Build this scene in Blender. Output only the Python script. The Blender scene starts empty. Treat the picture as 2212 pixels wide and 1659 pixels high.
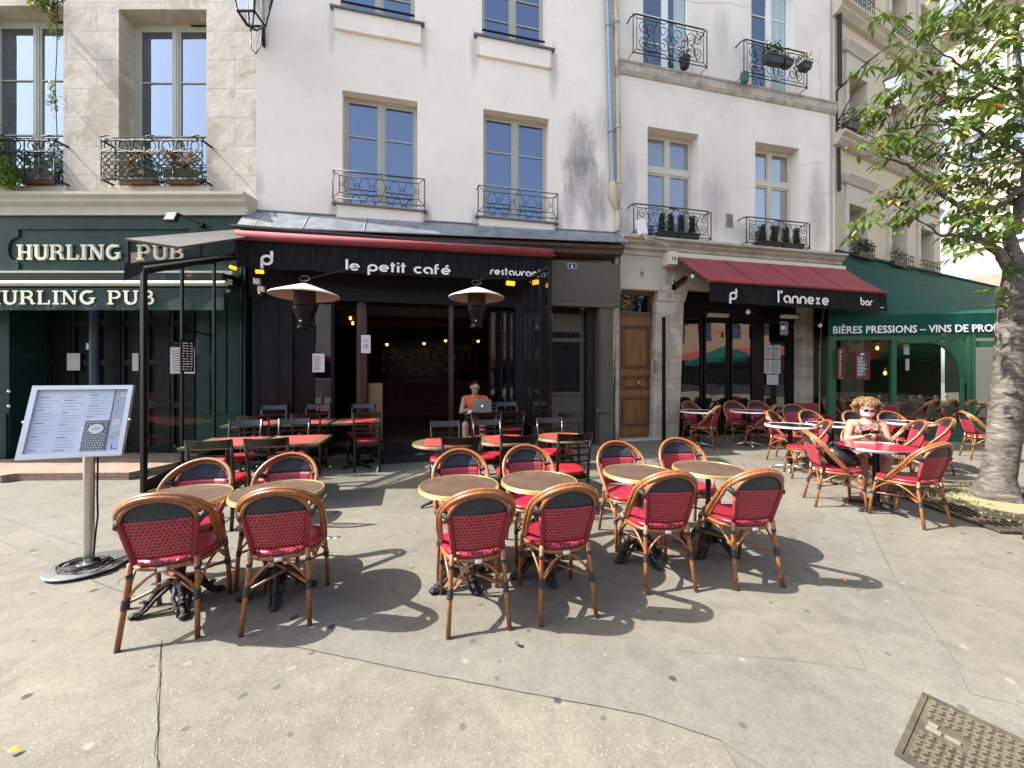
import bpy, bmesh, math, random
from math import sin, cos, pi, sqrt, atan2, atan, tan, radians as R
from mathutils import Vector, Matrix, noise
random.seed(11)
sc = bpy.context.scene
COL = sc.collection
F, H, CX, HY = 831.0, 1.566, 1106.0, 811.0      # focal, eye height, centre and horizon used to survey the place

# ---------------------------------------------------------------- mesh builder
class MB:
    def __init__(s): s.v = []; s.f = []; s.m = []; s.uv = []
    def vert(s, p): s.v.append(tuple(p)); return len(s.v) - 1
    def face(s, idx, m=0, uv=None): s.f.append(tuple(idx)); s.m.append(m); s.uv.append(uv)
    def quad(s, a, b, c, d, m=0, uv=None):
        i = [s.vert(p) for p in (a, b, c, d)]; s.face(i, m, uv)
    def poly(s, pts, m=0): s.face([s.vert(p) for p in pts], m)
    def box(s, x0, x1, y0, y1, z0, z1, m=0, M=None):
        if x0 > x1: x0, x1 = x1, x0
        if y0 > y1: y0, y1 = y1, y0
        if z0 > z1: z0, z1 = z1, z0
        P = [Vector(p) for p in ((x0,y0,z0),(x1,y0,z0),(x1,y1,z0),(x0,y1,z0),(x0,y0,z1),(x1,y0,z1),(x1,y1,z1),(x0,y1,z1))]
        if M is not None: P = [M @ p for p in P]
        b = len(s.v); s.v += [tuple(p) for p in P]
        for q in ((0,3,2,1),(4,5,6,7),(0,1,5,4),(1,2,6,5),(2,3,7,6),(3,0,4,7)):
            s.face([b+i for i in q], m)
    def tube(s, pts, r, seg=8, m=0, cap=True, closed=False, flat=1.0):
        pts = [Vector(p) for p in pts]; n = len(pts)
        if not isinstance(r, (list, tuple)): r = [r]*n
        rings = []; up = None
        for i, p in enumerate(pts):
            if closed: t = pts[(i+1) % n] - pts[i-1]
            else: t = pts[min(i+1, n-1)] - pts[max(i-1, 0)]
            if t.length < 1e-9: t = Vector((0,0,1))
            t.normalize()
            if up is None:
                a = Vector((0,0,1)) if abs(t.z) < .9 else Vector((1,0,0))
                up = (a - t*a.dot(t)).normalized()
            else:
                up = up - t*up.dot(t)
                up = up.normalized() if up.length > 1e-6 else t.orthogonal().normalized()
            w = t.cross(up)
            ring = [s.vert(p + (up*cos(2*pi*k/seg)*flat + w*sin(2*pi*k/seg))*r[i]) for k in range(seg)]
            rings.append(ring)
        L = 0.0; cnt = n if closed else n-1
        for i in range(cnt):
            A, B = rings[i], rings[(i+1) % n]
            d = (pts[(i+1) % n]-pts[i]).length
            for k in range(seg):
                k2 = (k+1) % seg
                s.face((A[k], A[k2], B[k2], B[k]), m, ((k/seg*.1, L), ((k+1)/seg*.1, L), ((k+1)/seg*.1, L+d), (k/seg*.1, L+d)))
            L += d
        if cap and not closed:
            s.face(rings[0][::-1], m); s.face(rings[-1], m)
    def lathe(s, prof, seg=24, o=(0,0,0), m=0, sx=1, sy=1):
        rings = []
        for r, z in prof:
            if r < 1e-5: rings.append([s.vert((o[0], o[1], o[2]+z))])
            else: rings.append([s.vert((o[0]+sx*r*cos(2*pi*k/seg), o[1]+sy*r*sin(2*pi*k/seg), o[2]+z)) for k in range(seg)])
        for A, B in zip(rings, rings[1:]):
            for k in range(seg):
                k2 = (k+1) % seg
                if len(A) == 1 and len(B) == 1: continue
                if len(A) == 1: s.face((A[0], B[k2], B[k]), m)
                elif len(B) == 1: s.face((A[k], A[k2], B[0]), m)
                else: s.face((A[k], A[k2], B[k2], B[k]), m)
    def ell(s, c, r, seg=12, rings=8, m=0, M=None):
        b = len(s.v); c = Vector(c)
        prof = [(sin(pi*i/rings), -cos(pi*i/rings)) for i in range(rings+1)]
        t = MB(); t.lathe(prof, seg)
        for p in t.v:
            q = Vector((p[0]*r[0], p[1]*r[1], p[2]*r[2]))
            if M is not None: q = M @ q
            s.v.append(tuple(q+c))
        for f in t.f: s.face([b+i for i in f], m)
    def grid(s, fn, nu, nv, m=0, uvf=None, flip=False):
        b = len(s.v)
        for j in range(nv+1):
            for i in range(nu+1): s.v.append(tuple(fn(i/nu, j/nv)))
        for j in range(nv):
            for i in range(nu):
                q = [b+j*(nu+1)+i, b+j*(nu+1)+i+1, b+(j+1)*(nu+1)+i+1, b+(j+1)*(nu+1)+i]
                uv = None
                if uvf: uv = [uvf(i/nu, j/nv), uvf((i+1)/nu, j/nv), uvf((i+1)/nu, (j+1)/nv), uvf(i/nu, (j+1)/nv)]
                if flip: q = q[::-1]; uv = uv[::-1] if uv else None
                s.face(q, m, uv)
    def prism(s, poly, y0, y1, m=0):            # poly in (x,z), extruded along y
        n = len(poly); a = [s.vert((p[0], y0, p[1])) for p in poly]; b = [s.vert((p[0], y1, p[1])) for p in poly]
        s.face(a, m); s.face(b[::-1], m)
        for i in range(n):
            j = (i+1) % n; s.face((a[j], a[i], b[i], b[j]), m)
    def sweep_x(s, prof, x0, x1, m=0):           # profile (y,z) swept along x, closed ends
        n = len(prof); a = [s.vert((x0, p[0], p[1])) for p in prof]; b = [s.vert((x1, p[0], p[1])) for p in prof]
        s.face(a, m); s.face(b[::-1], m)
        for i in range(n):
            j = (i+1) % n; s.face((a[j], a[i], b[i], b[j]), m)
    def build(s, name, mats, parent=None, smooth=False, fix=True, solid=0, bevel=0, loc=None):
        me = bpy.data.meshes.new(name)
        me.from_pydata(s.v, [], s.f)
        if not isinstance(mats, (list, tuple)): mats = [mats]
        for m in mats: me.materials.append(m)
        me.polygons.foreach_set('material_index', s.m)
        if any(u is not None for u in s.uv):
            ul = me.uv_layers.new(name='UVMap'); k = 0
            for f, u in zip(s.f, s.uv):
                for j in range(len(f)):
                    if u is not None: ul.data[k].uv = u[j]
                    k += 1
        if fix:
            bm = bmesh.new(); bm.from_mesh(me); bmesh.ops.recalc_face_normals(bm, faces=bm.faces); bm.to_mesh(me); bm.free()
        if smooth:
            me.polygons.foreach_set('use_smooth', [True]*len(me.polygons))
        me.update()
        o = bpy.data.objects.new(name, me); COL.objects.link(o)
        if parent is not None: o.parent = parent
        if loc is not None: o.location = loc
        if smooth == 'auto':
            md = o.modifiers.new('es', 'EDGE_SPLIT'); md.split_angle = R(38)
        if solid:
            md = o.modifiers.new('so', 'SOLIDIFY'); md.thickness = solid; md.offset = 0
        if bevel:
            md = o.modifiers.new('bv', 'BEVEL'); md.width = bevel; md.segments = 2; md.limit_method = 'ANGLE'
        return o

def tag(o, label=None, cat=None, group=None, kind=None):
    if label: o['label'] = label
    if cat: o['category'] = cat
    if group: o['group'] = group
    if kind: o['kind'] = kind
    return o
def thing(name, label, cat, loc=(0,0,0), rz=0, group=None):
    o = bpy.data.objects.new(name, None); COL.objects.link(o)
    o.empty_display_size = .1; o.location = loc; o.rotation_euler = (0, 0, rz)
    return tag(o, label, cat, group)
KIDS = {}
def kids(o):
    return [c for c in bpy.data.objects if c.parent == o]
def copy_tree(o, parent=None, ch=None):
    c = o.copy(); COL.objects.link(c)
    if parent is not None: c.parent = parent
    for k in kids(o): copy_tree(k, c)
    return c

class Frame:
    """a vertical plane: x along it, y into the wall, z up"""
    def __init__(s, o, a): s.o = Vector((o[0], o[1])); s.a = a; s.x = Vector((cos(a), sin(a))); s.y = Vector((-sin(a), cos(a)))
    def uz(s, px, py, d=0.0):
        r = (px-CX)/F; q = Vector((r, 1.0))
        t = (-d + s.o.dot(s.y))/q.dot(s.y)
        return (q*t - s.o).dot(s.x), H + (HY-py)/F*t
    def u(s, px, d=0.0): return s.uz(px, 0, d)[0]
    def z(s, px, py, d=0.0): return s.uz(px, py, d)[1]
    def w(s, u, d, z):
        p = s.o + s.x*u - s.y*d; return Vector((p.x, p.y, z))
    def th(s, name, label, cat, group=None, z=0, u=0, d=0, rz=0):
        p = s.w(u, d, z); return thing(name, label, cat, p, s.a+rz, group)
fA = Frame((0, 8.0), atan(.228))
fP = Frame((0, 6.946), 0.0)
fG = Frame((8.25, 9.88), atan(.461))
fT = Frame((7.52, 9.1), atan2(-.3, 2.55))
fB = Frame((21.5, 19.0), atan2(-1, .217))
def smooth(t): t = max(0, min(1, t)); return t*t*(3-2*t)
def gz(x, y):
    d = -(Vector((x, y))-fA.o).dot(fA.y)
    return .12*max(0, min(1, 1-d/3.0))**1.2*smooth((x+5.2)/1.2)
def G(px, py, g=0.0):
    y = (H-g)*F/(py-HY); return ((px-CX)/F*y, y)

# ---------------------------------------------------------------- materials
MATS = {}
def nt(name):
    m = bpy.data.materials.new(name); m.use_nodes = True
    t = m.node_tree; t.nodes.clear()
    return m, t
def nd(t, typ, **kw):
    n = t.nodes.new(typ)
    for k, v in kw.items():
        if k.startswith('i_'): n.inputs[k[2:].replace('_', ' ')].default_value = v
        else: setattr(n, k, v)
    return n
def lk(t, a, ao, b, bi): t.links.new(a.outputs[ao], b.inputs[bi])
def c4(c): return (c[0], c[1], c[2], 1)
def mat(name, col, rough=.6, metal=0, var=.12, vs=6.0, bump=0, bs=60.0, spec=.5, col2=None, mixs=2.0, mixlo=.45, mixhi=.65, coat=0, stretch=None, sheen=0, emit=0, uv=False):
    """procedural surface: base colour broken up by two noises, an optional second colour in patches, fine bump"""
    if name in MATS: return MATS[name]
    m, t = nt(name)
    out = nd(t, 'ShaderNodeOutputMaterial'); p = nd(t, 'ShaderNodeBsdfPrincipled')
    lk(t, p, 0, out, 0)
    tc = nd(t, 'ShaderNodeTexCoord'); mp = nd(t, 'ShaderNodeMapping')
    lk(t, tc, 'UV' if uv else 'Object', mp, 'Vector')
    if stretch: mp.inputs['Scale'].default_value = stretch
    n1 = nd(t, 'ShaderNodeTexNoise', i_Scale=vs, i_Detail=6.0, i_Roughness=.6); lk(t, mp, 0, n1, 'Vector')
    mr = nd(t, 'ShaderNodeMapRange'); lk(t, n1, 0, mr, 0)
    mr.inputs[1].default_value = .25; mr.inputs[2].default_value = .75; mr.inputs[3].default_value = 1-var; mr.inputs[4].default_value = 1+var
    base = None
    if col2 is not None:
        n2 = nd(t, 'ShaderNodeTexNoise', i_Scale=mixs, i_Detail=5.0, i_Roughness=.6); lk(t, mp, 0, n2, 'Vector')
        r2 = nd(t, 'ShaderNodeMapRange'); lk(t, n2, 0, r2, 0); r2.inputs[1].default_value = mixlo; r2.inputs[2].default_value = mixhi
        mx = nd(t, 'ShaderNodeMix', data_type='RGBA'); lk(t, r2, 0, mx, 0); mx.inputs[6].default_value = c4(col); mx.inputs[7].default_value = c4(col2)
        base = (mx, 2)
    vm = nd(t, 'ShaderNodeVectorMath', operation='SCALE')
    if base: lk(t, base[0], base[1], vm, 0)
    else: vm.inputs[0].default_value = col[:3]
    lk(t, mr, 0, vm, 'Scale'); lk(t, vm, 0, p, 'Base Color')
    p.inputs['Roughness'].default_value = rough; p.inputs['Metallic'].default_value = metal
    p.inputs['Specular IOR Level'].default_value = spec
    if coat: p.inputs['Coat Weight'].default_value = coat; p.inputs['Coat Roughness'].default_value = .15
    if emit: lk(t, vm, 0, p, 'Emission Color'); p.inputs['Emission Strength'].default_value = emit
    if bump:
        n3 = nd(t, 'ShaderNodeTexNoise', i_Scale=bs, i_Detail=4.0); lk(t, mp, 0, n3, 'Vector')
        b = nd(t, 'ShaderNodeBump', i_Strength=bump, i_Distance=.02); lk(t, n3, 0, b, 'Height'); lk(t, b, 0, p, 'Normal')
    MATS[name] = m; return m

def weave_mat(name, hi, lo, w=.021, h=.018, mo=.0055, rough=.32):
    m, t = nt(name)
    out = nd(t, 'ShaderNodeOutputMaterial'); p = nd(t, 'ShaderNodeBsdfPrincipled'); lk(t, p, 0, out, 0)
    tc = nd(t, 'ShaderNodeTexCoord')
    b = nd(t, 'ShaderNodeTexBrick', offset=.5); lk(t, tc, 'UV', b, 'Vector')
    b.inputs['Scale'].default_value = 1; b.inputs['Mortar Size'].default_value = mo; b.inputs['Mortar Smooth'].default_value = .25
    b.inputs['Brick Width'].default_value = w; b.inputs['Row Height'].default_value = h
    b.inputs['Color1'].default_value = c4(lo); b.inputs['Color2'].default_value = c4([x*1.5 for x in lo]); b.inputs['Mortar'].default_value = c4(hi)
    n = nd(t, 'ShaderNodeTexNoise', i_Scale=25.0, i_Detail=3.0); lk(t, tc, 'UV', n, 'Vector')
    mr = nd(t, 'ShaderNodeMapRange'); lk(t, n, 0, mr, 0); mr.inputs[1].default_value = .3; mr.inputs[2].default_value = .7; mr.inputs[3].default_value = .75; mr.inputs[4].default_value = 1.15
    oi = nd(t, 'ShaderNodeObjectInfo'); rm = nd(t, 'ShaderNodeMapRange'); lk(t, oi, 'Random', rm, 0); rm.inputs[3].default_value = .86; rm.inputs[4].default_value = 1.14
    mm = nd(t, 'ShaderNodeMath', operation='MULTIPLY'); lk(t, mr, 0, mm, 0); lk(t, rm, 0, mm, 1)
    vm = nd(t, 'ShaderNodeVectorMath', operation='SCALE'); lk(t, b, 0, vm, 0); lk(t, mm, 0, vm, 'Scale'); lk(t, vm, 0, p, 'Base Color')
    p.inputs['Roughness'].default_value = rough
    bp = nd(t, 'ShaderNodeBump', i_Strength=.9, i_Distance=.006); lk(t, b, 'Fac', bp, 'Height'); lk(t, bp, 0, p, 'Normal')
    MATS[name] = m; return m

def wood_mat(name, c1, c2, rough=.35, scale=14.0, axis=(1, 1, .12), coat=.3, uv=False):
    m, t = nt(name)
    out = nd(t, 'ShaderNodeOutputMaterial'); p = nd(t, 'ShaderNodeBsdfPrincipled'); lk(t, p, 0, out, 0)
    tc = nd(t, 'ShaderNodeTexCoord'); mp = nd(t, 'ShaderNodeMapping'); mp.inputs['Scale'].default_value = axis
    lk(t, tc, 'UV' if uv else 'Object', mp, 'Vector')
    n = nd(t, 'ShaderNodeTexNoise', i_Scale=scale, i_Detail=7.0, i_Roughness=.65, i_Distortion=.6); lk(t, mp, 0, n, 'Vector')
    cr = nd(t, 'ShaderNodeValToRGB'); lk(t, n, 0, cr, 0)
    cr.color_ramp.elements[0].position = .33; cr.color_ramp.elements[0].color = c4(c2)
    cr.color_ramp.elements[1].position = .66; cr.color_ramp.elements[1].color = c4(c1)
    lk(t, cr, 0, p, 'Base Color'); p.inputs['Roughness'].default_value = rough
    p.inputs['Coat Weight'].default_value = coat; p.inputs['Coat Roughness'].default_value = .12
    b = nd(t, 'ShaderNodeBump', i_Strength=.15, i_Distance=.01); lk(t, n, 0, b, 'Height'); lk(t, b, 0, p, 'Normal')
    MATS[name] = m; return m

def pane_mat(name, dark, refl=.45, tint=(.95, .97, 1)):
    m, t = nt(name)
    out = nd(t, 'ShaderNodeOutputMaterial'); d = nd(t, 'ShaderNodeBsdfDiffuse'); d.inputs[0].default_value = c4(dark)
    g = nd(t, 'ShaderNodeBsdfGlossy'); g.inputs['Roughness'].default_value = .015; g.inputs[0].default_value = c4(tint)
    tc = nd(t, 'ShaderNodeTexCoord'); n = nd(t, 'ShaderNodeTexNoise', i_Scale=1.3, i_Detail=1.0); lk(t, tc, 'Object', n, 'Vector')
    b = nd(t, 'ShaderNodeBump', i_Strength=.12, i_Distance=.03); lk(t, n, 0, b, 'Height'); lk(t, b, 0, g, 'Normal')
    mx = nd(t, 'ShaderNodeMixShader'); lw = nd(t, 'ShaderNodeLayerWeight', i_Blend=.5)
    pw = nd(t, 'ShaderNodeMath', operation='POWER'); lk(t, lw, 'Facing', pw, 0); pw.inputs[1].default_value = 3
    mr = nd(t, 'ShaderNodeMapRange'); lk(t, pw, 0, mr, 0); mr.inputs[3].default_value = refl*.9; mr.inputs[4].default_value = min(1, refl*1.9)
    lk(t, mr, 0, mx, 0); lk(t, d, 0, mx, 1); lk(t, g, 0, mx, 2); lk(t, mx, 0, out, 0)
    MATS[name] = m; return m
def clear_mat(name, refl=.08, tint=(.92, .96, .95)):
    m, t = nt(name)
    out = nd(t, 'ShaderNodeOutputMaterial'); d = nd(t, 'ShaderNodeBsdfTransparent'); d.inputs[0].default_value = c4(tint)
    g = nd(t, 'ShaderNodeBsdfGlossy'); g.inputs['Roughness'].default_value = .01; g.inputs[0].default_value = (1, 1, 1, 1)
    mx = nd(t, 'ShaderNodeMixShader'); lw = nd(t, 'ShaderNodeLayerWeight', i_Blend=.5)
    pw = nd(t, 'ShaderNodeMath', operation='POWER'); lk(t, lw, 'Facing', pw, 0); pw.inputs[1].default_value = 4
    mr = nd(t, 'ShaderNodeMapRange'); lk(t, pw, 0, mr, 0); mr.inputs[3].default_value = refl; mr.inputs[4].default_value = .9
    lk(t, mr, 0, mx, 0); lk(t, d, 0, mx, 1); lk(t, g, 0, mx, 2); lk(t, mx, 0, out, 0)
    MATS[name] = m; return m
def emit_mat(name, col, s):
    m, t = nt(name); out = nd(t, 'ShaderNodeOutputMaterial'); e = nd(t, 'ShaderNodeEmission'); e.inputs[0].default_value = c4(col); e.inputs[1].default_value = s
    lk(t, e, 0, out, 0); MATS[name] = m; return m

def plaster_mat(name, col, stain=None, boxes=(), fleck=.05, streak=.5, rough=.85):
    """render on a facade; `boxes`: soot stains with their own shape (u, z, half width, half height, strength)"""
    m, t = nt(name)
    out = nd(t, 'ShaderNodeOutputMaterial'); p = nd(t, 'ShaderNodeBsdfPrincipled'); lk(t, p, 0, out, 0); p.inputs['Roughness'].default_value = rough; p.inputs['Specular IOR Level'].default_value = .2
    tc = nd(t, 'ShaderNodeTexCoord')
    n1 = nd(t, 'ShaderNodeTexNoise', i_Scale=.7, i_Detail=7.0, i_Roughness=.62); lk(t, tc, 'Object', n1, 'Vector')
    mp = nd(t, 'ShaderNodeMapping'); mp.inputs['Scale'].default_value = (5, 5, 1.1); lk(t, tc, 'Object', mp, 'Vector')
    n2 = nd(t, 'ShaderNodeTexNoise', i_Scale=1.6, i_Detail=8.0, i_Roughness=.7); lk(t, mp, 0, n2, 'Vector')
    mr = nd(t, 'ShaderNodeMapRange'); lk(t, n1, 0, mr, 0); mr.inputs[1].default_value = .3; mr.inputs[2].default_value = .7; mr.inputs[3].default_value = 1-fleck*1.6; mr.inputs[4].default_value = 1+fleck
    vm = nd(t, 'ShaderNodeVectorMath', operation='SCALE'); vm.inputs[0].default_value = col; lk(t, mr, 0, vm, 'Scale')
    cur = (vm, 0)
    sx = nd(t, 'ShaderNodeSeparateXYZ'); lk(t, tc, 'Object', sx, 0)
    def math(op, a, b=None, c=None):
        n = nd(t, 'ShaderNodeMath', operation=op)
        for i, x in enumerate((a, b, c)):
            if x is None: continue
            if isinstance(x, tuple): lk(t, x[0], x[1], n, i)
            else: n.inputs[i].default_value = x
        return (n, 0)
    for (u, z, hw, hh, st) in boxes:
        a = math('DIVIDE', math('SUBTRACT', (sx, 0), u), hw); b = math('DIVIDE', math('SUBTRACT', (sx, 2), z), hh)
        r2 = math('ADD', math('MULTIPLY', a, a), math('MULTIPLY', b, b))
        k = math('SUBTRACT', 1.55, r2)
        k = math('ADD', k, math('MULTIPLY', math('SUBTRACT', (n2, 0), .5), 2.3))
        k = math('ADD', k, math('MULTIPLY', math('SUBTRACT', (n1, 0), .5), 3.0))
        k.__class__
        cl = nd(t, 'ShaderNodeMapRange', interpolation_type='SMOOTHSTEP'); lk(t, k[0], 0, cl, 0); cl.inputs[1].default_value = 0; cl.inputs[2].default_value = 2.0; cl.inputs[4].default_value = st
        mx = nd(t, 'ShaderNodeMix', data_type='RGBA'); lk(t, cl, 0, mx, 0); lk(t, cur[0], cur[1], mx, 6); mx.inputs[7].default_value = c4(stain)
        cur = (mx, 2)
    m3 = nd(t, 'ShaderNodeTexNoise', i_Scale=3.2, i_Detail=9.0, i_Roughness=.72, i_Distortion=.5); lk(t, tc, 'Object', m3, 'Vector')
    r3 = nd(t, 'ShaderNodeMapRange'); lk(t, m3, 0, r3, 0); r3.inputs[1].default_value = .5; r3.inputs[2].default_value = .8; r3.inputs[4].default_value = .16
    mx = nd(t, 'ShaderNodeMix', data_type='RGBA'); lk(t, r3, 0, mx, 0); lk(t, cur[0], cur[1], mx, 6); mx.inputs[7].default_value = c4([c*.5 for c in col]); cur = (mx, 2)
    if streak:
        s2 = nd(t, 'ShaderNodeMapRange'); lk(t, n2, 0, s2, 0); s2.inputs[1].default_value = .55; s2.inputs[2].default_value = .85; s2.inputs[4].default_value = streak*.5
        mx = nd(t, 'ShaderNodeMix', data_type='RGBA'); lk(t, s2, 0, mx, 0); lk(t, cur[0], cur[1], mx, 6); mx.inputs[7].default_value = c4([c*.55 for c in col])
        cur = (mx, 2)
    lk(t, cur[0], cur[1], p, 'Base Color')
    n3 = nd(t, 'ShaderNodeTexNoise', i_Scale=45.0, i_Detail=5.0); lk(t, tc, 'Object', n3, 'Vector')
    b = nd(t, 'ShaderNodeBump', i_Strength=.25, i_Distance=.01); lk(t, n3, 0, b, 'Height'); lk(t, b, 0, p, 'Normal')
    MATS[name] = m; return m

def stone_mat(name, c1, c2, mort, bw=1.1, rh=.42, patch=None):
    m, t = nt(name)
    out = nd(t, 'ShaderNodeOutputMaterial'); p = nd(t, 'ShaderNodeBsdfPrincipled'); lk(t, p, 0, out, 0); p.inputs['Roughness'].default_value = .85; p.inputs['Specular IOR Level'].default_value = .2
    tc = nd(t, 'ShaderNodeTexCoord'); sx = nd(t, 'ShaderNodeSeparateXYZ'); cb = nd(t, 'ShaderNodeCombineXYZ')
    lk(t, tc, 'Object', sx, 0); ad = nd(t, 'ShaderNodeMath', operation='ADD'); lk(t, sx, 0, ad, 0); lk(t, sx, 1, ad, 1)
    n0 = nd(t, 'ShaderNodeTexNoise', i_Scale=2.2, i_Detail=4.0); lk(t, tc, 'Object', n0, 'Vector')
    dm = nd(t, 'ShaderNodeMath', operation='MULTIPLY_ADD'); lk(t, n0, 0, dm, 0); dm.inputs[1].default_value = .035; lk(t, sx, 2, dm, 2)
    lk(t, ad, 0, cb, 0); lk(t, dm, 0, cb, 1)
    b = nd(t, 'ShaderNodeTexBrick', offset=.43); lk(t, cb, 0, b, 'Vector')
    b.inputs['Scale'].default_value = 1; b.inputs['Mortar Size'].default_value = .007; b.inputs['Mortar Smooth'].default_value = .5; b.inputs['Brick Width'].default_value = bw; b.inputs['Row Height'].default_value = rh
    b.inputs['Color1'].default_value = c4(c1); b.inputs['Color2'].default_value = c4(c2); b.inputs['Mortar'].default_value = c4(mort)
    n = nd(t, 'ShaderNodeTexNoise', i_Scale=3.5, i_Detail=9.0, i_Roughness=.68); lk(t, tc, 'Object', n, 'Vector')
    mr = nd(t, 'ShaderNodeMapRange'); lk(t, n, 0, mr, 0); mr.inputs[1].default_value = .3; mr.inputs[2].default_value = .7; mr.inputs[3].default_value = .8; mr.inputs[4].default_value = 1.14
    vm = nd(t, 'ShaderNodeVectorMath', operation='SCALE'); lk(t, b, 0, vm, 0); lk(t, mr, 0, vm, 'Scale'); cur = (vm, 0)
    if patch:
        n2 = nd(t, 'ShaderNodeTexNoise', i_Scale=1.5, i_Detail=3.0, i_Distortion=.8); lk(t, tc, 'Object', n2, 'Vector')
        r2 = nd(t, 'ShaderNodeMapRange'); lk(t, n2, 0, r2, 0); r2.inputs[1].default_value = .56; r2.inputs[2].default_value = .585; r2.inputs[4].default_value = .75
        mx = nd(t, 'ShaderNodeMix', data_type='RGBA'); lk(t, r2, 0, mx, 0); lk(t, cur[0], cur[1], mx, 6); mx.inputs[7].default_value = c4(patch); cur = (mx, 2)
    lk(t, cur[0], cur[1], p, 'Base Color')
    a2 = nd(t, 'ShaderNodeMath', operation='MULTIPLY_ADD'); lk(t, b, 'Fac', a2, 0); a2.inputs[1].default_value = -.6; lk(t, n, 0, a2, 2)
    bp = nd(t, 'ShaderNodeBump', i_Strength=.6, i_Distance=.02); lk(t, a2, 0, bp, 'Height'); lk(t, bp, 0, p, 'Normal')
    MATS[name] = m; return m

def asphalt_mat(name, c, speck=1.0, blotch=1.0, warm=(1, .96, .9)):
    m, t = nt(name)
    out = nd(t, 'ShaderNodeOutputMaterial'); p = nd(t, 'ShaderNodeBsdfPrincipled'); lk(t, p, 0, out, 0); p.inputs['Roughness'].default_value = .82; p.inputs['Specular IOR Level'].default_value = .3
    tc = nd(t, 'ShaderNodeTexCoord')
    big = nd(t, 'ShaderNodeTexNoise', i_Scale=.9, i_Detail=8.0, i_Roughness=.6); lk(t, tc, 'Object', big, 'Vector')
    mid = nd(t, 'ShaderNodeTexNoise', i_Scale=9.0, i_Detail=6.0, i_Roughness=.65); lk(t, tc, 'Object', mid, 'Vector')
    fin = nd(t, 'ShaderNodeTexNoise', i_Scale=110.0, i_Detail=3.0, i_Roughness=.7); lk(t, tc, 'Object', fin, 'Vector')
    def rng(n, a, b, lo, hi, o=0):
        r = nd(t, 'ShaderNodeMapRange'); lk(t, n, o, r, 0); r.inputs[1].default_value = a; r.inputs[2].default_value = b; r.inputs[3].default_value = lo; r.inputs[4].default_value = hi; return r
    drt = nd(t, 'ShaderNodeTexNoise', i_Scale=2.3, i_Detail=9.0, i_Roughness=.7, i_Distortion=.9); lk(t, tc, 'Object', drt, 'Vector')
    k0 = rng(drt, .5, .72, 1, 1-.26*blotch)
    k1 = rng(big, .3, .7, 1-.16*blotch, 1+.14*blotch); k2 = rng(mid, .3, .7, 1-.13*blotch, 1+.11*blotch); k3 = rng(fin, .3, .7, .78, 1.2)
    a0 = nd(t, 'ShaderNodeMath', operation='MULTIPLY'); lk(t, k1, 0, a0, 0); lk(t, k0, 0, a0, 1); a = nd(t, 'ShaderNodeMath', operation='MULTIPLY'); lk(t, a0, 0, a, 0); lk(t, k2, 0, a, 1)
    b = nd(t, 'ShaderNodeMath', operation='MULTIPLY'); lk(t, a, 0, b, 0); lk(t, k3, 0, b, 1)
    vm = nd(t, 'ShaderNodeVectorMath', operation='SCALE'); vm.inputs[0].default_value = [a_*w for a_, w in zip(c, warm)]; lk(t, b, 0, vm, 'Scale'); cur = (vm, 0)
    v = nd(t, 'ShaderNodeTexVoronoi', i_Scale=75.0); lk(t, tc, 'Object', v, 'Vector')      # pale aggregate
    s1 = rng(v, .13, .22, .75*speck, 0, 0)
    sel = nd(t, 'ShaderNodeSeparateColor'); lk(t, v, 'Color', sel, 0); s2 = rng(sel, .72, .76, 0, 1, 0)
    q = nd(t, 'ShaderNodeMath', operation='MULTIPLY', use_clamp=True); lk(t, s1, 0, q, 0); lk(t, s2, 0, q, 1)
    mx = nd(t, 'ShaderNodeMix', data_type='RGBA'); lk(t, q, 0, mx, 0); lk(t, *cur, mx, 6); mx.inputs[7].default_value = (.5, .46, .38, 1); cur = (mx, 2)
    for sc_, thr, col, st in ((3.1, .060, (.028, .027, .026, 1), .85), (6.5, .10, (.045, .043, .04, 1), .6), (5.3, .09, (.26, .245, .22, 1), .5), (1.7, .05, (.03, .029, .027, 1), .8)):   # trodden gum
        ws = nd(t, 'ShaderNodeVectorMath', operation='MULTIPLY_ADD'); lk(t, mid, 1, ws, 0); ws.inputs[1].default_value = (.05, .05, 0); lk(t, tc, 'Object', ws, 2)
        v2 = nd(t, 'ShaderNodeTexVoronoi', i_Scale=sc_); lk(t, ws, 0, v2, 'Vector')
        g1 = rng(v2, thr, thr*1.35, st, 0, 0); e = nd(t, 'ShaderNodeSeparateColor'); lk(t, v2, 'Color', e, 0); g2 = rng(e, .45, .5, 0, 1, 0)
        q2 = nd(t, 'ShaderNodeMath', operation='MULTIPLY', use_clamp=True); lk(t, g1, 0, q2, 0); lk(t, g2, 0, q2, 1)
        mx = nd(t, 'ShaderNodeMix', data_type='RGBA'); lk(t, q2, 0, mx, 0); lk(t, *cur, mx, 6); mx.inputs[7].default_value = col; cur = (mx, 2)
    lk(t, *cur, p, 'Base Color')
    bp = nd(t, 'ShaderNodeBump', i_Strength=.55, i_Distance=.006); lk(t, fin, 0, bp, 'Height'); lk(t, bp, 0, p, 'Normal')
    MATS[name] = m; return m

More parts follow.
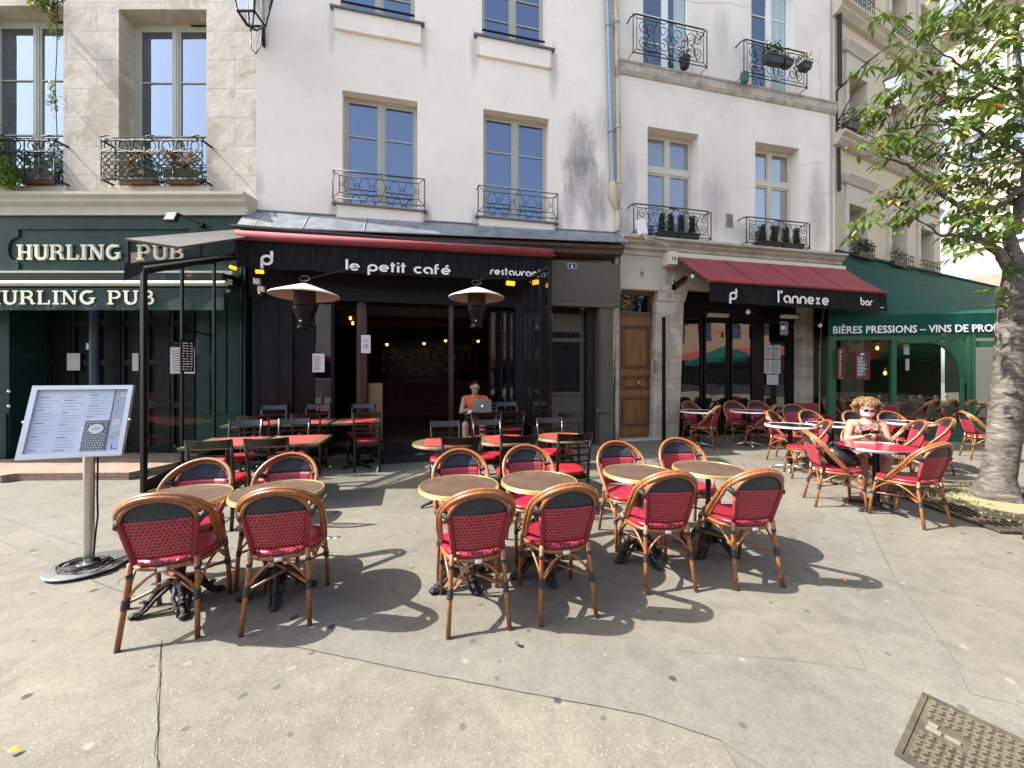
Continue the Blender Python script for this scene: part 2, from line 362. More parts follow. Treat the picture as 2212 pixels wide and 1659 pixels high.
RATTAN = wood_mat('rattan', (.34, .125, .036), (.15, .052, .016), rough=.33, scale=9, axis=(1, 8, 1), coat=.28, uv=True)
WRED = weave_mat('weave_red', (.44, .032, .055), (.028, .007, .011), w=.0255, h=.0225, mo=.0058, rough=.4)
WRED2 = weave_mat('weave_red_seat', (.40, .022, .048), (.07, .008, .015), w=.030, h=.018, mo=.0055, rough=.28)
WBLK = weave_mat('weave_black', (.030, .040, .062), (.005, .006, .010), w=.024, h=.012, mo=.003, rough=.28)
BIND = mat('binding_black', (.02, .022, .026), .45, bump=.4, bs=150)
DARKW = mat('dark_wood', (.010, .006, .005), .27, coat=.15, var=.25)
SEATR = mat('seat_vinyl', (.30, .014, .024), .38, var=.08)
BRASS = mat('brass_edge', (.48, .36, .13), .32, metal=.55)
TOPB = mat('table_brown', (.075, .046, .032), .5, var=.1, vs=9, col2=(.10, .066, .046), mixs=6, spec=.35)
IRON = mat('cast_iron', (.016, .016, .017), .5, metal=.3, bump=.8, bs=55)
STEEL = mat('steel', (.50, .50, .48), .33, metal=.9, var=.05)
CHROME = mat('chrome', (.7, .7, .72), .12, metal=1, var=.03)
BLACKM = mat('black_metal', (.0035, .0035, .004), .35, var=.2, spec=.25)
BLACKP = mat('black_paint', (.004, .004, .0045), .5, var=.25, spec=.2)
GREYF = mat('frame_greige', (.42, .415, .36), .5, var=.05)
WHITEF = mat('frame_white', (.78, .80, .80), .45, var=.04)
CREAMF = mat('frame_cream', (.58, .56, .45), .5, var=.05)
PAPER = mat('paper', (.72, .73, .76), .8, var=.03)
PRINT = mat('print_ink', (.10, .10, .12), .8, var=.1)
WHITEL = mat('letter_white', (.82, .82, .82), .7, var=.03)
CREAML = mat('letter_cream', (.78, .74, .58), .6, var=.04)
CUPRED = mat('mat_red', (.50, .026, .022), .75, var=.05)
# ---------------------------------------------------------------- lettering drawn as strokes
def arc(cx, cy, r, a0, a1, n=14, ry=None):
    ry = r if ry is None else ry
    return [(cx+r*cos(R(a0+(a1-a0)*i/n)), cy+ry*sin(R(a0+(a1-a0)*i/n))) for i in range(n+1)]
RND = {
 'l': (.22, [[(.1, 0), (.1, 1.55)]]), 'e': (1.0, [[(.12, .5), (.88, .5)]+arc(.5, .5, .4, 0, 318)]),
 'p': (1.0, [arc(.5, .5, .4, 180, 540, 24), [(.1, .5), (.1, -.55)]]), 't': (.55, [[(.22, 0), (.22, 1.4)], [(0, 1), (.5, 1)]]),
 'i': (.22, [[(.1, 0), (.1, .95)], [(.1, 1.2), (.1, 1.4)]]), 'c': (.85, [arc(.5, .5, .4, 50, 310)]),
 'a': (1.0, [arc(.5, .5, .4, 0, 250, 24), arc(.5, .5, .4, 250, 360, 8)[:3], [(.9, 0), (.9, .55)]]), 'f': (.6, [[(.15, 0), (.15, 1.1)]+arc(.45, 1.1, .3, 180, 85, 6), [(0, .85), (.5, .85)]]),
 'é': (1.0, [[(.12, .5), (.88, .5)]+arc(.5, .5, .4, 0, 318), [(.5, 1.12), (.75, 1.4)]]), 'r': (.6, [[(.1, 0), (.1, .5)]+arc(.5, .5, .4, 180, 75, 8)]),
 's': (.55, [arc(.42, .72, .2, 80, 220, 8)+[(.3, .5), (.34, .36)]+arc(.2, .25, .2, 20, -110, 8)]), 'u': (1.0, [[(.1, .95)]+arc(.5, .5, .4, 180, 360)+[(.9, .95)]]),
 'n': (1.0, [[(.1, 0)]+arc(.5, .5, .4, 180, 0)+[(.9, 0)]]), 'x': (.9, [arc(.0, .5, .42, -70, 70, 8), arc(.84, .5, .42, 250, 110, 8), [(.4, .5), (.46, .5)]]),
 'b': (1.0, [arc(.5, .5, .4, 0, 360, 24), [(.1, .5), (.1, 1.55)]]), "'": (.3, [[(.12, 1.2), (.18, 1.55)]]), ' ': (.5, []),
 '@': (1.0, [arc(.5, .5, .38, 0, 360, 24), [(.12, .5), (.12, -.45)], [(.88, .5), (.88, 1.35)]]),
}
def sf(x, y=0, w=.32): return [(x-w/2, y), (x+w/2, y)]
T, N = .19, .10
SER = {
 'H': (1.0, [(T, [(.2, 0), (.2, 1)]), (T, [(.8, 0), (.8, 1)]), (N, [(.2, .5), (.8, .5)])]+[(N, sf(x, y, .38)) for x in (.2, .8) for y in (.05, .95)]),
 'U': (1.0, [(T, [(.2, 1), (.2, .35)]+arc(.5, .33, .3, 180, 270, 6, .28)), (T*.8, arc(.5, .33, .3, 270, 360, 6, .28)+[(.8, 1)]), (N, sf(.2, .95, .38)), (N, sf(.8, .95, .34))]),
 'R': (1.0, [(T, [(.2, 0), (.2, 1)]), (N, sf(.2, .05, .38)), (N, [(.02, .95), (.5, .95)]), (T*.8, arc(.5, .73, .24, 90, -90, 8, .22)), (N, [(.2, .51), (.5, .51)]), (T*.9, [(.5, .5), (.72, .35), (.76, .1), (.86, .05)]), (N, [(.78, .05), (.97, .1)])]),
 'L': (.85, [(T, [(.2, 0), (.2, 1)]), (N, sf(.2, .95, .38)), (N, [(.02, .05), (.75, .05)]), (N, [(.75, .0), (.75, .32)])]),
 'I': (.5, [(T, [(.25, 0), (.25, 1)]), (N, sf(.25, .05, .42)), (N, sf(.25, .95, .42))]),
 'N': (1.05, [(N, [(.2, 0), (.2, 1)]), (T, [(.2, .97), (.82, .03)]), (N, [(.84, 0), (.84, 1)]), (N, sf(.2, .05, .36)), (N, sf(.1, .95, .3)), (N, sf(.84, .95, .34))]),
 'G': (1.05, [(T, arc(.5, .5, .38, 60, 330, 16, .43)), (N, [(.72, .86), (.82, .98)]), (T*.8, [(.82, .1), (.82, .42)]), (N, [(.6, .44), (.98, .44)])]),
 'P': (.9, [(T, [(.2, 0), (.2, 1)]), (N, sf(.2, .05, .4)), (N, [(.02, .95), (.5, .95)]), (T*.8, arc(.5, .7, .26, 90, -90, 8, .24)), (N, [(.2, .46), (.5, .46)])]),
 'B': (.95, [(T, [(.2, 0), (.2, 1)]), (N, [(.02, .95), (.5, .95)]), (N, [(.02, .05), (.55, .05)]), (T*.8, arc(.5, .74, .22, 90, -90, 8, .21)), (T*.85, arc(.52, .29, .27, 90, -90, 8, .24)), (N, [(.2, .53), (.5, .53)])]),
 ' ': (.55, []), 'O': (1.05, [(T, arc(.5, .5, .38, 0, 360, 24, .42))]),
}
def stroke(mb, pts, w, M, dep=.006, m=0, sx=1):
    """ribbon of width w along 2-D points, mapped by M (x,z -> local), slightly raised"""
    n = len(pts); L = []; Rr = []
    for i, p in enumerate(pts):
        a = Vector(pts[max(0, i-1)]); b = Vector(pts[min(n-1, i+1)]); t = (b-a)
        t = t.normalized() if t.length else Vector((1, 0)); q = Vector((-t.y, t.x))*w/2; p = Vector(p)
        L.append(p+q); Rr.append(p-q)
    for i in range(n-1):
        A = [M(L[i]), M(Rr[i]), M(Rr[i+1]), M(L[i+1])]
        B = [(p[0], p[1]-dep, p[2]) for p in A]
        mb.quad(*B, m=m)
        mb.quad(A[0], A[3], B[3], B[0], m=m); mb.quad(A[1], B[1], B[2], A[2], m=m)
def round_text(mb, txt, x0, z0, x1, h, y=0, w=.17, zslope=0, m=0):
    tot = sum(RND[c][0]+.16 for c in txt)-.16; sx = (x1-x0)/tot; cx = 0
    for c in txt:
        wd, st = RND[c]
        for s_ in st:
            stroke(mb, s_, w, lambda p: (x0+(cx+p.x)*sx, y, z0+p.y*h+zslope*(cx+p.x)*sx), m=m)
        cx += wd+.16
def serif_text(mb, txt, x0, z0, x1, h, y=0, dep=.03, m=0, side=None):
    tot = sum(SER[c][0]+.06 for c in txt)-.06; sx = (x1-x0)/tot; cx = 0
    k = 0
    for c in txt:
        wd, st = SER[c]
        for w, s_ in st:
            k += 1
            stroke(mb, s_, w, lambda p: (x0+(cx+p.x)*sx, y, z0+p.y*h), dep+.0004*(k % 7), m)
        cx += wd+.06
def font_text(txt, size, mt, parent, loc, sx=1, name='lettering', ext=.003, shear=0):
    cu = bpy.data.curves.new('t', 'FONT'); cu.body = txt; cu.size = size; cu.extrude = ext; cu.resolution_u = 2
    cu.offset = size*.012
    o = bpy.data.objects.new('t', cu); COL.objects.link(o)
    dg = bpy.context.evaluated_depsgraph_get(); me = bpy.data.meshes.new_from_object(o.evaluated_get(dg))
    bpy.data.objects.remove(o)
    me.materials.clear(); me.materials.append(mt)
    me.transform(Matrix.Rotation(R(90), 4, 'X')); me.transform(Matrix.Diagonal((sx, 1, 1, 1)))
    n = bpy.data.objects.new(name, me); COL.objects.link(n); n.parent = parent; n.location = loc
    return n
def text_width(o):
    xs = [v.co.x for v in o.data.vertices]; return min(xs), max(xs)
def line_block(mb, x0, x1, z0, z1, n, y, m=1, jag=.5):
    """rows of print"""
    for i in range(n):
        z = z1-(z1-z0)*(i+.5)/n; h = (z1-z0)/n*.32
        xe = x0+(x1-x0)*(1-jag*random.random()); mb.box(x0, xe, y, y-.0015, z-h/2, z+h/2, m)
# ---------------------------------------------------------------- rattan chair (forward = +y)
def supere(th, a, b, e=.75):
    c, s_ = cos(th), sin(th)
    x = a*math.copysign(abs(c)**e, c); y = b*math.copysign(abs(s_)**e, s_)
    return x*(1+.10*(y/b)), y
def make_rattan(label, red=WRED, red2=WRED2, blk=WBLK, group='red and black woven bistro chairs'):
    t = thing('rattan_chair', label, 'chair', group=group)
    # seat
    mb = MB(); n = 32; prof = [(.96, .432), (1.0, .440), (1.015, .452), (.99, .463), (.9, .470), (.55, .464), (.2, .461)]
    rings = []
    for k, z in prof: rings.append([mb.vert((*[q*k for q in supere(2*pi*i/n, .208, .212)], z)) for i in range(n)])
    for A, B in zip(rings, rings[1:]):
        for i in range(n):
            j = (i+1) % n; q = (A[i], A[j], B[j], B[i]); mb.face(q, 0, [(mb.v[v][0]+(.462-mb.v[v][2])*.5, mb.v[v][1]+(.462-mb.v[v][2])) for v in q])
    mb.face(rings[-1], 0, [(mb.v[v][0], mb.v[v][1]) for v in rings[-1]]); mb.face(rings[0][::-1], 0, [(0, 0)]*n)
    mb.build('seat', red2, t, smooth=True)
    mb = MB(); mb.tube([(*[q*.985 for q in supere(2*pi*i/n, .208, .212)], .420) for i in range(n)], .0135, 8, closed=True)
    mb.box(-.022, .022, -.232, -.221, .409, .431, 1)
    mb.build('seat_frame', [RATTAN, MATS['paper']], t, smooth=True)
    # legs
    def leg(P):
        mb = MB(); mb.tube(P, [.0150]*(len(P)-1)+[.0150], 8)
        return mb
    def wrap(mb, P, z0, z1, r=.0185):
        P = [Vector(p) for p in P]
        def at(z):
            for a, b in zip(P, P[1:]):
                if min(a.z, b.z)-1e-6 <= z <= max(a.z, b.z)+1e-6: return a.lerp(b, (z-a.z)/(b.z-a.z))
            return P[-1]
        k = 5; pts = []; rr = []
        for i in range(k*2+1):
            pts.append(at(z0+(z1-z0)*i/(2*k))); rr.append(r if i % 2 else r-.0022)
        mb.tube(pts, rr, 8, 1)
    for s_ in (-1, 1):
        P = [(s_*.188, -.272, 0), (s_*.174, -.232, .22), (s_*.166, -.208, .36), (s_*.160, -.204, .47)]
        mb = leg(P); wrap(mb, P, .215, .275, .020); wrap(mb, P, .385, .41, .018)
        mb.tube([P[0], (s_*.1875, -.2705, .006)], .0155, 8, 1)
        mb.build('leg', [RATTAN, BIND], t, smooth=True)
        P = [(s_*.203, .215, 0), (s_*.200, .195, .2), (s_*.196, .165, .34), (s_*.190, .150, .425)]
        mb = leg(P); wrap(mb, P, .235, .275, .0195); wrap(mb, P, .375, .405, .018)
        mb.build('leg', [RATTAN, BIND], t, smooth=True)
    def arch(a, b, top):
        a, b, top = Vector(a), Vector(b), Vector(top); o = []
        for i in range(13):
            k = i/12; s2 = sin(pi*k)**.75
            o.append(a.lerp(b, k)*(1-s2)+ (a.lerp(b, .5+(k-.5)*.75)*(1-1)+Vector(((a.lerp(b, k)).x*(1-.15*s2)+top.x*.15*s2, (a.lerp(b, k)).y*(1-.15*s2)+top.y*.15*s2, top.z)))*s2)
        return o
    def gothic(a, b, top):
        a, b, top = Vector(a), Vector(b), Vector(top); o = []
        for k in (0, .25, .5, .75, 1):
            p = a.lerp(top, k); p.z = a.z+(top.z-a.z)*sin(pi/2*k)**.9; o.append(p)
        for k in (.75, .5, .25, 0):
            p = b.lerp(top, k); p.z = b.z+(top.z-b.z)*sin(pi/2*k)**.9; o.append(p)
        return o
    for a, b, tp in (((-.168, -.228, .27), (.168, -.228, .27), (0, -.205, .405)), ((-.198, .190, .27), (.198, .190, .27), (0, .195, .405)),
                     ((-.170, -.222, .27), (-.197, .188, .27), (-.200, -.01, .405)), ((.170, -.222, .27), (.197, .188, .27), (.200, -.01, .405))):
        mb = MB(); mb.tube(gothic(a, b, tp), .0082, 6); mb.build('brace', RATTAN, t, smooth=True)
    mb = MB(); mb.tube([(-.172, -.226, .245), (0, -.01, .262), (.198, .192, .255)], .0095, 6); mb.tube([(.172, -.226, .245), (0, -.01, .245), (-.198, .192, .255)], .0095, 6)
    mb.tube([(-.014, -.024, .25), (.014, .006, .256)], .019, 8, 1)
    mb.build('stretcher', [RATTAN, BIND], t, smooth=True)
    # hoop
    def hoop(dx, dy, dz):
        P = [(.208-dx*.3, .060+dy, .425), (.224-dx, .005+dy, .50), (.237-dx, -.080+dy, .595), (.240-dx, -.148+dy, .675)]
        A = [((.240-dx)*cos(pi*i/20), -.156-.158*sin(pi*i/20)**1.15+dy, .69+(.193-dz)*sin(pi*i/20)) for i in range(21)]
        return P + A + [(-x, y, z) for x, y, z in P[::-1]]
    mb = MB(); mb.tube(hoop(0, 0, 0), .0158, 8); mb.tube(hoop(.013, -.025, .011), .0142, 8)
    for s_ in (-1, 1):
        mb.tube([(s_*.207, .053, .437), (s_*.213, .033, .462)], .0215, 8, 1)
    mb.build('back_hoop', [RATTAN, BIND], t, smooth=True)
    # backrest
    py = lambda z, s_=0: -.196-.27*(z-.47)-.020*(1-s_*s_)
    ZB = .712
    def hw(z):
        if z <= ZB: return .148+.036*(z-.47)/(ZB-.47)
        return .184*sqrt(max(0, 1-((z-ZB)/.142)**2))
    mb = MB()
    mb.grid(lambda u, v: ((u*2-1)*hw(.484+v*.244), py(.484+v*.244, u*2-1), .484+v*.244), 10, 8, uvf=lambda u, v: ((u-.5)*.36, v*.26))
    for s_ in (-1, 1):
        P = [(s_*hw(z), py(z, 1)+.002, z) for z in (.455, .55, .64, ZB)]; mb.tube(P, .0165, 8, 1)
    o = mb.build('backrest', [red, mat('weave_wrap', (.27, .02, .03), .4, bump=.5, bs=200, stretch=(1, 1, 6))], t, smooth=True, fix=False)
    o.modifiers.new('s', 'SOLIDIFY').thickness = .008
    mb = MB()
    def topf(u, v):
        z = .728+v*(.142-.008); z = min(z, ZB+.1415)
        return ((u*2-1)*hw(z), py(z, u*2-1), z)
    mb.grid(topf, 10, 7, uvf=lambda u, v: ((u-.5)*.36, v*.13))
    A = [(.184*cos(pi*i/16), py(ZB+.142*sin(pi*i/16), cos(pi*i/16)), ZB+.142*sin(pi*i/16)) for i in range(17)]
    for s_ in (-1, 1):
        mb.tube([(s_*.186, py(ZB, 1)-.004, ZB-.012), (s_*.205, -.225, ZB+.014), (s_*.222, -.190, ZB+.026)], [.022, .021, .021], 8, 1)
    mb.tube(A, .0125, 8, 2)
    o = mb.build('backrest_top', [blk, BIND, RATTAN], t, smooth=True, fix=False)
    o.modifiers.new('s', 'SOLIDIFY').thickness = .006
    return t

def facing(fx, fy): return atan2(-fx, fy)     # local +y looks along (fx, fy)

# ---------------------------------------------------------------- dark ladder-back chair
def make_dark(label):
    t = thing('ladder_back_chair', label, 'chair', group='dark wooden ladder-back chairs')
    mb = MB(); n = 28; rings = []
    for k, z in ((.97, .44), (1.0, .452), (1.0, .475), (.95, .489), (.6, .494), (.1, .496)):
        rings.append([mb.vert((*[q*k for q in supere(2*pi*i/n, .205, .205, .6)], z)) for i in range(n)])
    for A, B in zip(rings, rings[1:]):
        for i in range(n): mb.face((A[i], A[(i+1) % n], B[(i+1) % n], B[i]))
    mb.face(rings[-1]); mb.face(rings[0][::-1])
    mb.build('seat', SEATR, t, smooth=True)
    mb = MB(); mb.box(-.19, .19, -.19, .19, .39, .438); mb.build('seat_frame', DARKW, t, bevel=.005)
    for s_ in (-1, 1):
        mb = MB(); P = [(s_*.185, -.245, 0), (s_*.183, -.212, .25), (s_*.182, -.20, .45), (s_*.186, -.222, .65), (s_*.196, -.275, .925)]
        mb.tube(P, [.016, .019, .020, .017, .014], 6, flat=1.1); mb.build('leg', DARKW, t, smooth=True)
        mb = MB(); mb.tube([(s_*.18, .19, 0), (s_*.178, .178, .43)], [.014, .019], 6); mb.build('leg', DARKW, t, smooth=True)
    for z in (.60, .68, .76):
        y = -.218-(z-.62)*.19
        mb = MB(); mb.grid(lambda u, v: ((u*2-1)*.185, y-.025*(1-(u*2-1)**2), z-.011+v*.022), 8, 1); mb.build('slat', DARKW, t, fix=False, solid=.014)
    mb = MB(); mb.grid(lambda u, v: ((u*2-1)*.207, -.258-.03*(1-(u*2-1)**2)-v*.02, .845+v*(.075+.010*(u*2-1)**2)), 10, 2); mb.build('top_rail', DARKW, t, fix=False, solid=.018)
    for s_ in (-1, 1):
        mb = MB(); mb.tube([(s_*.180, -.215, .2), (s_*.178, .18, .2)], .010, 6); mb.build('stretcher', DARKW, t, smooth=True)
    mb = MB(); mb.tube([(-.18, .182, .26), (.18, .182, .26)], .010, 6); mb.build('stretcher', DARKW, t, smooth=True)
    return t

# ---------------------------------------------------------------- tables
def make_bistro(label, r=.30, top=None, edge=None, h=.74, group=None, ornate=True, name='bistro_table', rib=True):
    t = thing(name, label, 'table', group=group)
    mb = MB(); mb.lathe([(0, h-.001), (r-.012, h-.001), (r-.012, h-.024), (0, h-.024)], 48); mb.build('tabletop', top or TOPB, t, smooth='auto')
    mb = MB()
    pr = [(r-.013, h-.026), (r-.002, h-.028)]
    if rib:
        for k in range(3): pr += [(r+.002, h-.026+k*.0085), (r-.001, h-.021+k*.0085)]
    else: pr += [(r, h-.026), (r, h-.003)]
    pr += [(r-.003, h+.0015), (r-.011, h+.002), (r-.013, h-.002)]
    mb.lathe(pr, 48); mb.build('edge_band', edge or BRASS, t, smooth='auto')
    if ornate:
        mb = MB(); mb.lathe([(.09, h-.03), (.03, h-.045), (.022, h-.08), (.02, .45), (.028, .42), (.022, .39), (.030, .34), (.036, .25), (.028, .2), (.05, .17), (.03, .14)], 14); mb.build('column', IRON, t, smooth=True)
        mb = MB(); mb.lathe([(.0, .20), (.045, .19), (.06, .15), (.05, .10), (.02, .075), (0, .07)], 12)
        for k in range(4):
            a = 2*pi*k/4+.5; c, s_ = cos(a), sin(a)
            P = [(.03, .17), (.07, .175), (.115, .14), (.155, .075), (.19, .034), (.225, .026)]
            mb.tube([(c*x, s_*x, z) for x, z in P], [.026, .028, .021, .017, .019, .022], 8)
            mb.ell((c*.228, s_*.228, .022), (.029, .029, .019), 8, 6)
            for q in (-1, 1): mb.tube([(c*.06-q*s_*.03, s_*.06+q*c*.03, .15), (c*.12-q*s_*.045, s_*.12+q*c*.045, .11), (c*.17-q*s_*.03, s_*.17+q*c*.03, .045), (c*.215-q*s_*.025, s_*.215+q*c*.025, .02)], [.014, .013, .012, .012], 6)
            mb.tube([(c*.05, s_*.05, .19), (c*.105, s_*.105, .175), (c*.13, s_*.13, .145), (c*.10, s_*.10, .13)], [.012, .014, .011, .007], 6)
            mb.tube([(c*.16-s_*.02, s_*.16+c*.02, .085), (c*.195, s_*.195, .095), (c*.16+s_*.02, s_*.16-c*.02, .08)], .008, 6)
        mb.build('base', IRON, t, smooth=True)
    else:
        mb = MB(); mb.lathe([(.12, h-.027), (.035, h-.04), (.035, .09), (.045, .06)], 16); mb.build('column', BLACKM, t, smooth='auto')
        mb = MB(); mb.lathe([(0, .10), (.05, .095), (.05, .05), (0, .05)], 12)
        for k in range(4):
            a = 2*pi*k/4+.3; c, s_ = cos(a), sin(a)
            mb.tube([(c*.03, s_*.03, .075), (c*.12, s_*.12, .055), (c*.27, s_*.27, .022)], [.026, .024, .014], 8); mb.ell((c*.27, s_*.27, .012), (.022, .022, .012), 8, 5)
        mb.build('base', STEEL if h < .745 and not rib and group and 'black' in group else IRON, t, smooth=True)
    return t
MWOOD = wood_mat('mottled_wood', (.20, .145, .075), (.05, .033, .018), rough=.4, scale=10, axis=(1, 2.5, 1), coat=.3)
def make_square(label, w=.70, d=.70, h=.75):
    t = thing('wooden_table', label, 'table', group='rectangular wooden tables')
    mb = MB(); mb.box(-w/2, w/2, -d/2, d/2, h-.035, h); mb.build('tabletop', MWOOD, t, bevel=.004)
    mb = MB(); mb.tube([(0, 0, h-.036), (0, 0, .05)], .035, 12); mb.box(-w/2+.1, w/2-.1, -.03, .03, h-.055, h-.036); mb.build('column', BLACKM, t, smooth='auto')
    mb = MB()
    for a in (0, 90):
        mb.tube([(cos(R(a+45))*.3, sin(R(a+45))*.3, .02), (0, 0, .06), (-cos(R(a+45))*.3, -sin(R(a+45))*.3, .02)], [.02, .035, .02], 8)
    mb.build('base', BLACKM, t, smooth=True)
    return t
def dupe(src, loc, rz, label):
    c = copy_tree(src); c.location = loc; c.rotation_euler = (0, 0, rz); c['label'] = label
    return c
def place(src, used, x, y, rz, label, z=None):
    loc = (x, y, gz(x, y) if z is None else z)
    if not used:
        src.location = loc; src.rotation_euler = (0, 0, rz); src['label'] = label; used.append(1); return src
    return dupe(src, loc, rz, label)
# ---------------------------------------------------------------- building helpers
def wall(mb, u0, u1, z0, z1, holes, depth=.3, y0=0, m=0, mr=None):
    mr = m if mr is None else mr
    xs = sorted({u0, u1, *[h[0] for h in holes], *[h[1] for h in holes]}); zs = sorted({z0, z1, *[h[2] for h in holes], *[h[3] for h in holes]})
    xs = [x for x in xs if u0 <= x <= u1]; zs = [z for z in zs if z0 <= z <= z1]
    for a, b in zip(xs, xs[1:]):
        for c, d in zip(zs, zs[1:]):
            mx, mz = (a+b)/2, (c+d)/2
            if any(h[0] < mx < h[1] and h[2] < mz < h[3] for h in holes): continue
            mb.quad((a, y0, c), (b, y0, c), (b, y0, d), (a, y0, d), m)
    for h in holes:
        a, b, c, d = h[:4]; c = max(c, z0); d = min(d, z1); y1 = y0+depth
        mb.quad((a, y0, c), (a, y0, d), (a, y1, d), (a, y1, c), mr); mb.quad((b, y0, c), (b, y1, c), (b, y1, d), (b, y0, d), mr)
        mb.quad((a, y0, d), (b, y0, d), (b, y1, d), (a, y1, d), mr); mb.quad((a, y0, c), (a, y1, c), (b, y1, c), (b, y0, c), mr)
def window(parent, u0, u1, z0, z1, y, fm, pm, rows=3, fr=.055, st=.045, mid=.05, transom=None, trows=2, bar=.022, curtain=None):
    mb = MB()
    def bx(a, b, c, d, y0=0, y1=.05): mb.box(a, b, y+y0, y+y1, c, d)
    bx(u0, u0+fr, z0, z1); bx(u1-fr, u1, z0, z1); bx(u0+fr, u1-fr, z1-fr, z1); bx(u0+fr, u1-fr, z0, z0+fr)
    uc = (u0+u1)/2; secs = []
    ztop = z1-fr
    if transom:
        zt = z0+(z1-z0)*transom; bx(u0+fr, u1-fr, zt-.05, zt+.05, -.012, .05); secs = [(z0+fr, zt-.05, rows), (zt+.05, ztop, 1)]
    else: secs = [(z0+fr, ztop, rows)]
    for (a, b, n) in secs:
        bx(uc-mid, uc+mid, a, b, -.008, .05); bx(uc-.012, uc+.012, a, b, -.018, -.008)
        for (l, r_) in ((u0+fr, uc-mid), (uc+mid, u1-fr)):
            bx(l, l+st*.7, a, b, .008, .045); bx(r_-st*.7, r_, a, b, .008, .045); bx(l+st*.7, r_-st*.7, b-st, b, .008, .045); bx(l+st*.7, r_-st*.7, a, a+st*1.5, .008, .045)
            for k in range(1, n):
                zz = a+(b-a)*k/n; bx(l+st*.7, r_-st*.7, zz-bar/2, zz+bar/2, .012, .04)
    o = mb.build('window', fm, parent, fix=False)
    mb = MB(); mb.quad((u0+.02, y+.032, z0+.02), (u1-.02, y+.032, z0+.02), (u1-.02, y+.032, z1-.02), (u0+.02, y+.032, z1-.02))
    mb.build('pane', pm, o, fix=False)
    return o
def ring(mb, cx, cz, rx, rz, y, r=.007, n=18, m=0): mb.tube([(cx+rx*cos(2*pi*i/n), y, cz+rz*sin(2*pi*i/n)) for i in range(n)], r, 5, m, closed=True)
def spiral(mb, cx, cz, r0, a0, turns, y, r=.0075, m=0):
    n = int(14*abs(turns))+4
    mb.tube([(cx+r0*(1-.82*i/n)*cos(a0+2*pi*turns*i/n), y, cz+r0*(1-.82*i/n)*sin(a0+2*pi*turns*i/n)) for i in range(n+1)], r, 5, m)
def rail_ovals(parent, u0, u1, z0, z1, d, mt):
    mb = MB(); y = -d; r = .011; w = u1-u0; uc = (u0+u1)/2
    for z in (z0, z1): mb.tube([(u0, -.0, z), (u0, y, z), (u1, y, z), (u1, -.0, z)], r, 6)
    i0 = .11
    for z in (z0+.11, z1-.10): mb.tube([(u0+i0, y, z), (u1-i0, y, z)], .008, 5)
    for u in (u0, u1): mb.tube([(u, y, z0-.02), (u, y, z1)], r, 6)
    for u, s_ in ((u0+i0, -1), (u1-i0, 1)):
        mb.tube([(u, y, z0+.11), (u, y, z1-.10)], .008, 5); mb.tube([(u, y, z0+.11), (u+s_*i0, y, z0)], .007, 5); mb.tube([(u, y, z1-.10), (u+s_*i0, y, z1)], .007, 5)
    zc = (z0+z1)/2; hh = (z1-z0-.21)/2; n = 5; L = w-2*i0-.1
    for k in range(n):
        c = uc+(k-2)*L/n*1.02
        ring(mb, c, zc+.005, .088 if k != 2 else .095, hh*.98, y, .0065)
        if k < n-1: ring(mb, c+L/n*.51, zc+.005, .034, .034, y, .0065, 12)
    for s_ in (-1, 1): ring(mb, uc+s_*L/n*2.58, zc+.005, .034, .034, y, .0065, 12)
    ring(mb, uc, z1-.055, .036, .04, y, .0065, 12); ring(mb, uc, z0+.055, .036, .04, y, .0065, 12)
    return mb.build('balcony_railing', mt, parent, smooth=True)
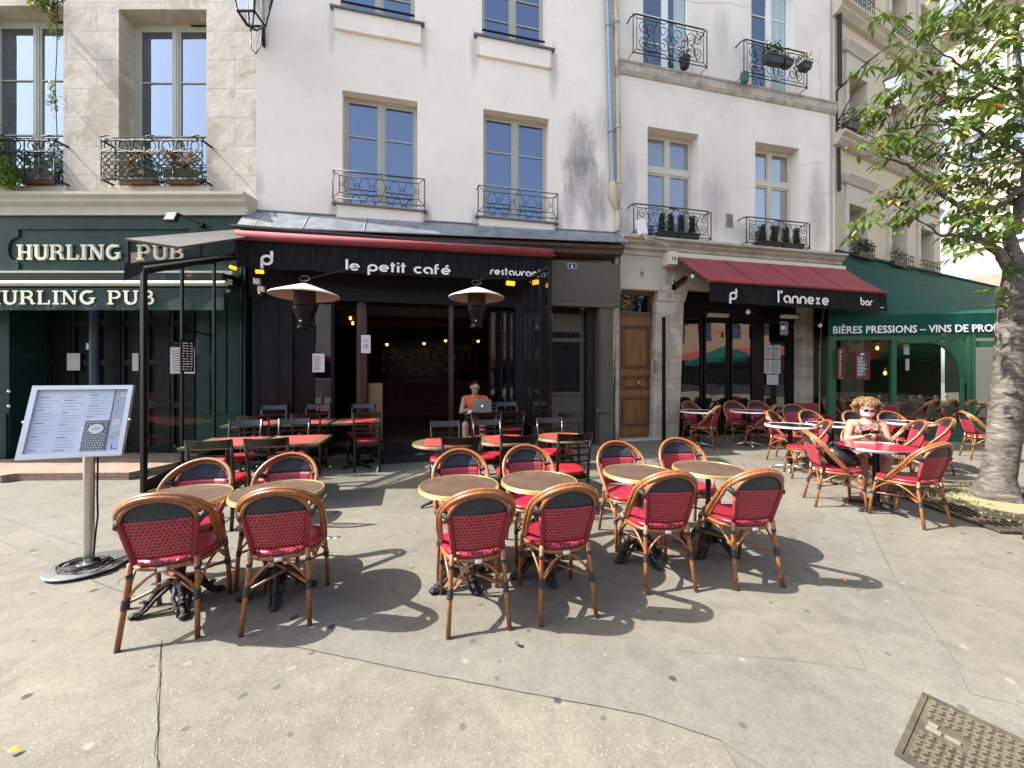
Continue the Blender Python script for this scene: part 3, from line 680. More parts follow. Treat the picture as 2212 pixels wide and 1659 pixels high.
def rail_scroll(parent, u0, u1, z0, z1, d, mt, bump=True):
    mb = MB(); y = -d; w = u1-u0; uc = (u0+u1)/2; h = z1-z0; zc = (z0+z1)/2
    top = [(u0, 0, z1), (u0, y*.6, z1+.01), (u0+.06, y, z1)]+[(u0+w*k/8, y, z1) for k in range(1, 8)]+[(u1-.06, y, z1), (u1, y*.6, z1+.01), (u1, 0, z1)]
    mb.tube(top, .015, 6); mb.tube([(u0, 0, z0), (u0, y, z0), (u1, y, z0), (u1, 0, z0)], .011, 6)
    for u in (u0, u1): mb.tube([(u, y, z0-.03), (u, y, z1)], .012, 6)
    i0 = .09
    for u, s_ in ((u0+i0, -1), (u1-i0, 1)):
        mb.tube([(u, y, z0+.08), (u, y, z1-.08)], .008, 5); mb.tube([(u, y, z0+.08), (u+s_*i0, y, z0)], .007, 5); mb.tube([(u, y, z1-.08), (u+s_*i0, y, z1)], .007, 5)
    b = .05 if bump else 0
    pts = [(u0+i0, y, z1-.08), (uc-.22, y, z1-.08), (uc-.16, y, z1-.08-b*.2), (uc-.10, y, z1-.03), (uc, y, z1-.015), (uc+.10, y, z1-.03), (uc+.16, y, z1-.08-b*.2), (uc+.22, y, z1-.08), (u1-i0, y, z1-.08)]
    mb.tube(pts, .008, 5)
    pts = [(x, y_, 2*zc-z) for x, y_, z in pts]; mb.tube(pts, .008, 5)
    rr = (h-.18)/4.2
    for s_ in (-1, 1):
        e = uc+s_*(w/2-i0)
        for zz, dr in ((zc+rr, 1), (zc-rr, -1)):
            spiral(mb, e-s_*rr*1.15, zz, rr*.9, R(90*dr if s_ > 0 else 90*dr), -s_*dr*1.35, y)
            spiral(mb, uc+s_*(w*.27), zz, rr*.95, R(-90*dr), s_*dr*1.35, y)
            spiral(mb, uc+s_*(w*.10), zz, rr*.95, R(-90*dr), -s_*dr*1.4, y)
        mb.tube([(uc+s_*w*.19, y, z0+.09), (uc+s_*w*.235, y, zc), (uc+s_*w*.19, y, z1-.09)], .008, 5)
        mb.tube([(uc+s_*w*.36, y, z0+.09), (uc+s_*w*.30, y, zc), (uc+s_*w*.36, y, z1-.09)], .008, 5)
        mb.tube([(uc+s_*.02, y, z0+.05), (uc+s_*.10, y, zc-.02), (uc+s_*.09, y, zc+.09), (uc+s_*.03, y, zc+.12), (uc, y, zc+.04)], .008, 5)
    mb.ell((uc, y, z1-.06), (.014, .012, .04), 6, 5); mb.ell((uc, y, zc), (.02, .014, .03), 6, 5)
    return mb.build('balcony_railing', mt, parent, smooth=True)
def rail_bars(parent, u0, u1, z0, z1, d, mt, squares=True):
    mb = MB(); y = -d
    for z in (z0, z1, z1-.12): mb.tube([(u0, 0, z), (u0, y, z), (u1, y, z), (u1, 0, z)], .011, 5)
    n = max(3, int((u1-u0)/.11))
    for k in range(n+1):
        u = u0+(u1-u0)*k/n; mb.tube([(u, y, z0-.02), (u, y, z1)], .007, 5)
        if squares and k < n and k % 2: mb.box(u, u+(u1-u0)/n, y-.006, y+.006, (z0+z1)/2-.1, (z0+z1)/2-.085); mb.box(u, u+(u1-u0)/n, y-.006, y+.006, (z0+z1)/2+.03, (z0+z1)/2+.045)
    return mb.build('balcony_railing', mt, parent)
def leaf_cloud(mb, c, r, n, size=.05, m=0, droop=.3, up=None):
    for _ in range(n):
        while True:
            p = Vector((random.uniform(-1, 1), random.uniform(-1, 1), random.uniform(-1, 1)))
            if p.length < 1: break
        q = Vector(c)+Vector((p.x*r[0], p.y*r[1], p.z*r[2])); s_ = size*random.uniform(.6, 1.4)
        a = random.uniform(0, 2*pi); e = random.uniform(-1.2, .5) if up is None else random.uniform(*up)
        d = Vector((cos(a)*cos(e), sin(a)*cos(e), sin(e))); w = d.cross(Vector((random.uniform(-.5, .5), random.uniform(-.5, .5), 1))).normalized()*s_*.22
        mb.face([mb.vert(x) for x in (q, q+d*s_*.5+w, q+d*s_, q+d*s_*.5-w)], m)
GREEN1 = mat('leaf_green', (.055, .10, .022), .5, col2=(.09, .15, .03), mixs=9)
GREEN2 = mat('leaf_dark', (.022, .045, .018), .55, col2=(.04, .075, .025), mixs=9)
GREEN3 = mat('leaf_bright', (.13, .21, .03), .5, col2=(.08, .15, .03), mixs=6)
STEMM = mat('stem', (.10, .065, .035), .8)
POTB = mat('planter_black', (.03, .032, .034), .55); TERRA = mat('terracotta', (.19, .08, .045), .8, var=.2); SOIL = mat('soil', (.03, .02, .015), .9)

# ================================================================ GROUND
ASPH = asphalt_mat('asphalt_old', (.150, .141, .118), speck=.5, blotch=1.0, warm=(1, .97, .93)); ASPH2 = asphalt_mat('asphalt_smooth', (.148, .141, .122), speck=.25, blotch=.9, warm=(1, .98, .95)); ASPH3 = asphalt_mat('asphalt_grit', (.160, .149, .125), speck=.9, blotch=1.0, warm=(1, .97, .93))
xs = [-60, -30, -16, -12]+[-9+.5*i for i in range(47)]+[16, 20, 30, 50, 80]; ys = [-60, -30, -12, -4, 0, 1, 2, 3, 4]+[4.5+.25*i for i in range(28)]+[12, 14, 18, 25, 40, 80]
mb = MB(); ids = {}
for j, y in enumerate(ys):
    for i, x in enumerate(xs): ids[i, j] = mb.vert((x, y, gz(x, y)))
for j in range(len(ys)-1):
    for i in range(len(xs)-1): mb.face((ids[i, j], ids[i+1, j], ids[i+1, j+1], ids[i, j+1]))
tag(mb.build('ground', ASPH), 'grey asphalt of the pedestrian square, worn and speckled with gum', 'ground', kind='structure')
def dens(pts, step=.25):
    o = []
    for a, b in zip(pts, pts[1:]+pts[:1]):
        a, b = Vector(a), Vector(b); n = max(1, int((b-a).length/step))
        for k in range(n):
            p = a.lerp(b, k/n); w = noise.noise(Vector((p.x*3, p.y*3, 1)))*.012; o.append((p.x+w, p.y+w))
    return o
def patch(pts, mt, lift, name, label):
    mb = MB(); mb.poly([(x, y, gz(x, y)+lift) for x, y in dens(pts)])
    tag(mb.build(name, mt), label, 'paving', kind='structure')
px = lambda *a: [G(*p) for p in a]
patch(px((0, 1118), (205, 1190), (350, 1310), (640, 1398), (900, 1452), (1100, 1490), (1390, 1545), (1560, 1600), (1690, 1690), (2500, 1690), (2400, 1520), (2150, 1505), (2060, 1425), (1930, 1245), (1860, 1100), (1700, 1170), (1790, 1290), (1870, 1448), (1500, 1410), (1200, 1395), (900, 1340), (700, 1290), (430, 1290), (300, 1210), (0, 1060)), ASPH2, .004, 'pavement', 'smoother grey asphalt band crossing the square')
patch([G(-500, 1800), *px((340, 1800), (342, 1550), (347, 1390), (200, 1255), (0, 1170))], ASPH3, .0045, 'pavement', 'coarse tan asphalt left of the crack')
patch(px((355, 1800), (352, 1560), (350, 1392), (640, 1403), (900, 1457), (1100, 1495), (1390, 1550), (1560, 1605), (1680, 1800)), ASPH3, .0045, 'pavement', 'coarse tan asphalt right of the crack')
CRK = mat('crack_dark', (.045, .042, .036), .95); CRS = mat('crack_soft', (.095, .09, .078), .95); SEAM = mat('seam_light', (.145, .136, .115), .9)
def crack(pts, w, mt, label, jit=.012):
    P = [Vector((*p, 0)) for p in pts]; Q = []
    for a, b in zip(P, P[1:]):
        n = max(2, int((b-a).length/.025))
        for k in range(n): Q.append(a.lerp(b, k/n))
    Q.append(P[-1]); mb = MB(); L = []
    for i, p in enumerate(Q):
        t = (Q[min(i+1, len(Q)-1)]-Q[max(i-1, 0)]).normalized(); n_ = Vector((-t.y, t.x, 0)); j = n_*(noise.noise(p*9)*jit*1.6+random.uniform(-jit, jit)*.25); ww = w*(.7+.5*noise.noise(p*23))
        L.append((p+j+n_*ww/2, p+j-n_*ww/2))
    for (a, b), (c, d) in zip(L, L[1:]): mb.quad(*[(v.x, v.y, gz(v.x, v.y)+.0056) for v in (a, b, d, c)])
    tag(mb.build('pavement_crack', mt), label, 'crack', kind='structure')
crack(px((347, 1385), (343, 1470), (340, 1560), (338, 1800)), .0045, CRK, 'dark crack running towards the viewer', .008)
crack(px((250, 1262), (300, 1225)), .006, CRK, 'short crack beside the menu stand')
crack(px((1860, 1100), (1930, 1245), (2060, 1425), (2095, 1500), (2200, 1525)), .004, CRS, 'curved seam at right', .001)
crack(px((1790, 1290), (1840, 1380), (1872, 1450)), .003, CRS, 'short seam', .002)
crack(px((1470, 1408), (1700, 1425), (1872, 1450)), .003, CRS, 'cross seam', .002)
crack(px((640, 1398), (900, 1452), (1100, 1490), (1390, 1545), (1560, 1600), (1700, 1700)), .006, SEAM, 'pale seam between two asphalts', .003)
crack(px((0, 1170), (200, 1255), (350, 1312)), .005, CRS, 'seam at left', .003)
# the raised brick-paved step of the pub
BRK = stone_mat('paving_brick', (.26, .175, .13), (.32, .22, .165), (.17, .13, .10), bw=.2, rh=.1)
m_, t_ = BRK, BRK.node_tree
for l in list(t_.links):
    if l.to_socket.name == 'Y' : t_.links.remove(l)
for n in t_.nodes:
    if n.type == 'COMBXYZ':
        s_ = [q for q in t_.nodes if q.type == 'SEPXYZ'][0]
        ad = nd(t_, 'ShaderNodeMath', operation='ADD'); lk(t_, s_, 1, ad, 0); lk(t_, s_, 2, ad, 1); lk(t_, ad, 0, n, 'Y'); 
        for l in list(t_.links):
            if l.to_node == n and l.to_socket.name == 'X': t_.links.remove(l)
        lk(t_, s_, 0, n, 'X')
mb = MB(); E = [(-14, 5.58), (-7.43, 5.60), (-7.36, 5.72), (-5.74, 5.76), (-5.6, 6.45), (-5.55, 7.4), (-14, 7.4)]
mb.poly([(x, y, .112) for x, y in E])
for a, b in zip(E, E[1:5]): mb.quad((*a, -.02), (*b, -.02), (*b, .112), (*a, .112))
tag(mb.build('pavement_step', BRK), 'raised step paved in pinkish brick before the pub', 'pavement', kind='structure')

# ================================================================ CAFE BUILDING (frame A)
B2 = fA.th('cafe_building', 'white rendered building with two windows per floor above the black cafe front', 'building')
uL, uM = fA.u(553), fA.u(1334); uR3 = fA.u(1803)
hA = [fA.u(739.6), fA.u(901.4), 4.80, 6.96]; hB = [fA.u(1044), fA.u(1185.7), 4.80, 7.02]
zC = fA.z(740, 22)
hC = [fA.u(735), fA.u(896), zC, zC+2.2]; hD = [fA.u(1041), fA.u(1178), zC, zC+2.2]
print('A holes', hA, hB, hC, hD, uL, uM, uR3)
WH = plaster_mat('plaster_white', (.88, .82, .73), stain=(.22, .215, .215), boxes=((fA.u(1250), 6.25, .42, .95, 1.0), (fA.u(1290), 5.3, .34, .8, .7), (fA.u(1230), 5.2, .2, .5, .6), (fA.u(556), 5.0, .12, .3, .5), (hA[0]-.16, 4.62, .10, .35, .55), (hA[1]+.18, 4.62, .10, .35, .55), (hB[0]-.16, 4.62, .10, .35, .55), (hB[1]+.2, 4.75, .14, .45, .7), (hC[0]-.15, 8.1, .09, .5, .4), (hC[1]+.18, 8.1, .09, .5, .4), (hD[0]-.15, 8.1, .09, .5, .4), (hD[1]+.18, 8.0, .12, .6, .5), (fA.u(1300), 7.0, .2, .5, .3)), streak=.14)
mb = MB(); wall(mb, uL, uM, 4.42, 13.9, [hA, hB, hC, hD], .24)
for h in (hA, hB): h2 = (h[0]-.09, h[1]+.06)
mb.box(uL, uM, .26, 10, 3.9, 13.85)
mb.box(uL, uM, .0, 10, 13.9, 13.95)
mb.build('wall', WH, B2, fix=False)
GP = pane_mat('pane_blue', (.006, .010, .03), .30, tint=(.62, .76, 1))
for h in (hA, hB, hC, hD):
    rows = 3
    window(B2, h[0], h[1], h[2], h[3], .17, GREYF, GP, rows=4 if h[3]-h[2] > 2.0 and h in (hC, hD) else 3)
    vb = MB(); vb.box(h[0]+(h[1]-h[0])*.56, h[0]+(h[1]-h[0])*.86, .155, .172, h[3]-.045, h[3]-.015); vb.build('vent', CREAMF, B2)
SILL = mat('zinc_sill', (.16, .18, .18), .5, metal=.4)
for h in (hA, hB, hC, hD):
    mb = MB(); mb.box(h[0]-.10, h[1]+.12, -.055, .10, h[2]-.40, h[2]-.03, 0); mb.box(h[0]-.17, h[1]+.19, -.10, .10, h[2]-.03, h[2]-.005, 1)
    mb.build('window_sill', [WH, SILL], B2)
BRZ = mat('railing_bronze', (.09, .082, .065), .5, metal=.3)
for h in (hA, hB): rail_ovals(B2, h[0]-.13, h[1]+.14, h[2]+.04, h[2]+.56, .17, BRZ)
for h in (hC, hD):
    mb = MB(); mb.tube([(h[0], .06, h[2]+.22), (h[1], .06, h[2]+.22)], .02, 8); mb.build('guard_rail', BLACKM, B2)
# zinc canopy and cornice
ZINC = mat('zinc', (.19, .21, .235), .36, metal=.35, var=.25, vs=5, col2=(.27, .28, .29), mixs=4, stretch=(1, 1, 1))
RUSTW = mat('old_timber', (.10, .065, .045), .85, var=.4, vs=12, col2=(.05, .04, .035), mixs=10, stretch=(.4, 1, 3), bump=.5)
uE = fA.u(1329)+.02
cz = lambda a, b: 4.53+.18*a+(-.47+.11*a)*(b*.75+.25*b*b)
mb = MB(); mb.grid(lambda a, b: (uL-.1+(uE-uL+.1)*a, -.005-.515*b, cz(a, b)+.006*sin(a*40)*b), 24, 6)
for u_ in (560, 662, 790, 950, 1075, 1225, 1320):
    u = fA.u(u_, .3); a_ = (u-uL+.1)/(uE-uL+.1); mb.tube([(u, -.005-.515*q, cz(a_, q)+.004) for q in (0, .3, .6, 1)], .011, 6)
mb.tube([(uL-.1, -.525, cz(0, 1)-.01), (uE, -.525, cz(1, 1)-.01)], .014, 6); mb.tube([(uL, -.012, 4.545), (uE, -.012, 4.725)], .016, 6)
mb.build('zinc_canopy', ZINC, B2, fix=False, solid=.006)
mb = MB(); n_ = 12; pr = [(0, 4.0), (-.005, 4.30), (-.47, 4.03), (-.48, 3.97), (-.42, 3.93), (-.40, 3.86), (0, 3.84)]; V0 = []
for i in range(n_+1):
    a = i/n_; V0.append([mb.vert((uL+(uE-.05-uL)*a, y_, z_+.26*a)) for y_, z_ in pr])
for A_, B_ in zip(V0, V0[1:]):
    for k in range(len(pr)): k2 = (k+1) % len(pr); mb.face((A_[k2], A_[k], B_[k], B_[k2]))
mb.face(V0[0]); mb.face(V0[-1][::-1])
mb.build('cornice', RUSTW, B2)
# black shopfront
BLK = mat('shopfront_black', (.0055, .0055, .0065), .45, var=.3, vs=3, spec=.22)
uo0, uo1 = fA.u(632, .35), fA.u(1118, .35)    # the opening
zop = 2.92; zfl = .34
mb = MB()
mb.box(uL+.02, fA.u(1186, .35), -.35, -.02, 3.2, 3.93)
mb.box(uL+.02, fA.u(1180, .35), -.34, -.02, zop, 3.2)
mb.box(fA.u(545, .35), uo0, -.36, .25, -.2, zop)            # left solid panel
for pxv in (556, 600):
    u = fA.u(pxv, .36); mb.box(u-.012, u+.012, -.372, -.36, .1, zop)
mb.box(fA.u(1112, .35), fA.u(1186, .35), -.36, .35, -.2, zop)
mb.build('shopfront', BLK, B2)
# interior
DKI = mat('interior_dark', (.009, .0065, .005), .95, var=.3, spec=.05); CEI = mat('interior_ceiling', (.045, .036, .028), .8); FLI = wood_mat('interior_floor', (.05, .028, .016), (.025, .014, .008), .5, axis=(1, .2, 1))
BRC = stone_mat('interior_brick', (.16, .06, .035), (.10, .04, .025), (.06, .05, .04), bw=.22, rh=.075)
i0, i1 = uL+.1, fA.u(1160)
mb = MB()
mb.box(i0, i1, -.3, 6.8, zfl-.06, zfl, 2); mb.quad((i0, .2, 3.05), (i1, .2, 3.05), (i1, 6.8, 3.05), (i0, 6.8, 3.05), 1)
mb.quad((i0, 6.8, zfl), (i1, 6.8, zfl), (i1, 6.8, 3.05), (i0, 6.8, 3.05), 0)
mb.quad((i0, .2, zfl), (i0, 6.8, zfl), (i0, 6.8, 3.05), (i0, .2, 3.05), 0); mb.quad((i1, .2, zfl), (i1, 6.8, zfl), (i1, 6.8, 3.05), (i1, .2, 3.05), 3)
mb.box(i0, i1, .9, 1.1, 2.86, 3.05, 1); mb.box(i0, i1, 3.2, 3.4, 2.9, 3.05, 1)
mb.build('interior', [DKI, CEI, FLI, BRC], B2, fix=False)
# dark columns
MAROON = mat('maroon_paint', (.030, .010, .009), .35, coat=.3, var=.2)
uc_ = fA.u(782, .15); mb = MB(); mb.tube([(uc_, -.15, .1), (uc_, -.15, zop+.02)], .118, 20); mb.build('column', MAROON, B2, smooth='auto')
uc2 = fA.u(974, .2); mb = MB(); mb.box(uc2-.045, uc2+.045, -.27, -.18, .15, zop+.01); mb.build('post', RUSTW if False else MAROON, B2, bevel=.006)
# fixed glazed leaf left of the opening
def glazed(parent, u0, u1, z0, z1, y, fm, pm, w=.06, kick=None, name='glazed_panel', yaw=None):
    mb = MB(); mb.box(u0, u0+w, y-.03, y+.03, z0, z1); mb.box(u1-w, u1, y-.03, y+.03, z0, z1); mb.box(u0+w, u1-w, y-.03, y+.03, z1-w, z1); mb.box(u0+w, u1-w, y-.03, y+.03, z0, z0+(kick or w))
    o = mb.build(name, fm, parent, fix=False); mb = MB(); mb.quad((u0+w-.01, y, z0+.02), (u1-w+.01, y, z0+.02), (u1-w+.01, y, z1-.02), (u0+w-.01, y, z1-.02)); mb.build('pane', pm, o, fix=False); return o
PGD = pane_mat('pane_shop', (.004, .004, .005), .13)
glazed(B2, fA.u(672, .30), fA.u(723, .30), .2, zop, -.30, BLACKP, PGD, kick=.25)
mb = MB(); mb.box(uo0, fA.u(672, .3), -.31, .2, 0, zop); mb.build('door_jamb', BLACKP, B2)
# folded leaves at the right of the opening
for k, (pa, pb, dd) in enumerate(((1056, 1078, .05), (1080, 1098, .22), (1098, 1113, .30))):
    ua, ub = fA.u(pa, dd), fA.u(pb, dd); glazed(B2, ua, ub, .2, zop-.02-.03*k, -dd, BLACKP, PGD, w=.04, name='folded_door', kick=.5)
# steps
TREAD = mat('step_rubber', (.007, .008, .010), .5, bump=1, bs=120)
mb = MB(); ua, ub = fA.u(828, .9), fA.u(926, .9); mb.box(fA.u(808, .5), fA.u(925, .5), -.62, -.34, -.1, .325); mb.box(ua, ub, -1.0, -.62, -.1, .2)
mb.build('step', TREAD, B2, bevel=.006)
# olive grey side door with grille, number 6
OLV = mat('olive_paint', (.098, .094, .072), .6, var=.12, bump=.1, bs=20, spec=.25); OLVD = mat('olive_dark', (.02, .019, .016), .6, spec=.25)
z2x = lambda z: 1152.1+z*.3307
z2y = lambda z: 493.7+z*.3307
d6a, d6b = fA.u(z2x(88), .22), fA.u(z2x(355), .22)
mb = MB()
mb.box(fA.u(1186, .35), uE-.08, -.345, -.02, 3.02, 3.92)                                  # fascia
mb.box(fA.u(z2x(425), .35), fA.u(z2x(515), .35), -.40, .1, 0, 3.02); mb.box(fA.u(z2x(440), .41), fA.u(z2x(500), .41), -.42, -.40, .85, 2.85)
mb.box(fA.u(z2x(400), .35), fA.u(z2x(500), .35), -.44, -.40, .80, .86); mb.box(fA.u(z2x(88), .35), fA.u(z2x(520), .35), -.43, -.35, 2.98, 3.06)
mb.box(d6b, fA.u(z2x(425), .2), -.20, .1, 0, 3.0, 1)
mb.build('side_porch', [OLV, OLVD], B2, bevel=.006)
mb = MB(); mb.box(d6a-.15, d6b, -.02, .05, .1, 3.0); mb.box(d6a-.15, d6b, -.06, -.02, 2.28, 2.36)
mb.box(fA.u(z2x(98), .03), fA.u(z2x(322), .03), -.05, -.02, 1.15, 1.22)
for (za, zb, c, d) in ((100, 315, 555, 420),):
    pass
D6 = mb.build('side_door', OLV, B2, bevel=.005)
mb = MB(); ga, gb = fA.u(z2x(98), .04), fA.u(z2x(300), .04); g0, g1 = fA.z(z2x(200), z2y(1065), .04), fA.z(z2x(200), z2y(680), .04)
mb.box(ga, gb, -.035, -.02, g0, g1, 1)
for z in (g0, g1, g0+.12, g1-.12): mb.box(ga, gb, -.055, -.042, z-.008, z+.008)
for u in (ga, gb, ga+.1, gb-.1): mb.box(u-.008, u+.008, -.0545, -.0425, g0, g1)
gm = (ga+gb)/2
for zz in [g0+.2+i*(g1-g0-.4)/5 for i in range(6)]:
    for s_ in (-1, 1): spiral(mb, gm+s_*.09, zz, .085, R(90), s_*1.3, -.05, .007); spiral(mb, gm+s_*.07, zz+.1, .06, R(-90), -s_*1.2, -.05, .006)
for k in range(9):
    for s_ in (ga+.05, gb-.05): ring(mb, s_, g0+.1+k*(g1-g0-.2)/8, .035, .05, -.05, .006, 10)
for k in range(6):
    for s_ in (g0+.06, g1-.06): ring(mb, ga+.12+k*(gb-ga-.24)/5, s_, .04, .035, -.05, .006, 10)
mb.build('door_grille', [IRON, BLACKP], D6, fix=False)
mb = MB(); t0_, t1_ = fA.z(z2x(200), z2y(555), .04), fA.z(z2x(200), z2y(418), .04); mb.box(ga, gb+.02, -.035, -.018, t0_, t1_, 1)
for k in range(8):
    for j in range(4): ring(mb, ga+.05+k*(gb-ga-.08)/7, t0_+.05+j*(t1_-t0_-.1)/3, .05, .05, -.045, .005, 10)
mb.build('door_grille', [IRON, BLACKP], D6, fix=False)
def plaque(frame, px0, px1, py0, py1, d, txt, bg, fg, label):
    ua, z1 = frame.uz(px0, py0, d); ub, z0 = frame.uz(px1, py1, d); t = frame.th('number_plaque', label, 'house number', u=(ua+ub)/2, d=d, z=(z0+z1)/2)
    w, h = (ub-ua)/2, (z1-z0)/2; mb = MB(); mb.box(-w, w, -.008, 0, -h, h, 0); mb.box(-w*.9, w*.9, -.010, -.008, -h*.88, h*.88, 1); mb.build('plate', [fg, bg], t)
    o = font_text(txt, h*1.9, fg, t, (0, -.011, 0), name='number'); a, b = text_width(o); o.location = (-(a+b)/2, -.0125, -h*.66)
plaque(fA, 1226.5, 1244.5, 568.5, 581.5, .36, '6', mat('navy', (.012, .02, .06), .4), WHITEL, 'small navy enamel number plate above the grey side door')
# ================================================================ ANNEXE BUILDING (same plane)
B3 = fA.th('annexe_building', 'soot-streaked whitewashed old building with scrolled balconies over the bar', 'building')
z3x = lambda z: 1261.8+z*.3307
z3y = lambda z: z*.3307
WH3 = plaster_mat('plaster_old', (.79, .745, .675), stain=(.28, .275, .27), boxes=((fA.u(1545), 5.75, .45, .8, .6), (fA.u(1765), 5.8, .3, 1.0, .6), (fA.u(1360), 6.0, .22, .8, .55), (fA.u(1560), 9.6, .25, .7, .35), (fA.u(1345), 4.9, .25, .35, .5), (fA.u(1600), 5.0, .6, .25, .4)), fleck=.09, streak=.4)
h3a = [fA.u(1399), fA.u(1509), 4.70, 7.20]; h3b = [fA.u(1631.5), fA.u(1727), 4.70, 7.25]
zT = 8.55
h3c = [fA.u(1387.5), fA.u(1497), zT, zT+2.6]; h3d = [fA.u(1623), fA.u(1715), zT, zT+2.6]
print('B3', h3a, h3b, h3c, 'course z', fA.z(1339, 137), fA.z(1794, 226.5), 'cornice', fA.z(1340, 512), fA.z(1815, 550), fA.z(1340, 548))
mb = MB(); wall(mb, uM, uR3, 3.9, 13.9, [h3a, h3b, h3c, h3d], .30); mb.box(uM, uR3, .32, 10, 3.3, 13.85); mb.box(uM, uR3, 0, 10, 13.9, 13.95)
mb.build('wall', WH3, B3, fix=False)
mb = MB(); mb.sweep_x([(0, zT-.30), (0, zT-.02), (-.10, zT-.02), (-.10, zT-.05), (-.07, zT-.07), (-.07, zT-.22), (-.03, zT-.28)], uM, uR3); mb.build('string_course', mat('course_stone', (.50, .46, .40), .8, var=.2, col2=(.3, .28, .25), mixs=4), B3)
zc = 4.62
mb = MB(); mb.sweep_x([(0, zc), (-.30, zc-.01), (-.30, zc-.06), (-.22, zc-.09), (-.22, zc-.13), (-.14, zc-.18), (-.14, zc-.24), (-.08, zc-.28), (-.08, zc-.37), (0, zc-.38)], uM, uR3+.05)
STC = mat('cornice_stone', (.46, .42, .35), .85, var=.15, vs=5, col2=(.33, .30, .26), mixs=3, bump=.3, bs=30)
mb.build('cornice', STC, B3)
GP3 = pane_mat('pane_curtain', (.16, .18, .22), .22, tint=(.8, .9, 1)); GP3b = pane_mat('pane_dim', (.10, .11, .115), .35); GPc = pane_mat('pane_slate', (.02, .03, .045), .22, tint=(.7, .85, 1))
window(B3, h3a[0], h3a[1], h3a[2], h3a[3], .24, CREAMF, GP3, rows=2, transom=.66)
window(B3, h3b[0], h3b[1], h3b[2], h3b[3], .24, CREAMF, GP3b, rows=2, transom=.66)
CURT = mat('curtain', (.42, .52, .55), .8, var=.25, vs=3, stretch=(14, 1, .2))
for h in (h3c, h3d):
    w_ = window(B3, h[0], h[1], h[2], h[3], .12, WHITEF, GPc, rows=4, fr=.07, mid=.055)
    mb = MB(); c0 = (h[0]+h[1])/2+(.25 if h is h3c else .08)
    mb.grid(lambda a, b: (c0+(h[1]-.12-c0)*a, .149+.0*a, h[2]+.1+(h[3]-h[2]-.2)*b), 6, 1); mb.build('curtain', CURT, w_, fix=False)
for (a, b, h, z0) in ((1369, 1536, .62, 4.68), (1612, 1749, .60, 4.68), (1367.6, 1527, .84, zT+.03), (1607, 1743, .84, zT+.03)):
    rail_scroll(B3, fA.u(a, .25), fA.u(b, .25), z0, z0+h, .25, IRON)
# ground floor masonry: lintel, door surround, piers
STN = stone_mat('pier_stone', (.50, .45, .37), (.41, .37, .30), (.24, .21, .17), bw=1.2, rh=.5, patch=(.57, .53, .46))
zl = fA.z(1380, 627); zcap = fA.z(1440, 635, .05)
mb = MB(); mb.box(fA.u(1337), fA.u(1436), -.06, .4, zl, zc-.37); mb.box(fA.u(1436), uR3, .0, .4, 3.55, zc-.37)
mb.build('lintel', mat('lintel_stone', (.55, .50, .41), .85, var=.15, vs=4, bump=.3, bs=25, col2=(.42, .385, .32)), B3, bevel=.012)
def taper(mb, u0, u1, v0, v1, y0, y1, z0, z1):   # pier narrowing or widening upward
    P = [(u0, y0, z0), (u1, y0, z0), (u1, y1, z0), (u0, y1, z0), (v0, y0, z1), (v1, y0, z1), (v1, y1, z1), (v0, y1, z1)]
    b = len(mb.v); mb.v += P
    for q in ((0, 3, 2, 1), (4, 5, 6, 7), (0, 1, 5, 4), (1, 2, 6, 5), (2, 3, 7, 6), (3, 0, 4, 7)): mb.face([b+i for i in q])
mb = MB(); cap = 3.42
taper(mb, fA.u(1407), fA.u(1463), fA.u(1416), fA.u(1475), -.05, .4, -.1, 3.25)
taper(mb, fA.u(1418), fA.u(1476), fA.u(1418), fA.u(1485), -.07, .4, 3.25, 3.62)
mb.build('pier', STN, B3, bevel=.015)
mb = MB(); taper(mb, fA.u(1327), fA.u(1334.5), fA.u(1327), fA.u(1336), -.05, .3, -.1, 3.3); taper(mb, fA.u(1327), fA.u(1336), fA.u(1327), fA.u(1346), -.055, .3, 3.3, 3.7); mb.build('pier', STN, B3, bevel=.01)
mb = MB(); mb.box(fA.u(1729), fA.u(1754), -.04, .35, -.1, 3.6); mb.build('pilaster', STN, B3, bevel=.01)
# wooden door no. 4
WD = wood_mat('door_oak', (.25, .115, .038), (.12, .052, .019), rough=.4, scale=10, axis=(2, 2, .18), coat=.2)
WDD = wood_mat('door_oak_dark', (.15, .075, .03), (.08, .04, .018), rough=.5, scale=10, axis=(2, 2, .18), coat=.1)
du0, du1 = fA.u(1335, -.12), fA.u(1413, -.12); yD = .12
def dz(py): return fA.z(1375, py, -.12)
D4 = None
mb = MB(); mb.box(du0, du1, yD, yD+.05, .15, dz(684)); D4 = mb.build('door', WD, B3)
mb = MB(); f = .10
mb.box(du0, du0+f*.8, yD-.02, yD, .15, dz(684)); mb.box(du1-f*1.3, du1, yD-.02, yD, .15, dz(684))
for py in ((684, 704), (797, 812), (842, 857), (922, 940)): mb.box(du0+f*.8, du1-f*1.3, yD-.02, yD, dz(py[1]), dz(py[0]))
mb.build('door_rail', WD, D4, bevel=.005)
for (a, b) in ((706, 795), (814, 840), (859, 920)):
    mb = MB(); x0, x1 = du0+f*.85, du1-f*1.35; z0, z1 = dz(b), dz(a)
    for k, (o_, yy) in enumerate(((0, -.03), (.03, -.022))): 
        mb.box(x0+o_, x0+o_+.02, yD+yy, yD-.001, z0+o_, z1-o_, 1); mb.box(x1-o_-.02, x1-o_, yD+yy, yD-.001, z0+o_, z1-o_, 1)
        mb.box(x0+o_+.02, x1-o_-.02, yD+yy, yD-.001, z1-o_-.02, z1-o_, 1); mb.box(x0+o_+.02, x1-o_-.02, yD+yy, yD-.001, z0+o_, z0+o_+.02, 1)
    mb.box(x0+.09, x1-.09, yD-.014, yD-.001, z0+.06, z1-.06, 0)
    mb.build('door_panel', [WD, WDD], D4, bevel=.003)
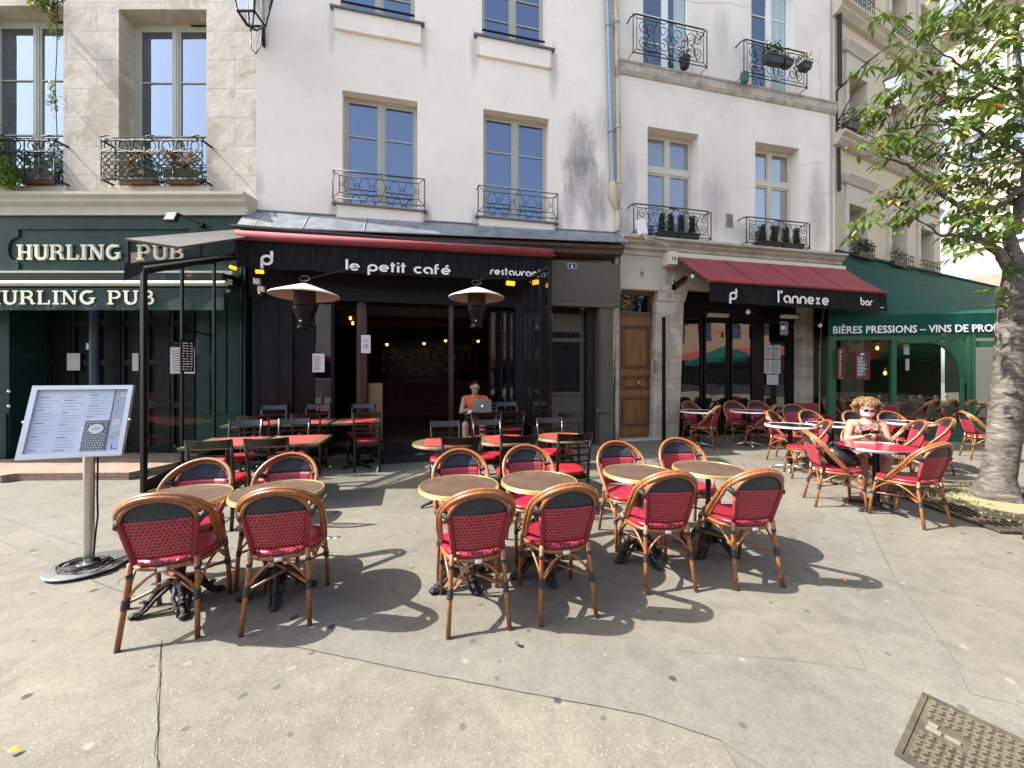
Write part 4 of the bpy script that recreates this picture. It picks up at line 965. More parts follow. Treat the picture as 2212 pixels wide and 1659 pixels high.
mb = MB(); mb.ell(((du0+du1)/2+.02, yD-.06, dz(827)), (.04, .035, .04), 12, 8); mb.build('door_knob', BRASS, D4, smooth=True)
mb = MB(); mb.box(du0-.01, du1+.02, yD-.03, yD+.06, dz(684), dz(674)); mb.box(du0-.01, du1+.02, yD-.04, yD-.03, dz(680), dz(677)); mb.box(du0-.01, du0+.03, yD-.02, yD+.05, dz(674), zl); mb.box(du1-.09, du1+.02, yD-.02, yD+.05, dz(674), zl); mb.box(du0+.03, du1-.09, yD-.02, yD+.05, zl-.08, zl+.02)
T4 = mb.build('transom_window', WDD, B3)
mb = MB(); mb.quad((du0+.02, yD+.02, dz(674)), (du1-.08, yD+.02, dz(674)), (du1-.08, yD+.02, zl-.07), (du0+.02, yD+.02, zl-.07)); mb.build('pane', PGD, T4, fix=False)
mb = MB(); m4 = (du0+du1-.06)/2; q0, q1 = dz(674), zl-.08
mb.tube([(du0+.03, yD, q0), (m4, yD, (q0+q1)/2), (du1-.09, yD, q0)], .006, 5); mb.tube([(du0+.03, yD, q1), (m4, yD, (q0+q1)/2), (du1-.09, yD, q1)], .006, 5); ring(mb, m4, (q0+q1)/2, .06, .06, yD-.005, .006)
mb.build('transom_grille', IRON, T4)
mb = MB(); mb.box(du0-.06, du1+.06, -.12, .3, -.05, .15); mb.build('doorstep', STN, B3, bevel=.02)
mb = MB(); ui, zi = fA.uz(z2x(798), z2y(900), .06); mb.box(ui-.035, ui+.035, -.075, -.05, zi-.12, zi+.13); mb.build('intercom', STEEL, B3)
plaque(fA, 1383, 1389.8, 582, 598.5, .065, '4', mat('plate_cream', (.6, .58, .5), .6), PRINT, 'small cream number plate on the lintel over the oak door')
# bar front: dark glazed screens set back behind the piers
g0u, g1u = fA.u(1463, -.2), fA.u(1729, -.2); zgt = 3.55
PGA = pane_mat('pane_bar', (.005, .005, .006), .22)
mb = MB(); mb.box(g0u-.2, uR3, .42, 9.8, -.2, 3.3); mb.box(g0u-.3, g1u+.1, .12, .42, 2.95, 3.9); mb.box(fA.u(1754), uR3+.03, -.02, .3, -.1, 3.55); mb.build('bar_front', BLK, B3)
for (a, b, k) in ((1463, 1516, .3), (1520, 1573, .3), (1577, 1626, .3), (1645, 1700, .25)):
    glazed(B3, fA.u(a, -.2), fA.u(b, -.2), .1, 2.95, .2, BLACKP, PGA, w=.05, kick=.45, name='glazed_screen')
mb = MB(); mb.box(fA.u(1700, -.2), fA.u(1729, -.2), .17, .3, 0, 2.95); mb.box(fA.u(1626, -.2), fA.u(1645, -.2), .17, .3, 0, 2.95); mb.build('door_jamb', BLACKP, B3)
# drainpipes between the two buildings
def pipe(name, label, pts, r, mt, collars=(), grp=None):
    mb = MB(); mb.tube(pts, r, 12); P = [Vector(p) for p in pts]
    for z in collars:
        for a, b in zip(P, P[1:]):
            if min(a.z, b.z) <= z <= max(a.z, b.z):
                q = a.lerp(b, (z-a.z)/(b.z-a.z+1e-9)); mb.tube([q-Vector((0, 0, .035)), q+Vector((0, 0, .035))], r*1.25, 12)
    return tag(mb.build(name, mt, smooth='auto'), label, 'drainpipe', grp)
W = fA.w
def P2(px_, py_, d): u, z = fA.uz(px_, py_, d); return W(u, d, z)
uz1 = fA.u(1313, .1); top = fA.z(1313, 0, .1)
pipe('drainpipe', 'blue-grey zinc drainpipe, the left one of the pair between the white buildings', [W(fA.u(1308, .1), .1, 13.8), P2(1313, 0, .1), P2(1318, 200, .1), P2(1324, 405, .1)], .055, mat('zinc_blue', (.22, .30, .37), .45, metal=.3, var=.2, vs=3, stretch=(1, 1, .3)), (6.9, 9.2, 11.5))
PB = mat('pipe_beige', (.50, .44, .33), .7, var=.2, vs=4, col2=(.26, .22, .18), mixs=5, mixlo=.55, mixhi=.6, stretch=(1, 1, .3))
pipe('drainpipe', 'peeling cream cast-iron drainpipe, the right one of the pair between the white buildings', [W(fA.u(1327, .1), .1, 13.8), P2(1329.6, 0, .1), P2(1334, 200, .1), P2(1336, 410, .1), P2(1335, 500, .1)], .058, PB, (7.0, 9.3, 5.8, 5.25))
hp = P2(1324, 405, .1); mb = MB(); mb.tube([hp+Vector((0, 0, .12)), hp, P2(1327, 425, .12), P2(1334, 445, .1), P2(1334.5, 452, .1)], [.06, .095, .10, .075, .06], 12)
mb.tube([P2(1335, 408, .1), P2(1334, 440, .1)], [.09, .065], 12)
tag(mb.build('rain_hopper', PB, smooth='auto'), 'cream fluted hopper where the blue pipe joins the cream pipe', 'rain hopper')
pipe('drainpipe', 'white downpipe at street level left of the oak door, mossy at its foot', [P2(1332, 548, .2), P2(1328, 640, .2), P2(1321, 800, .2), W(fA.u(1317, .2), .2, .05)], .052, PB, (3.1, 1.6, .45))
# thin black post by the stone pier
ub = fA.u(1434, .25); mb = MB(); mb.box(-.035, .035, -.02, .02, 0, 2.75); mb.box(-.006, .006, -.03, -.02, .1, 2.7)
for z in (.4, 1.2, 2.0, 2.6): mb.box(-.03, .03, -.028, -.02, z, z+.02)
tag(mb.build('guide_post', BLACKM, loc=W(ub, .25, gz(*W(ub, .25, 0)[:2])), bevel=.003), 'tall thin black metal post standing before the stone pier', 'post').rotation_euler = (0, 0, fA.a)

# ================================================================ PUB BUILDING (frame P)
B1 = fP.th('pub_building', 'old pale stone building with tall windows over the dark green pub front', 'building')
STP = stone_mat('pub_stone', (.62, .56, .475), (.56, .505, .43), (.40, .355, .29), bw=1.25, rh=.52, patch=(.44, .38, .29))
uP = fP.u(553); sh = .34
hp1 = [fP.u(256.5), fP.u(446), fP.z(300, 405), fP.z(300, 20)]; hp0 = [fP.u(-60), fP.u(137), fP.z(100, 405), fP.z(100, 12)]
print('pub', hp1, hp0, uP)
mb = MB(); wall(mb, -16, uP, 4.6, 15.5, [hp1, hp0], .34); mb.box(-16, uP-.002, .36, 10, 4.2, 15.4); mb.box(-16, uP-.02, .36, .9, -.2, 4.2); mb.box(-16, uP, -.4, 10, 15.5, 15.7); mb.build('wall', STP, B1, fix=False)
GPP = pane_mat('pane_sky', (.02, .028, .05), .38, tint=(.72, .84, 1))
for h in (hp1, hp0):
    h2 = h[:]; 
    window(B1, h2[0]+.0, h2[1]-.0, h2[2]+.0, h2[3]-.0, .28, mat('frame_sage', (.40, .41, .34), .5, var=.05), GPP, rows=3, fr=.10, st=.05, mid=.045)
    mb = MB(); mb.box(h[0]+(h[1]-h[0])*.68, h[0]+(h[1]-h[0])*.88, .262, .28, h[3]-.07, h[3]-.045); mb.build('vent', DARKW, B1)
    mb = MB(); mb.box(h[0]-.12, h[1]+.12, -.08, .1, h[2]-.14, h[2]); mb.build('window_sill', STP, B1, bevel=.02)
zc1 = fP.z(300, 416.6, .3); zc0 = fP.z(300, 464, .3)
mb = MB(); mb.sweep_x([(0, zc1+.02), (-.36, zc1), (-.36, zc1-.05), (-.31, zc1-.10), (-.31, zc1-.15), (-.25, zc1-.22), (-.24, zc0+.06), (-.30, zc0+.05), (-.30, zc0), (0, zc0)], -16, uP+.02); mb.build('cornice', mat('pub_cornice', (.46, .43, .34), .7, var=.1, vs=4), B1)
GRN = mat('pub_green', (.005, .029, .023), .5, var=.3, vs=3, spec=.2, col2=(.010, .034, .028), mixs=5, bump=.1, bs=30); GRD = mat('pub_green_dark', (.003, .007, .006), .5, var=.3, spec=.2)
ds = .26; z59 = fP.z(150, 600, ds)
uS = fP.u(527, .3)
mb = MB(); mb.box(-16, uS, -ds, -.01, 3.05, zc0-.003)
mb.box(-16, fP.u(20, ds), -ds, .3, .1, 3.05); mb.box(fP.u(425, ds), uS, -ds, .34, .1, 3.05)
for (a, b) in ((428, 455), (462, 490), (497, 520)):
    mb.box(fP.u(a, ds), fP.u(b, ds), -ds-.02, -ds, .9, 2.9)
mb.box(-16, fP.u(18, ds), -ds-.03, -ds, .1, .9)
mb.build('pub_front', GRN, B1, bevel=.008)
# recessed dark entrance with folding doors
mb = MB(); r0, r1 = fP.u(20, ds), fP.u(425, ds)
mb.box(r0, r1, .31, .335, .112, 3.05)
for k in range(7):
    a = r0+(r1-r0)*k/7; b = r0+(r1-r0)*(k+1)/7
    mb.box(a+.01, a+.07, .27, .31, .112, 3.0); mb.box(b-.07, b-.01, .27, .31, .112, 3.0)
    for z in (.12, .95, 1.75, 2.5): mb.box(a+.07, b-.07, .275, .31, z, z+.12)
mb.build('folding_doors', GRD, B1, bevel=.004)
mb = MB(); cx_ = fP.u(205, -.1); mb.tube([(cx_, .1, .11), (cx_, .1, 3.05)], .075, 16); mb.build('column', mat('column_green', (.02, .05, .06), .4, col2=(.02, .08, .2), mixs=2), B1, smooth='auto')
for py in (845, 877): mb = MB(); u, z = fP.uz(27, py, ds); mb.ell((u, -ds-.04, z), (.03, .03, .03), 10, 8); mb.build('door_knob', CHROME, B1, smooth=True)
# oval moulding on the fascia and raised letters
mb = MB(); y = -ds-.012; ua, za = fP.uz(43, 495, ds); ub, zb = fP.uz(405, 585, ds); r_ = .17
pth = [(ub, za), (ua, za), (ua, za-.10)]+[(ua-.02-r_*sin(pi*i/10), (za+zb)/2+(r_+.05)*cos(pi*i/10)) for i in range(11)]+[(ua, zb+.10), (ua, zb), (ub, zb)]
mb.tube([(x, y, z) for x, z in pth], .016, 6); mb.build('moulding', GRN, B1)
mb = MB(); x0, z0 = fP.uz(41.8, 562, ds); x1 = fP.u(267, ds); hh = fP.z(42, 529.8, ds)-z0
serif_text(mb, 'HURLING', x0, z0, x1, hh, -ds-.002, .035); mb.build('raised_lettering', CREAML, B1, fix=False); mb = MB(); x0 = fP.u(298, ds); x1 = fP.u(402, ds); serif_text(mb, 'PUB', x0, z0, x1, hh, -ds-.002, .035)
mb.build('raised_lettering', CREAML, B1, fix=False)
# pub awning (rolled up)
AP = fP.th('pub_awning', 'rolled dark green awning with cream letters across the pub front', 'awning')
da = .75; ux = fP.u(484, da); zb0 = fP.z(100, 670, da); zt0 = fP.z(100, 622, da); AGR = mat('awning_green', (.008, .032, .028), .8, var=.12, bump=.1, bs=15)
mb = MB(); mb.grid(lambda a, b: (-14+(ux+14)*a, -da-.01*sin(a*90)*(1-b), zb0+(zt0-zb0)*b), 80, 3); mb.build('valance', AGR, AP, fix=False, solid=.004)
CASS = mat('cassette', (.50, .49, .42), .4, metal=.2)
mb = MB(); zz = fP.z(100, 612, da); mb.tube([(-14, -da+.02, zz), (ux+.02, -da+.02, zz)], .045, 12); zz2 = fP.z(100, 589.5, .5); mb.box(-14, fP.u(502, .5), -.5, -.27, zz2-.03, zz2+.035)
mb.build('cassette', CASS, AP)
mb = MB(); mb.box(-14, fP.u(500, .5), -.70, -.27, zz2-.17, zz2-.05); mb.build('awning_roll', BLACKP, AP)
mb = MB(); x0, z0 = fP.uz(-30, 658, da); x1 = fP.u(211, da); hh = fP.z(0, 628, da)-z0
serif_text(mb, 'HURLING', x0, z0, x1, hh, -da-.016, .003); mb.build('lettering', CREAML, AP, fix=False); mb = MB(); serif_text(mb, 'PUB', fP.u(234, da), z0, fP.u(338, da), hh, -da-.016, .003); mb.build('lettering', CREAML, AP, fix=False)
# pale sheets on pub doors
def sheet(frame, px0, px1, py0, py1, d, label, rows=6, name='notice', bg=None, bl=1, cat='notice', extra=None):
    ua, z1 = frame.uz(px0, py0, d); ub, z0 = frame.uz(px1, py1, d); t = frame.th(name, label, cat, u=(ua+ub)/2, d=d, z=z0)
    w, h = (ub-ua)/2, z1-z0; mb = MB(); mb.box(-w, w, -.003, 0, 0, h, 0)
    if rows: line_block(mb, -w*.8, w*.8, h*.08, h*.9, rows, -.0035, 1)
    if extra: extra(mb, w, h)
    mb.build('sheet', [bg or PAPER, PRINT], t, fix=False); return t
sheet(fP, 145, 173, 763, 800, -.25, 'pale square sheet taped on the pub door left of the menu stand column', 0, bg=mat('paper_dim', (.55, .55, .53), .8))
sheet(fP, 286, 299, 763, 801, -.25, 'narrow pale sheet on the pub door beside the black screen post', 0, bg=MATS['paper_dim'])
sheet(fP, 186, 193, 741, 755, -.25, 'tiny white switch plate high on the pub door', 0, bg=PAPER, cat='plate', name='switch_plate')
sheet(fP, 368, 421, 750, 807, ds+.03, 'grey slatted vent sheet on the green pub wall behind the glass screen', 9, name='vent_panel', cat='vent', bg=MATS['paper_dim'])
# floodlight on the cornice
def spot(frame, px_, py_, d, label):
    u, z = frame.uz(px_, py_, d); t = frame.th('floodlight', label, 'floodlight', u=u, d=d, z=z)
    mb = MB(); mb.box(-.09, .09, -.03, .04, -.09, .09, 0, Matrix.Rotation(R(-25), 4, 'X')); mb.build('head', mat('lamp_navy', (.01, .014, .022), .6, spec=.2), t, bevel=.01)
    mb = MB(); mb.tube([(0, .03, .06), (.02, .12, .10), (.22, d-.30, .0)], .015, 6); mb.tube([(.22, d-.32, -.0), (.22, d-.27, 0)], .05, 10); mb.build('arm', BLACKM, t)
spot(fP, 371, 469, .62, 'small dark floodlight on an arm under the pub cornice')
# ================================================================ cables / box
mb = MB(); u, z = fA.uz(1386, 491, .33)
t = fA.th('wifi_box', 'white plastic box hung on the left end of the annexe balcony', 'box', u=u, d=.33, z=z)
mb.box(-.105, .105, -.035, .035, -.16, .16, 0, Matrix.Rotation(R(-14), 4, 'Y')); mb.build('case', mat('plastic_white', (.78, .79, .83), .4), t, bevel=.012)
mb = MB(); mb.tube([(.05, -.01, -.14), (.08, -.02, -.24), (.12, -.02, -.28)], .008, 6); mb.build('plug', MATS['plastic_white'], t)
mb = MB(); mb.tube([P2(1391, 508, .34), P2(1400, 517, .34), P2(1425, 520, .33), P2(1443, 530, .33), P2(1446, 545, .12), P2(1440, 565, .10), P2(1437, 580, .08), P2(1441, 592, .1), P2(1455, 588, .1), P2(1452, 610, .09), P2(1454, 640, .09), P2(1462, 655, .09), P2(1476, 660, .08)], .006, 5)
tag(mb.build('cable', MATS['plastic_white']), 'thin white cable looping down from the white box over the stone pier', 'cable')

# weathering of the annexe wall: cracks, a patched vent
CRW_ = mat('crack_wall', (.22, .21, .20), .95)
def wall_crack(pts, label, w=.008):
    mb = MB(); Q = []
    for a, b in zip(pts, pts[1:]):
        A_, B_ = fA.uz(z3x(a[0]), z3y(a[1]), 0), fA.uz(z3x(b[0]), z3y(b[1]), 0)
        for k in range(8): Q.append(Vector((A_[0]+(B_[0]-A_[0])*k/8+.012*noise.noise(Vector((a[0], k*2.3, a[1]))), 0, A_[1]+(B_[1]-A_[1])*k/8)))
    for a, b in zip(Q, Q[1:]):
        n_ = Vector((-(b-a).z, 0, (b-a).x)).normalized()*w*.5; mb.quad(*[(p.x, -.0015, p.z) for p in (a+n_, b+n_, b-n_, a-n_)])
    mb.build('crack', CRW_, B3, fix=False)
for pts in ([(700, 215), (735, 185), (745, 290), (740, 300)], [(770, 210), (800, 260), (800, 320)], [(1470, 385), (1530, 405), (1555, 300)], [(1530, 405), (1548, 560), (1545, 630), (1590, 670)], [(1410, 1080), (1500, 1065), (1590, 1072)], [(1560, 1270), (1600, 1255)], [(640, 0), (740, 20), (960, 20), (1080, 55)], [(252, 1500), (300, 1520)]): wall_crack(pts, '')
ua, za = fA.uz(z3x(925), z3y(1395), 0); ub_, zb_ = fA.uz(z3x(970), z3y(1488), 0)
mb = MB(); mb.box(ua, ub_, -.012, .01, zb_, za, 0); mb.box(ua+.02, ub_-.02, -.016, -.012, zb_+.02, za-.02, 1); mb.build('wall_vent', [mat('vent_rim', (.35, .32, .28), .8), mat('vent_brown', (.20, .16, .12), .9, var=.4, vs=20)], B3)
# ================================================================ CORNER BUILDING (frame G)
B4 = fG.th('corner_building', 'ochre building with moulded window surrounds and cornices behind the green terrace', 'building')
OCH = plaster_mat('plaster_ochre', (.58, .51, .385), stain=(.25, .22, .17), boxes=((fG.u(1812), 5.6, .3, 1.2, .4),), fleck=.06, streak=.2)
TRIM = mat('trim_stone', (.46, .42, .36), .85, var=.15, vs=4, bump=.2, bs=25); SURR = mat('surround_stone', (.52, .50, .45), .85, var=.1, vs=4)
uG1 = fG.u(2031); cols = [(fG.u(1833), fG.u(1866)), (fG.u(1920), fG.u(1957)), (fG.u(1987), fG.u(2011))]
cols = [(c-.45, c+.45) for c in [(a+b)/2 for a, b in cols]]
holes = []
for a, b in cols:
    holes += [(a, b, 4.65, 6.10), (a, b, 7.95, 9.55), (a, b, 11.2, 13.0)]
print('G', uG1, cols, fG.z(1794, 292), fG.z(1780, 8))
mb = MB(); wall(mb, -.1, uG1, 0, 15.0, holes, .38); mb.box(-.1, uG1-.002, .40, 9, 0, 14.95); mb.box(-.1, uG1+.3, -.4, 9, 15, 15.2); mb.build('wall', [OCH], B4, fix=False)
for z in (7.75, 11.08):
    mb = MB(); mb.sweep_x([(0, z), (-.28, z), (-.28, z-.06), (-.2, z-.12), (-.2, z-.18), (-.1, z-.28), (0, z-.3)], -.05, uG1+.2); mb.build('cornice', TRIM, B4)
for (a, b, c, d) in holes:
    mb = MB(); e = .14
    for s_, (x0, x1) in enumerate(((a-e, a-.005), (b+.005, b+e))): mb.box(x0, x1, -.05, .0, c-.1, d+e)
    mb.box(a-.005, b+.005, -.049, .0, d+.004, d+e-.001)
    mb.sweep_x([(0, d+.72), (-.2, d+.72), (-.2, d+.66), (-.12, d+.56), (-.08, d+.5), (0, d+.5)], a-.3, b+.3)
    mb.box(a-.12, b+.12, -.04, 0, d+e, d+.5); mb.build('window_surround', SURR, B4)
    window(B4, a, b, c, d, .3, mat('frame_grey', (.42, .43, .42), .5), GP3b, rows=3, fr=.05)
    rail_bars(B4, a-.12, b+.12, c+.05, c+.55 if c > 5 else c+.42, .16, IRON)
pipe('drainpipe', 'dark wall pipe on the ochre corner building beside the annexe', [fG.w(.12, .08, 11.0), fG.w(.14, .08, 9.0)], .05, IRON)
pipe('drainpipe', 'short dark pipe low on the ochre wall above the annexe awning', [fG.w(.10, .07, 7.4), fG.w(.14, .07, 6.3)], .04, IRON)

# ================================================================ BACK BUILDING (frame B), in full sun
B5 = fB.th('sunlit_building', 'bright cream building with slate mansard roof beyond the tree', 'building')
CRW = plaster_mat('plaster_cream', (.44, .40, .32), stain=(.3, .28, .25), boxes=(), fleck=.04, streak=.08)
WD5 = mat('panel_brown', (.28, .20, .15), .7)
hb = []
for k in range(5):
    for z in (7.6, 11.2, 14.8): hb.append((.35+k*1.65, 1.25+k*1.65, z, z+1.7))
mb = MB(); wall(mb, -.05, 16, 0, 18.0, hb, .25); mb.box(-.05, 16, .27, 8, 0, 17.9); mb.build('wall', CRW, B5, fix=False)
for h in hb:
    window(B5, h[0], h[1], h[2], h[3], .18, WHITEF, GPc, rows=3, fr=.05, mid=.03)
    mb = MB(); mb.box(h[0]-.15, h[1]+.15, -.14, 0, h[2]-.14, h[2]); mb.build('window_sill', CRW, B5)
mb = MB(); mb.sweep_x([(0, 17.6), (-.12, 17.7), (-.5, 18.1), (-.62, 18.15), (-.62, 18.35), (0, 18.35)], -.3, 16); mb.build('cornice', mat('eave_brown', (.30, .24, .19), .8), B5)
mb = MB(); mb.box(-.02, 16, -.12, 0, 5.35, 6.15); mb.build('shop_fascia', WD5, B5)
SLATE = mat('slate', (.10, .12, .14), .5, var=.2, vs=8, bump=.4, bs=8, stretch=(1, 1, 4))
mb = MB(); b = -.35
V = [(b, -.62, 18.36), (16, -.62, 18.36), (16, 1.4, 22.5), (b, 1.4, 22.5), (b, 8, 18.36), (b, 8, 22.5), (16, 8, 22.5), (16, 8, 18.36)]
i = [mb.vert(v) for v in V]
mb.face((i[0], i[1], i[2], i[3])); mb.face((i[0], i[3], i[5], i[4])); mb.face((i[3], i[2], i[6], i[5])); mb.face((i[1], i[7], i[6], i[2]))
RF = mb.build('roof', SLATE, B5)
mb = MB(); mb.tube([(b, -.64, 18.38), (b, 1.38, 22.52)], .09, 6); mb.build('roof_edge', WHITEF, RF)

# ================================================================ GREEN TERRACE
TG = fT.th('green_terrace', 'green framed glass restaurant terrace with curved-corner window and green canopy', 'building')
TGR = mat('terrace_green', (.022, .10, .055), .4, var=.1, spec=.35); TGD = mat('terrace_canvas', (.002, .054, .039), .8, var=.08, vs=1.5, bump=.08, bs=6, spec=.2)
zb = 2.50; zt = 2.98; L = fT.u(2350)
CLR = clear_mat('glass_terrace', .035, (.80, .88, .84))
def tu(p): return fT.u(p)
# valance and sloping canvas up to the wall
mb = MB(); mb.grid(lambda a, b: (-.05+(L+.05)*a, -.02-.004*sin(a*60), zb+(zt-zb)*b), 30, 2)
W0, W1 = fG.w(.05, .05, 4.72), fG.w(fG.u(2160)+1.5, .05, 4.85)
Mi = Matrix.Translation(fT.w(0, 0, 0)) @ Matrix.Rotation(fT.a, 4, 'Z'); Mi = Mi.inverted()
A0, A1 = Mi @ W0, Mi @ W1; F0, F1 = Vector((-.05, -.02, zt)), Vector((L, -.02, zt))
def canv(a, b):
    p = F0.lerp(F1, a).lerp(A0.lerp(A1, a), b); p.z -= .03*sin(pi*b); return p
mb.grid(canv, 12, 6)
mb.poly([(-.05, -.02, zb), (-.05, -.02, zt), A0, (A0.x, A0.y, zb)])
cv = mb.build('canopy', TGD, TG, fix=False)
mb = MB(); mb.tube([A0+Vector((0, 0, .03)), A1+Vector((0, 0, .03))], .05, 8); mb.build('canopy_rail', TGD, cv)
# frame
def post(mb, a, b, z0=0, z1=zb, y0=0, y1=.09, m=0): mb.box(tu(a), tu(b), y0, y1, z0, z1, m)
mb = MB()
post(mb, 1790, 1806); post(mb, 1927, 1937); post(mb, 2087, 2096, 0, zb, -.02, .08); post(mb, 2098, 2106, 0, zb, -.02, .08); post(mb, 2212, 2222)
zk = .43
mb.box(tu(1806), tu(2087), 0, .09, .02, zk, 1); mb.box(tu(1806), tu(2087), -.015, .10, zk, zk+.07); mb.box(tu(1806), tu(2087), -.015, .10, .02, .16)
for (a, b) in ((1812, 1862), (1868, 1922), (1944, 1990), (1997, 2040), (2046, 2084)):
    ua, ub = tu(a), tu(b)
    for (p, q, r_, s_) in ((ua, ua+.03, .20, .39), (ub-.03, ub, .20, .39), (ua+.03, ub-.03, .36, .39), (ua+.03, ub-.03, .20, .23)): mb.box(p, q, -.014, 0, r_, s_)
mb.box(tu(1806), tu(1927), 0, .08, zb-.10, zb)
mb.box(tu(2106), tu(2212), 0, .08, fT.z(2120, 750), fT.z(2120, 738)+.02); mb.box(tu(2106), tu(2212), 0, .08, zb-.08, zb); mb.box(tu(2106), tu(2212), 0, .08, .02, .55, 1)
# curved corner window head
x0, x1 = tu(1937), tu(2087); rr = .95; n = 14; z1_ = zb-.02
out = [(x1, z1_)]; crv = [(x1-.09-rr*.72+rr*.72*cos(R(90*i/n)), zb-.16-rr+rr*sin(R(90*i/n))) for i in range(n+1)]
for (a, b) in zip(crv, crv[1:]):
    mb.quad((a[0], -.012, a[1]), (x1, -.012, a[1]), (x1, -.012, b[1]), (b[0], -.012, b[1]), 0)
mb.tube([(x1-.085, .0, zk)]+[(c[0], .0, c[1]) for c in crv]+[(x0, .0, zb-.16)], .045, 6)
mb.box(x0, x1, 0, .08, zb-.15, zb)
mb.box(-.03, tu(2330), -.03, .35, -.2, .022, 2)
mb.build('frame', [TGR, mat('terrace_green_panel', (.014, .07, .042), .45), STC], TG, fix=False)
mb = MB(); mb.quad((tu(1800), .05, .4), (tu(2330), .05, .4), (tu(2330), .05, zb-.02), (tu(1800), .05, zb-.02)); mb.build('glass', CLR, TG, fix=False)
# interior: floor, dark wall lining
mb = MB(); q = [Mi @ fG.w(fG.u(1795), .02, z) for z in (0, 3.6)]; q2 = [Mi @ fG.w(uG1, .02, z) for z in (0, 3.6)]
mb.quad(q[0], q2[0], q2[1], q[1], 0); mb.box(.0, L, .1, .11, 0, .05, 1)
mb.poly([(0, .12, .13), (L+1, .12, .13), (q2[0].x+1, q2[0].y, .13), (q[0].x, q[0].y, .13)], 1)
mb.build('interior_wall', [mat('interior_green', (.014, .030, .022), 1.0, spec=0, col2=(.03, .022, .014), mixs=1.1), mat('interior_tile', (.04, .028, .02), .8, spec=.1)], TG, fix=False)
for (pa, pb, c, d) in ((1812, 1855, .9, 2.4), (1940, 1965, .9, 2.3), (1990, 2010, .2, 2.4)):
    pass
# window & posters inside
mb = MB()
for (pa, pb) in ((1810, 1860), (2035, 2080)):
    a, b = Mi @ fG.w(fG.u(pa), .06, 1.0), Mi @ fG.w(fG.u(pb), .06, 1.0)
    mb.quad(a, b, (b.x, b.y, 2.7), (a.x, a.y, 2.7))
mb.build('interior_window', mat('interior_glass', (.035, .045, .042), .5, spec=.08, var=.5, vs=3), TG, fix=False)
tx = font_text('BIÈRES PRESSIONS – VINS DE PROPRIÉTÉS', .24, WHITEL, TG, (0, 0, 0)); a, b = text_width(tx)
u0 = tu(1796); u1 = tu(2159); full = (u1-u0)/(27.6/36.5); sx = full/(b-a)*.885; tx.scale = (sx, 1, 1.0)
tx.location = (u0, -.036, zb+.055); tx.name = 'lettering'
print('text sx', sx)
# menu boards, lamps
def menu_board(px0, px1, py0, py1, label, ang=0):
    ua, z1 = fT.uz(px0, py0, .05); ub, z0 = fT.uz(px1, py1, .05); t = fT.th('menu_board', label, 'menu board', group='red menu boards on the terrace', u=(ua+ub)/2, d=.06, z=z0, rz=R(ang))
    w, h = (ub-ua)/2, z1-z0; mb = MB()
    for (p, q, r_, s_) in ((-w, -w+.03, 0, h), (w-.03, w, 0, h), (-w+.03, w-.03, 0, .03), (-w+.03, w-.03, h-.03, h)): mb.box(p, q, -.02, .03, r_, s_)
    mb.build('frame', mat('board_red', (.16, .018, .015), .4, coat=.3), t)
    mb = MB(); mb.box(-w+.03, w-.03, 0, .02, .03, h-.03, 0); line_block(mb, -w*.7, w*.7, h*.1, h*.82, 14, 0, 1, .6); mb.box(-w*.25, w*.25, -.002, 0, h*.87, h*.93, 1)
    mb.build('menu_sheet', [mat('slate_sheet', (.05, .055, .05), .6), PAPER], t, fix=False)
menu_board(1806, 1825, 754, 818, 'red framed menu board at the left post of the green terrace', 25)
menu_board(1846.5, 1877, 759, 819.5, 'red framed menu board in the middle of the left terrace window')
def lamp_bulb(w, label, cat='lamp', cord=.6, r=.035, col=(1, .36, .07), e=1.8, group=None, tall=1.5):
    t = thing('pendant_lamp', label, cat, w, 0, group); mb = MB(); mb.ell((0, 0, 0), (r, r, r*tall), 12, 8); mb.build('bulb', emit_mat('bulb_glow', col, e) if 'bulb_glow' not in MATS else MATS['bulb_glow'], t, smooth=True)
    mb = MB(); mb.tube([(0, 0, r*tall*.9), (0, 0, r*tall*.9+.09)], .02, 8); mb.build('socket', mat('socket_brass', (.5, .42, .3), .4), t)
    mb = MB(); mb.tube([(0, 0, r*tall*.9+.09), (0, 0, cord)], .004, 4); mb.build('cord', BLACKM, t); return t
for (a, b, d, l) in ((1895, 752, 1.0, 'small glowing bulb high behind the left terrace glass'), (1912, 806, .9, 'glowing bulb lower behind the left terrace glass'), ):
    u, z = fT.uz(a, b, -d); lamp_bulb(fT.w(u, -d, z), l, cord=.5)

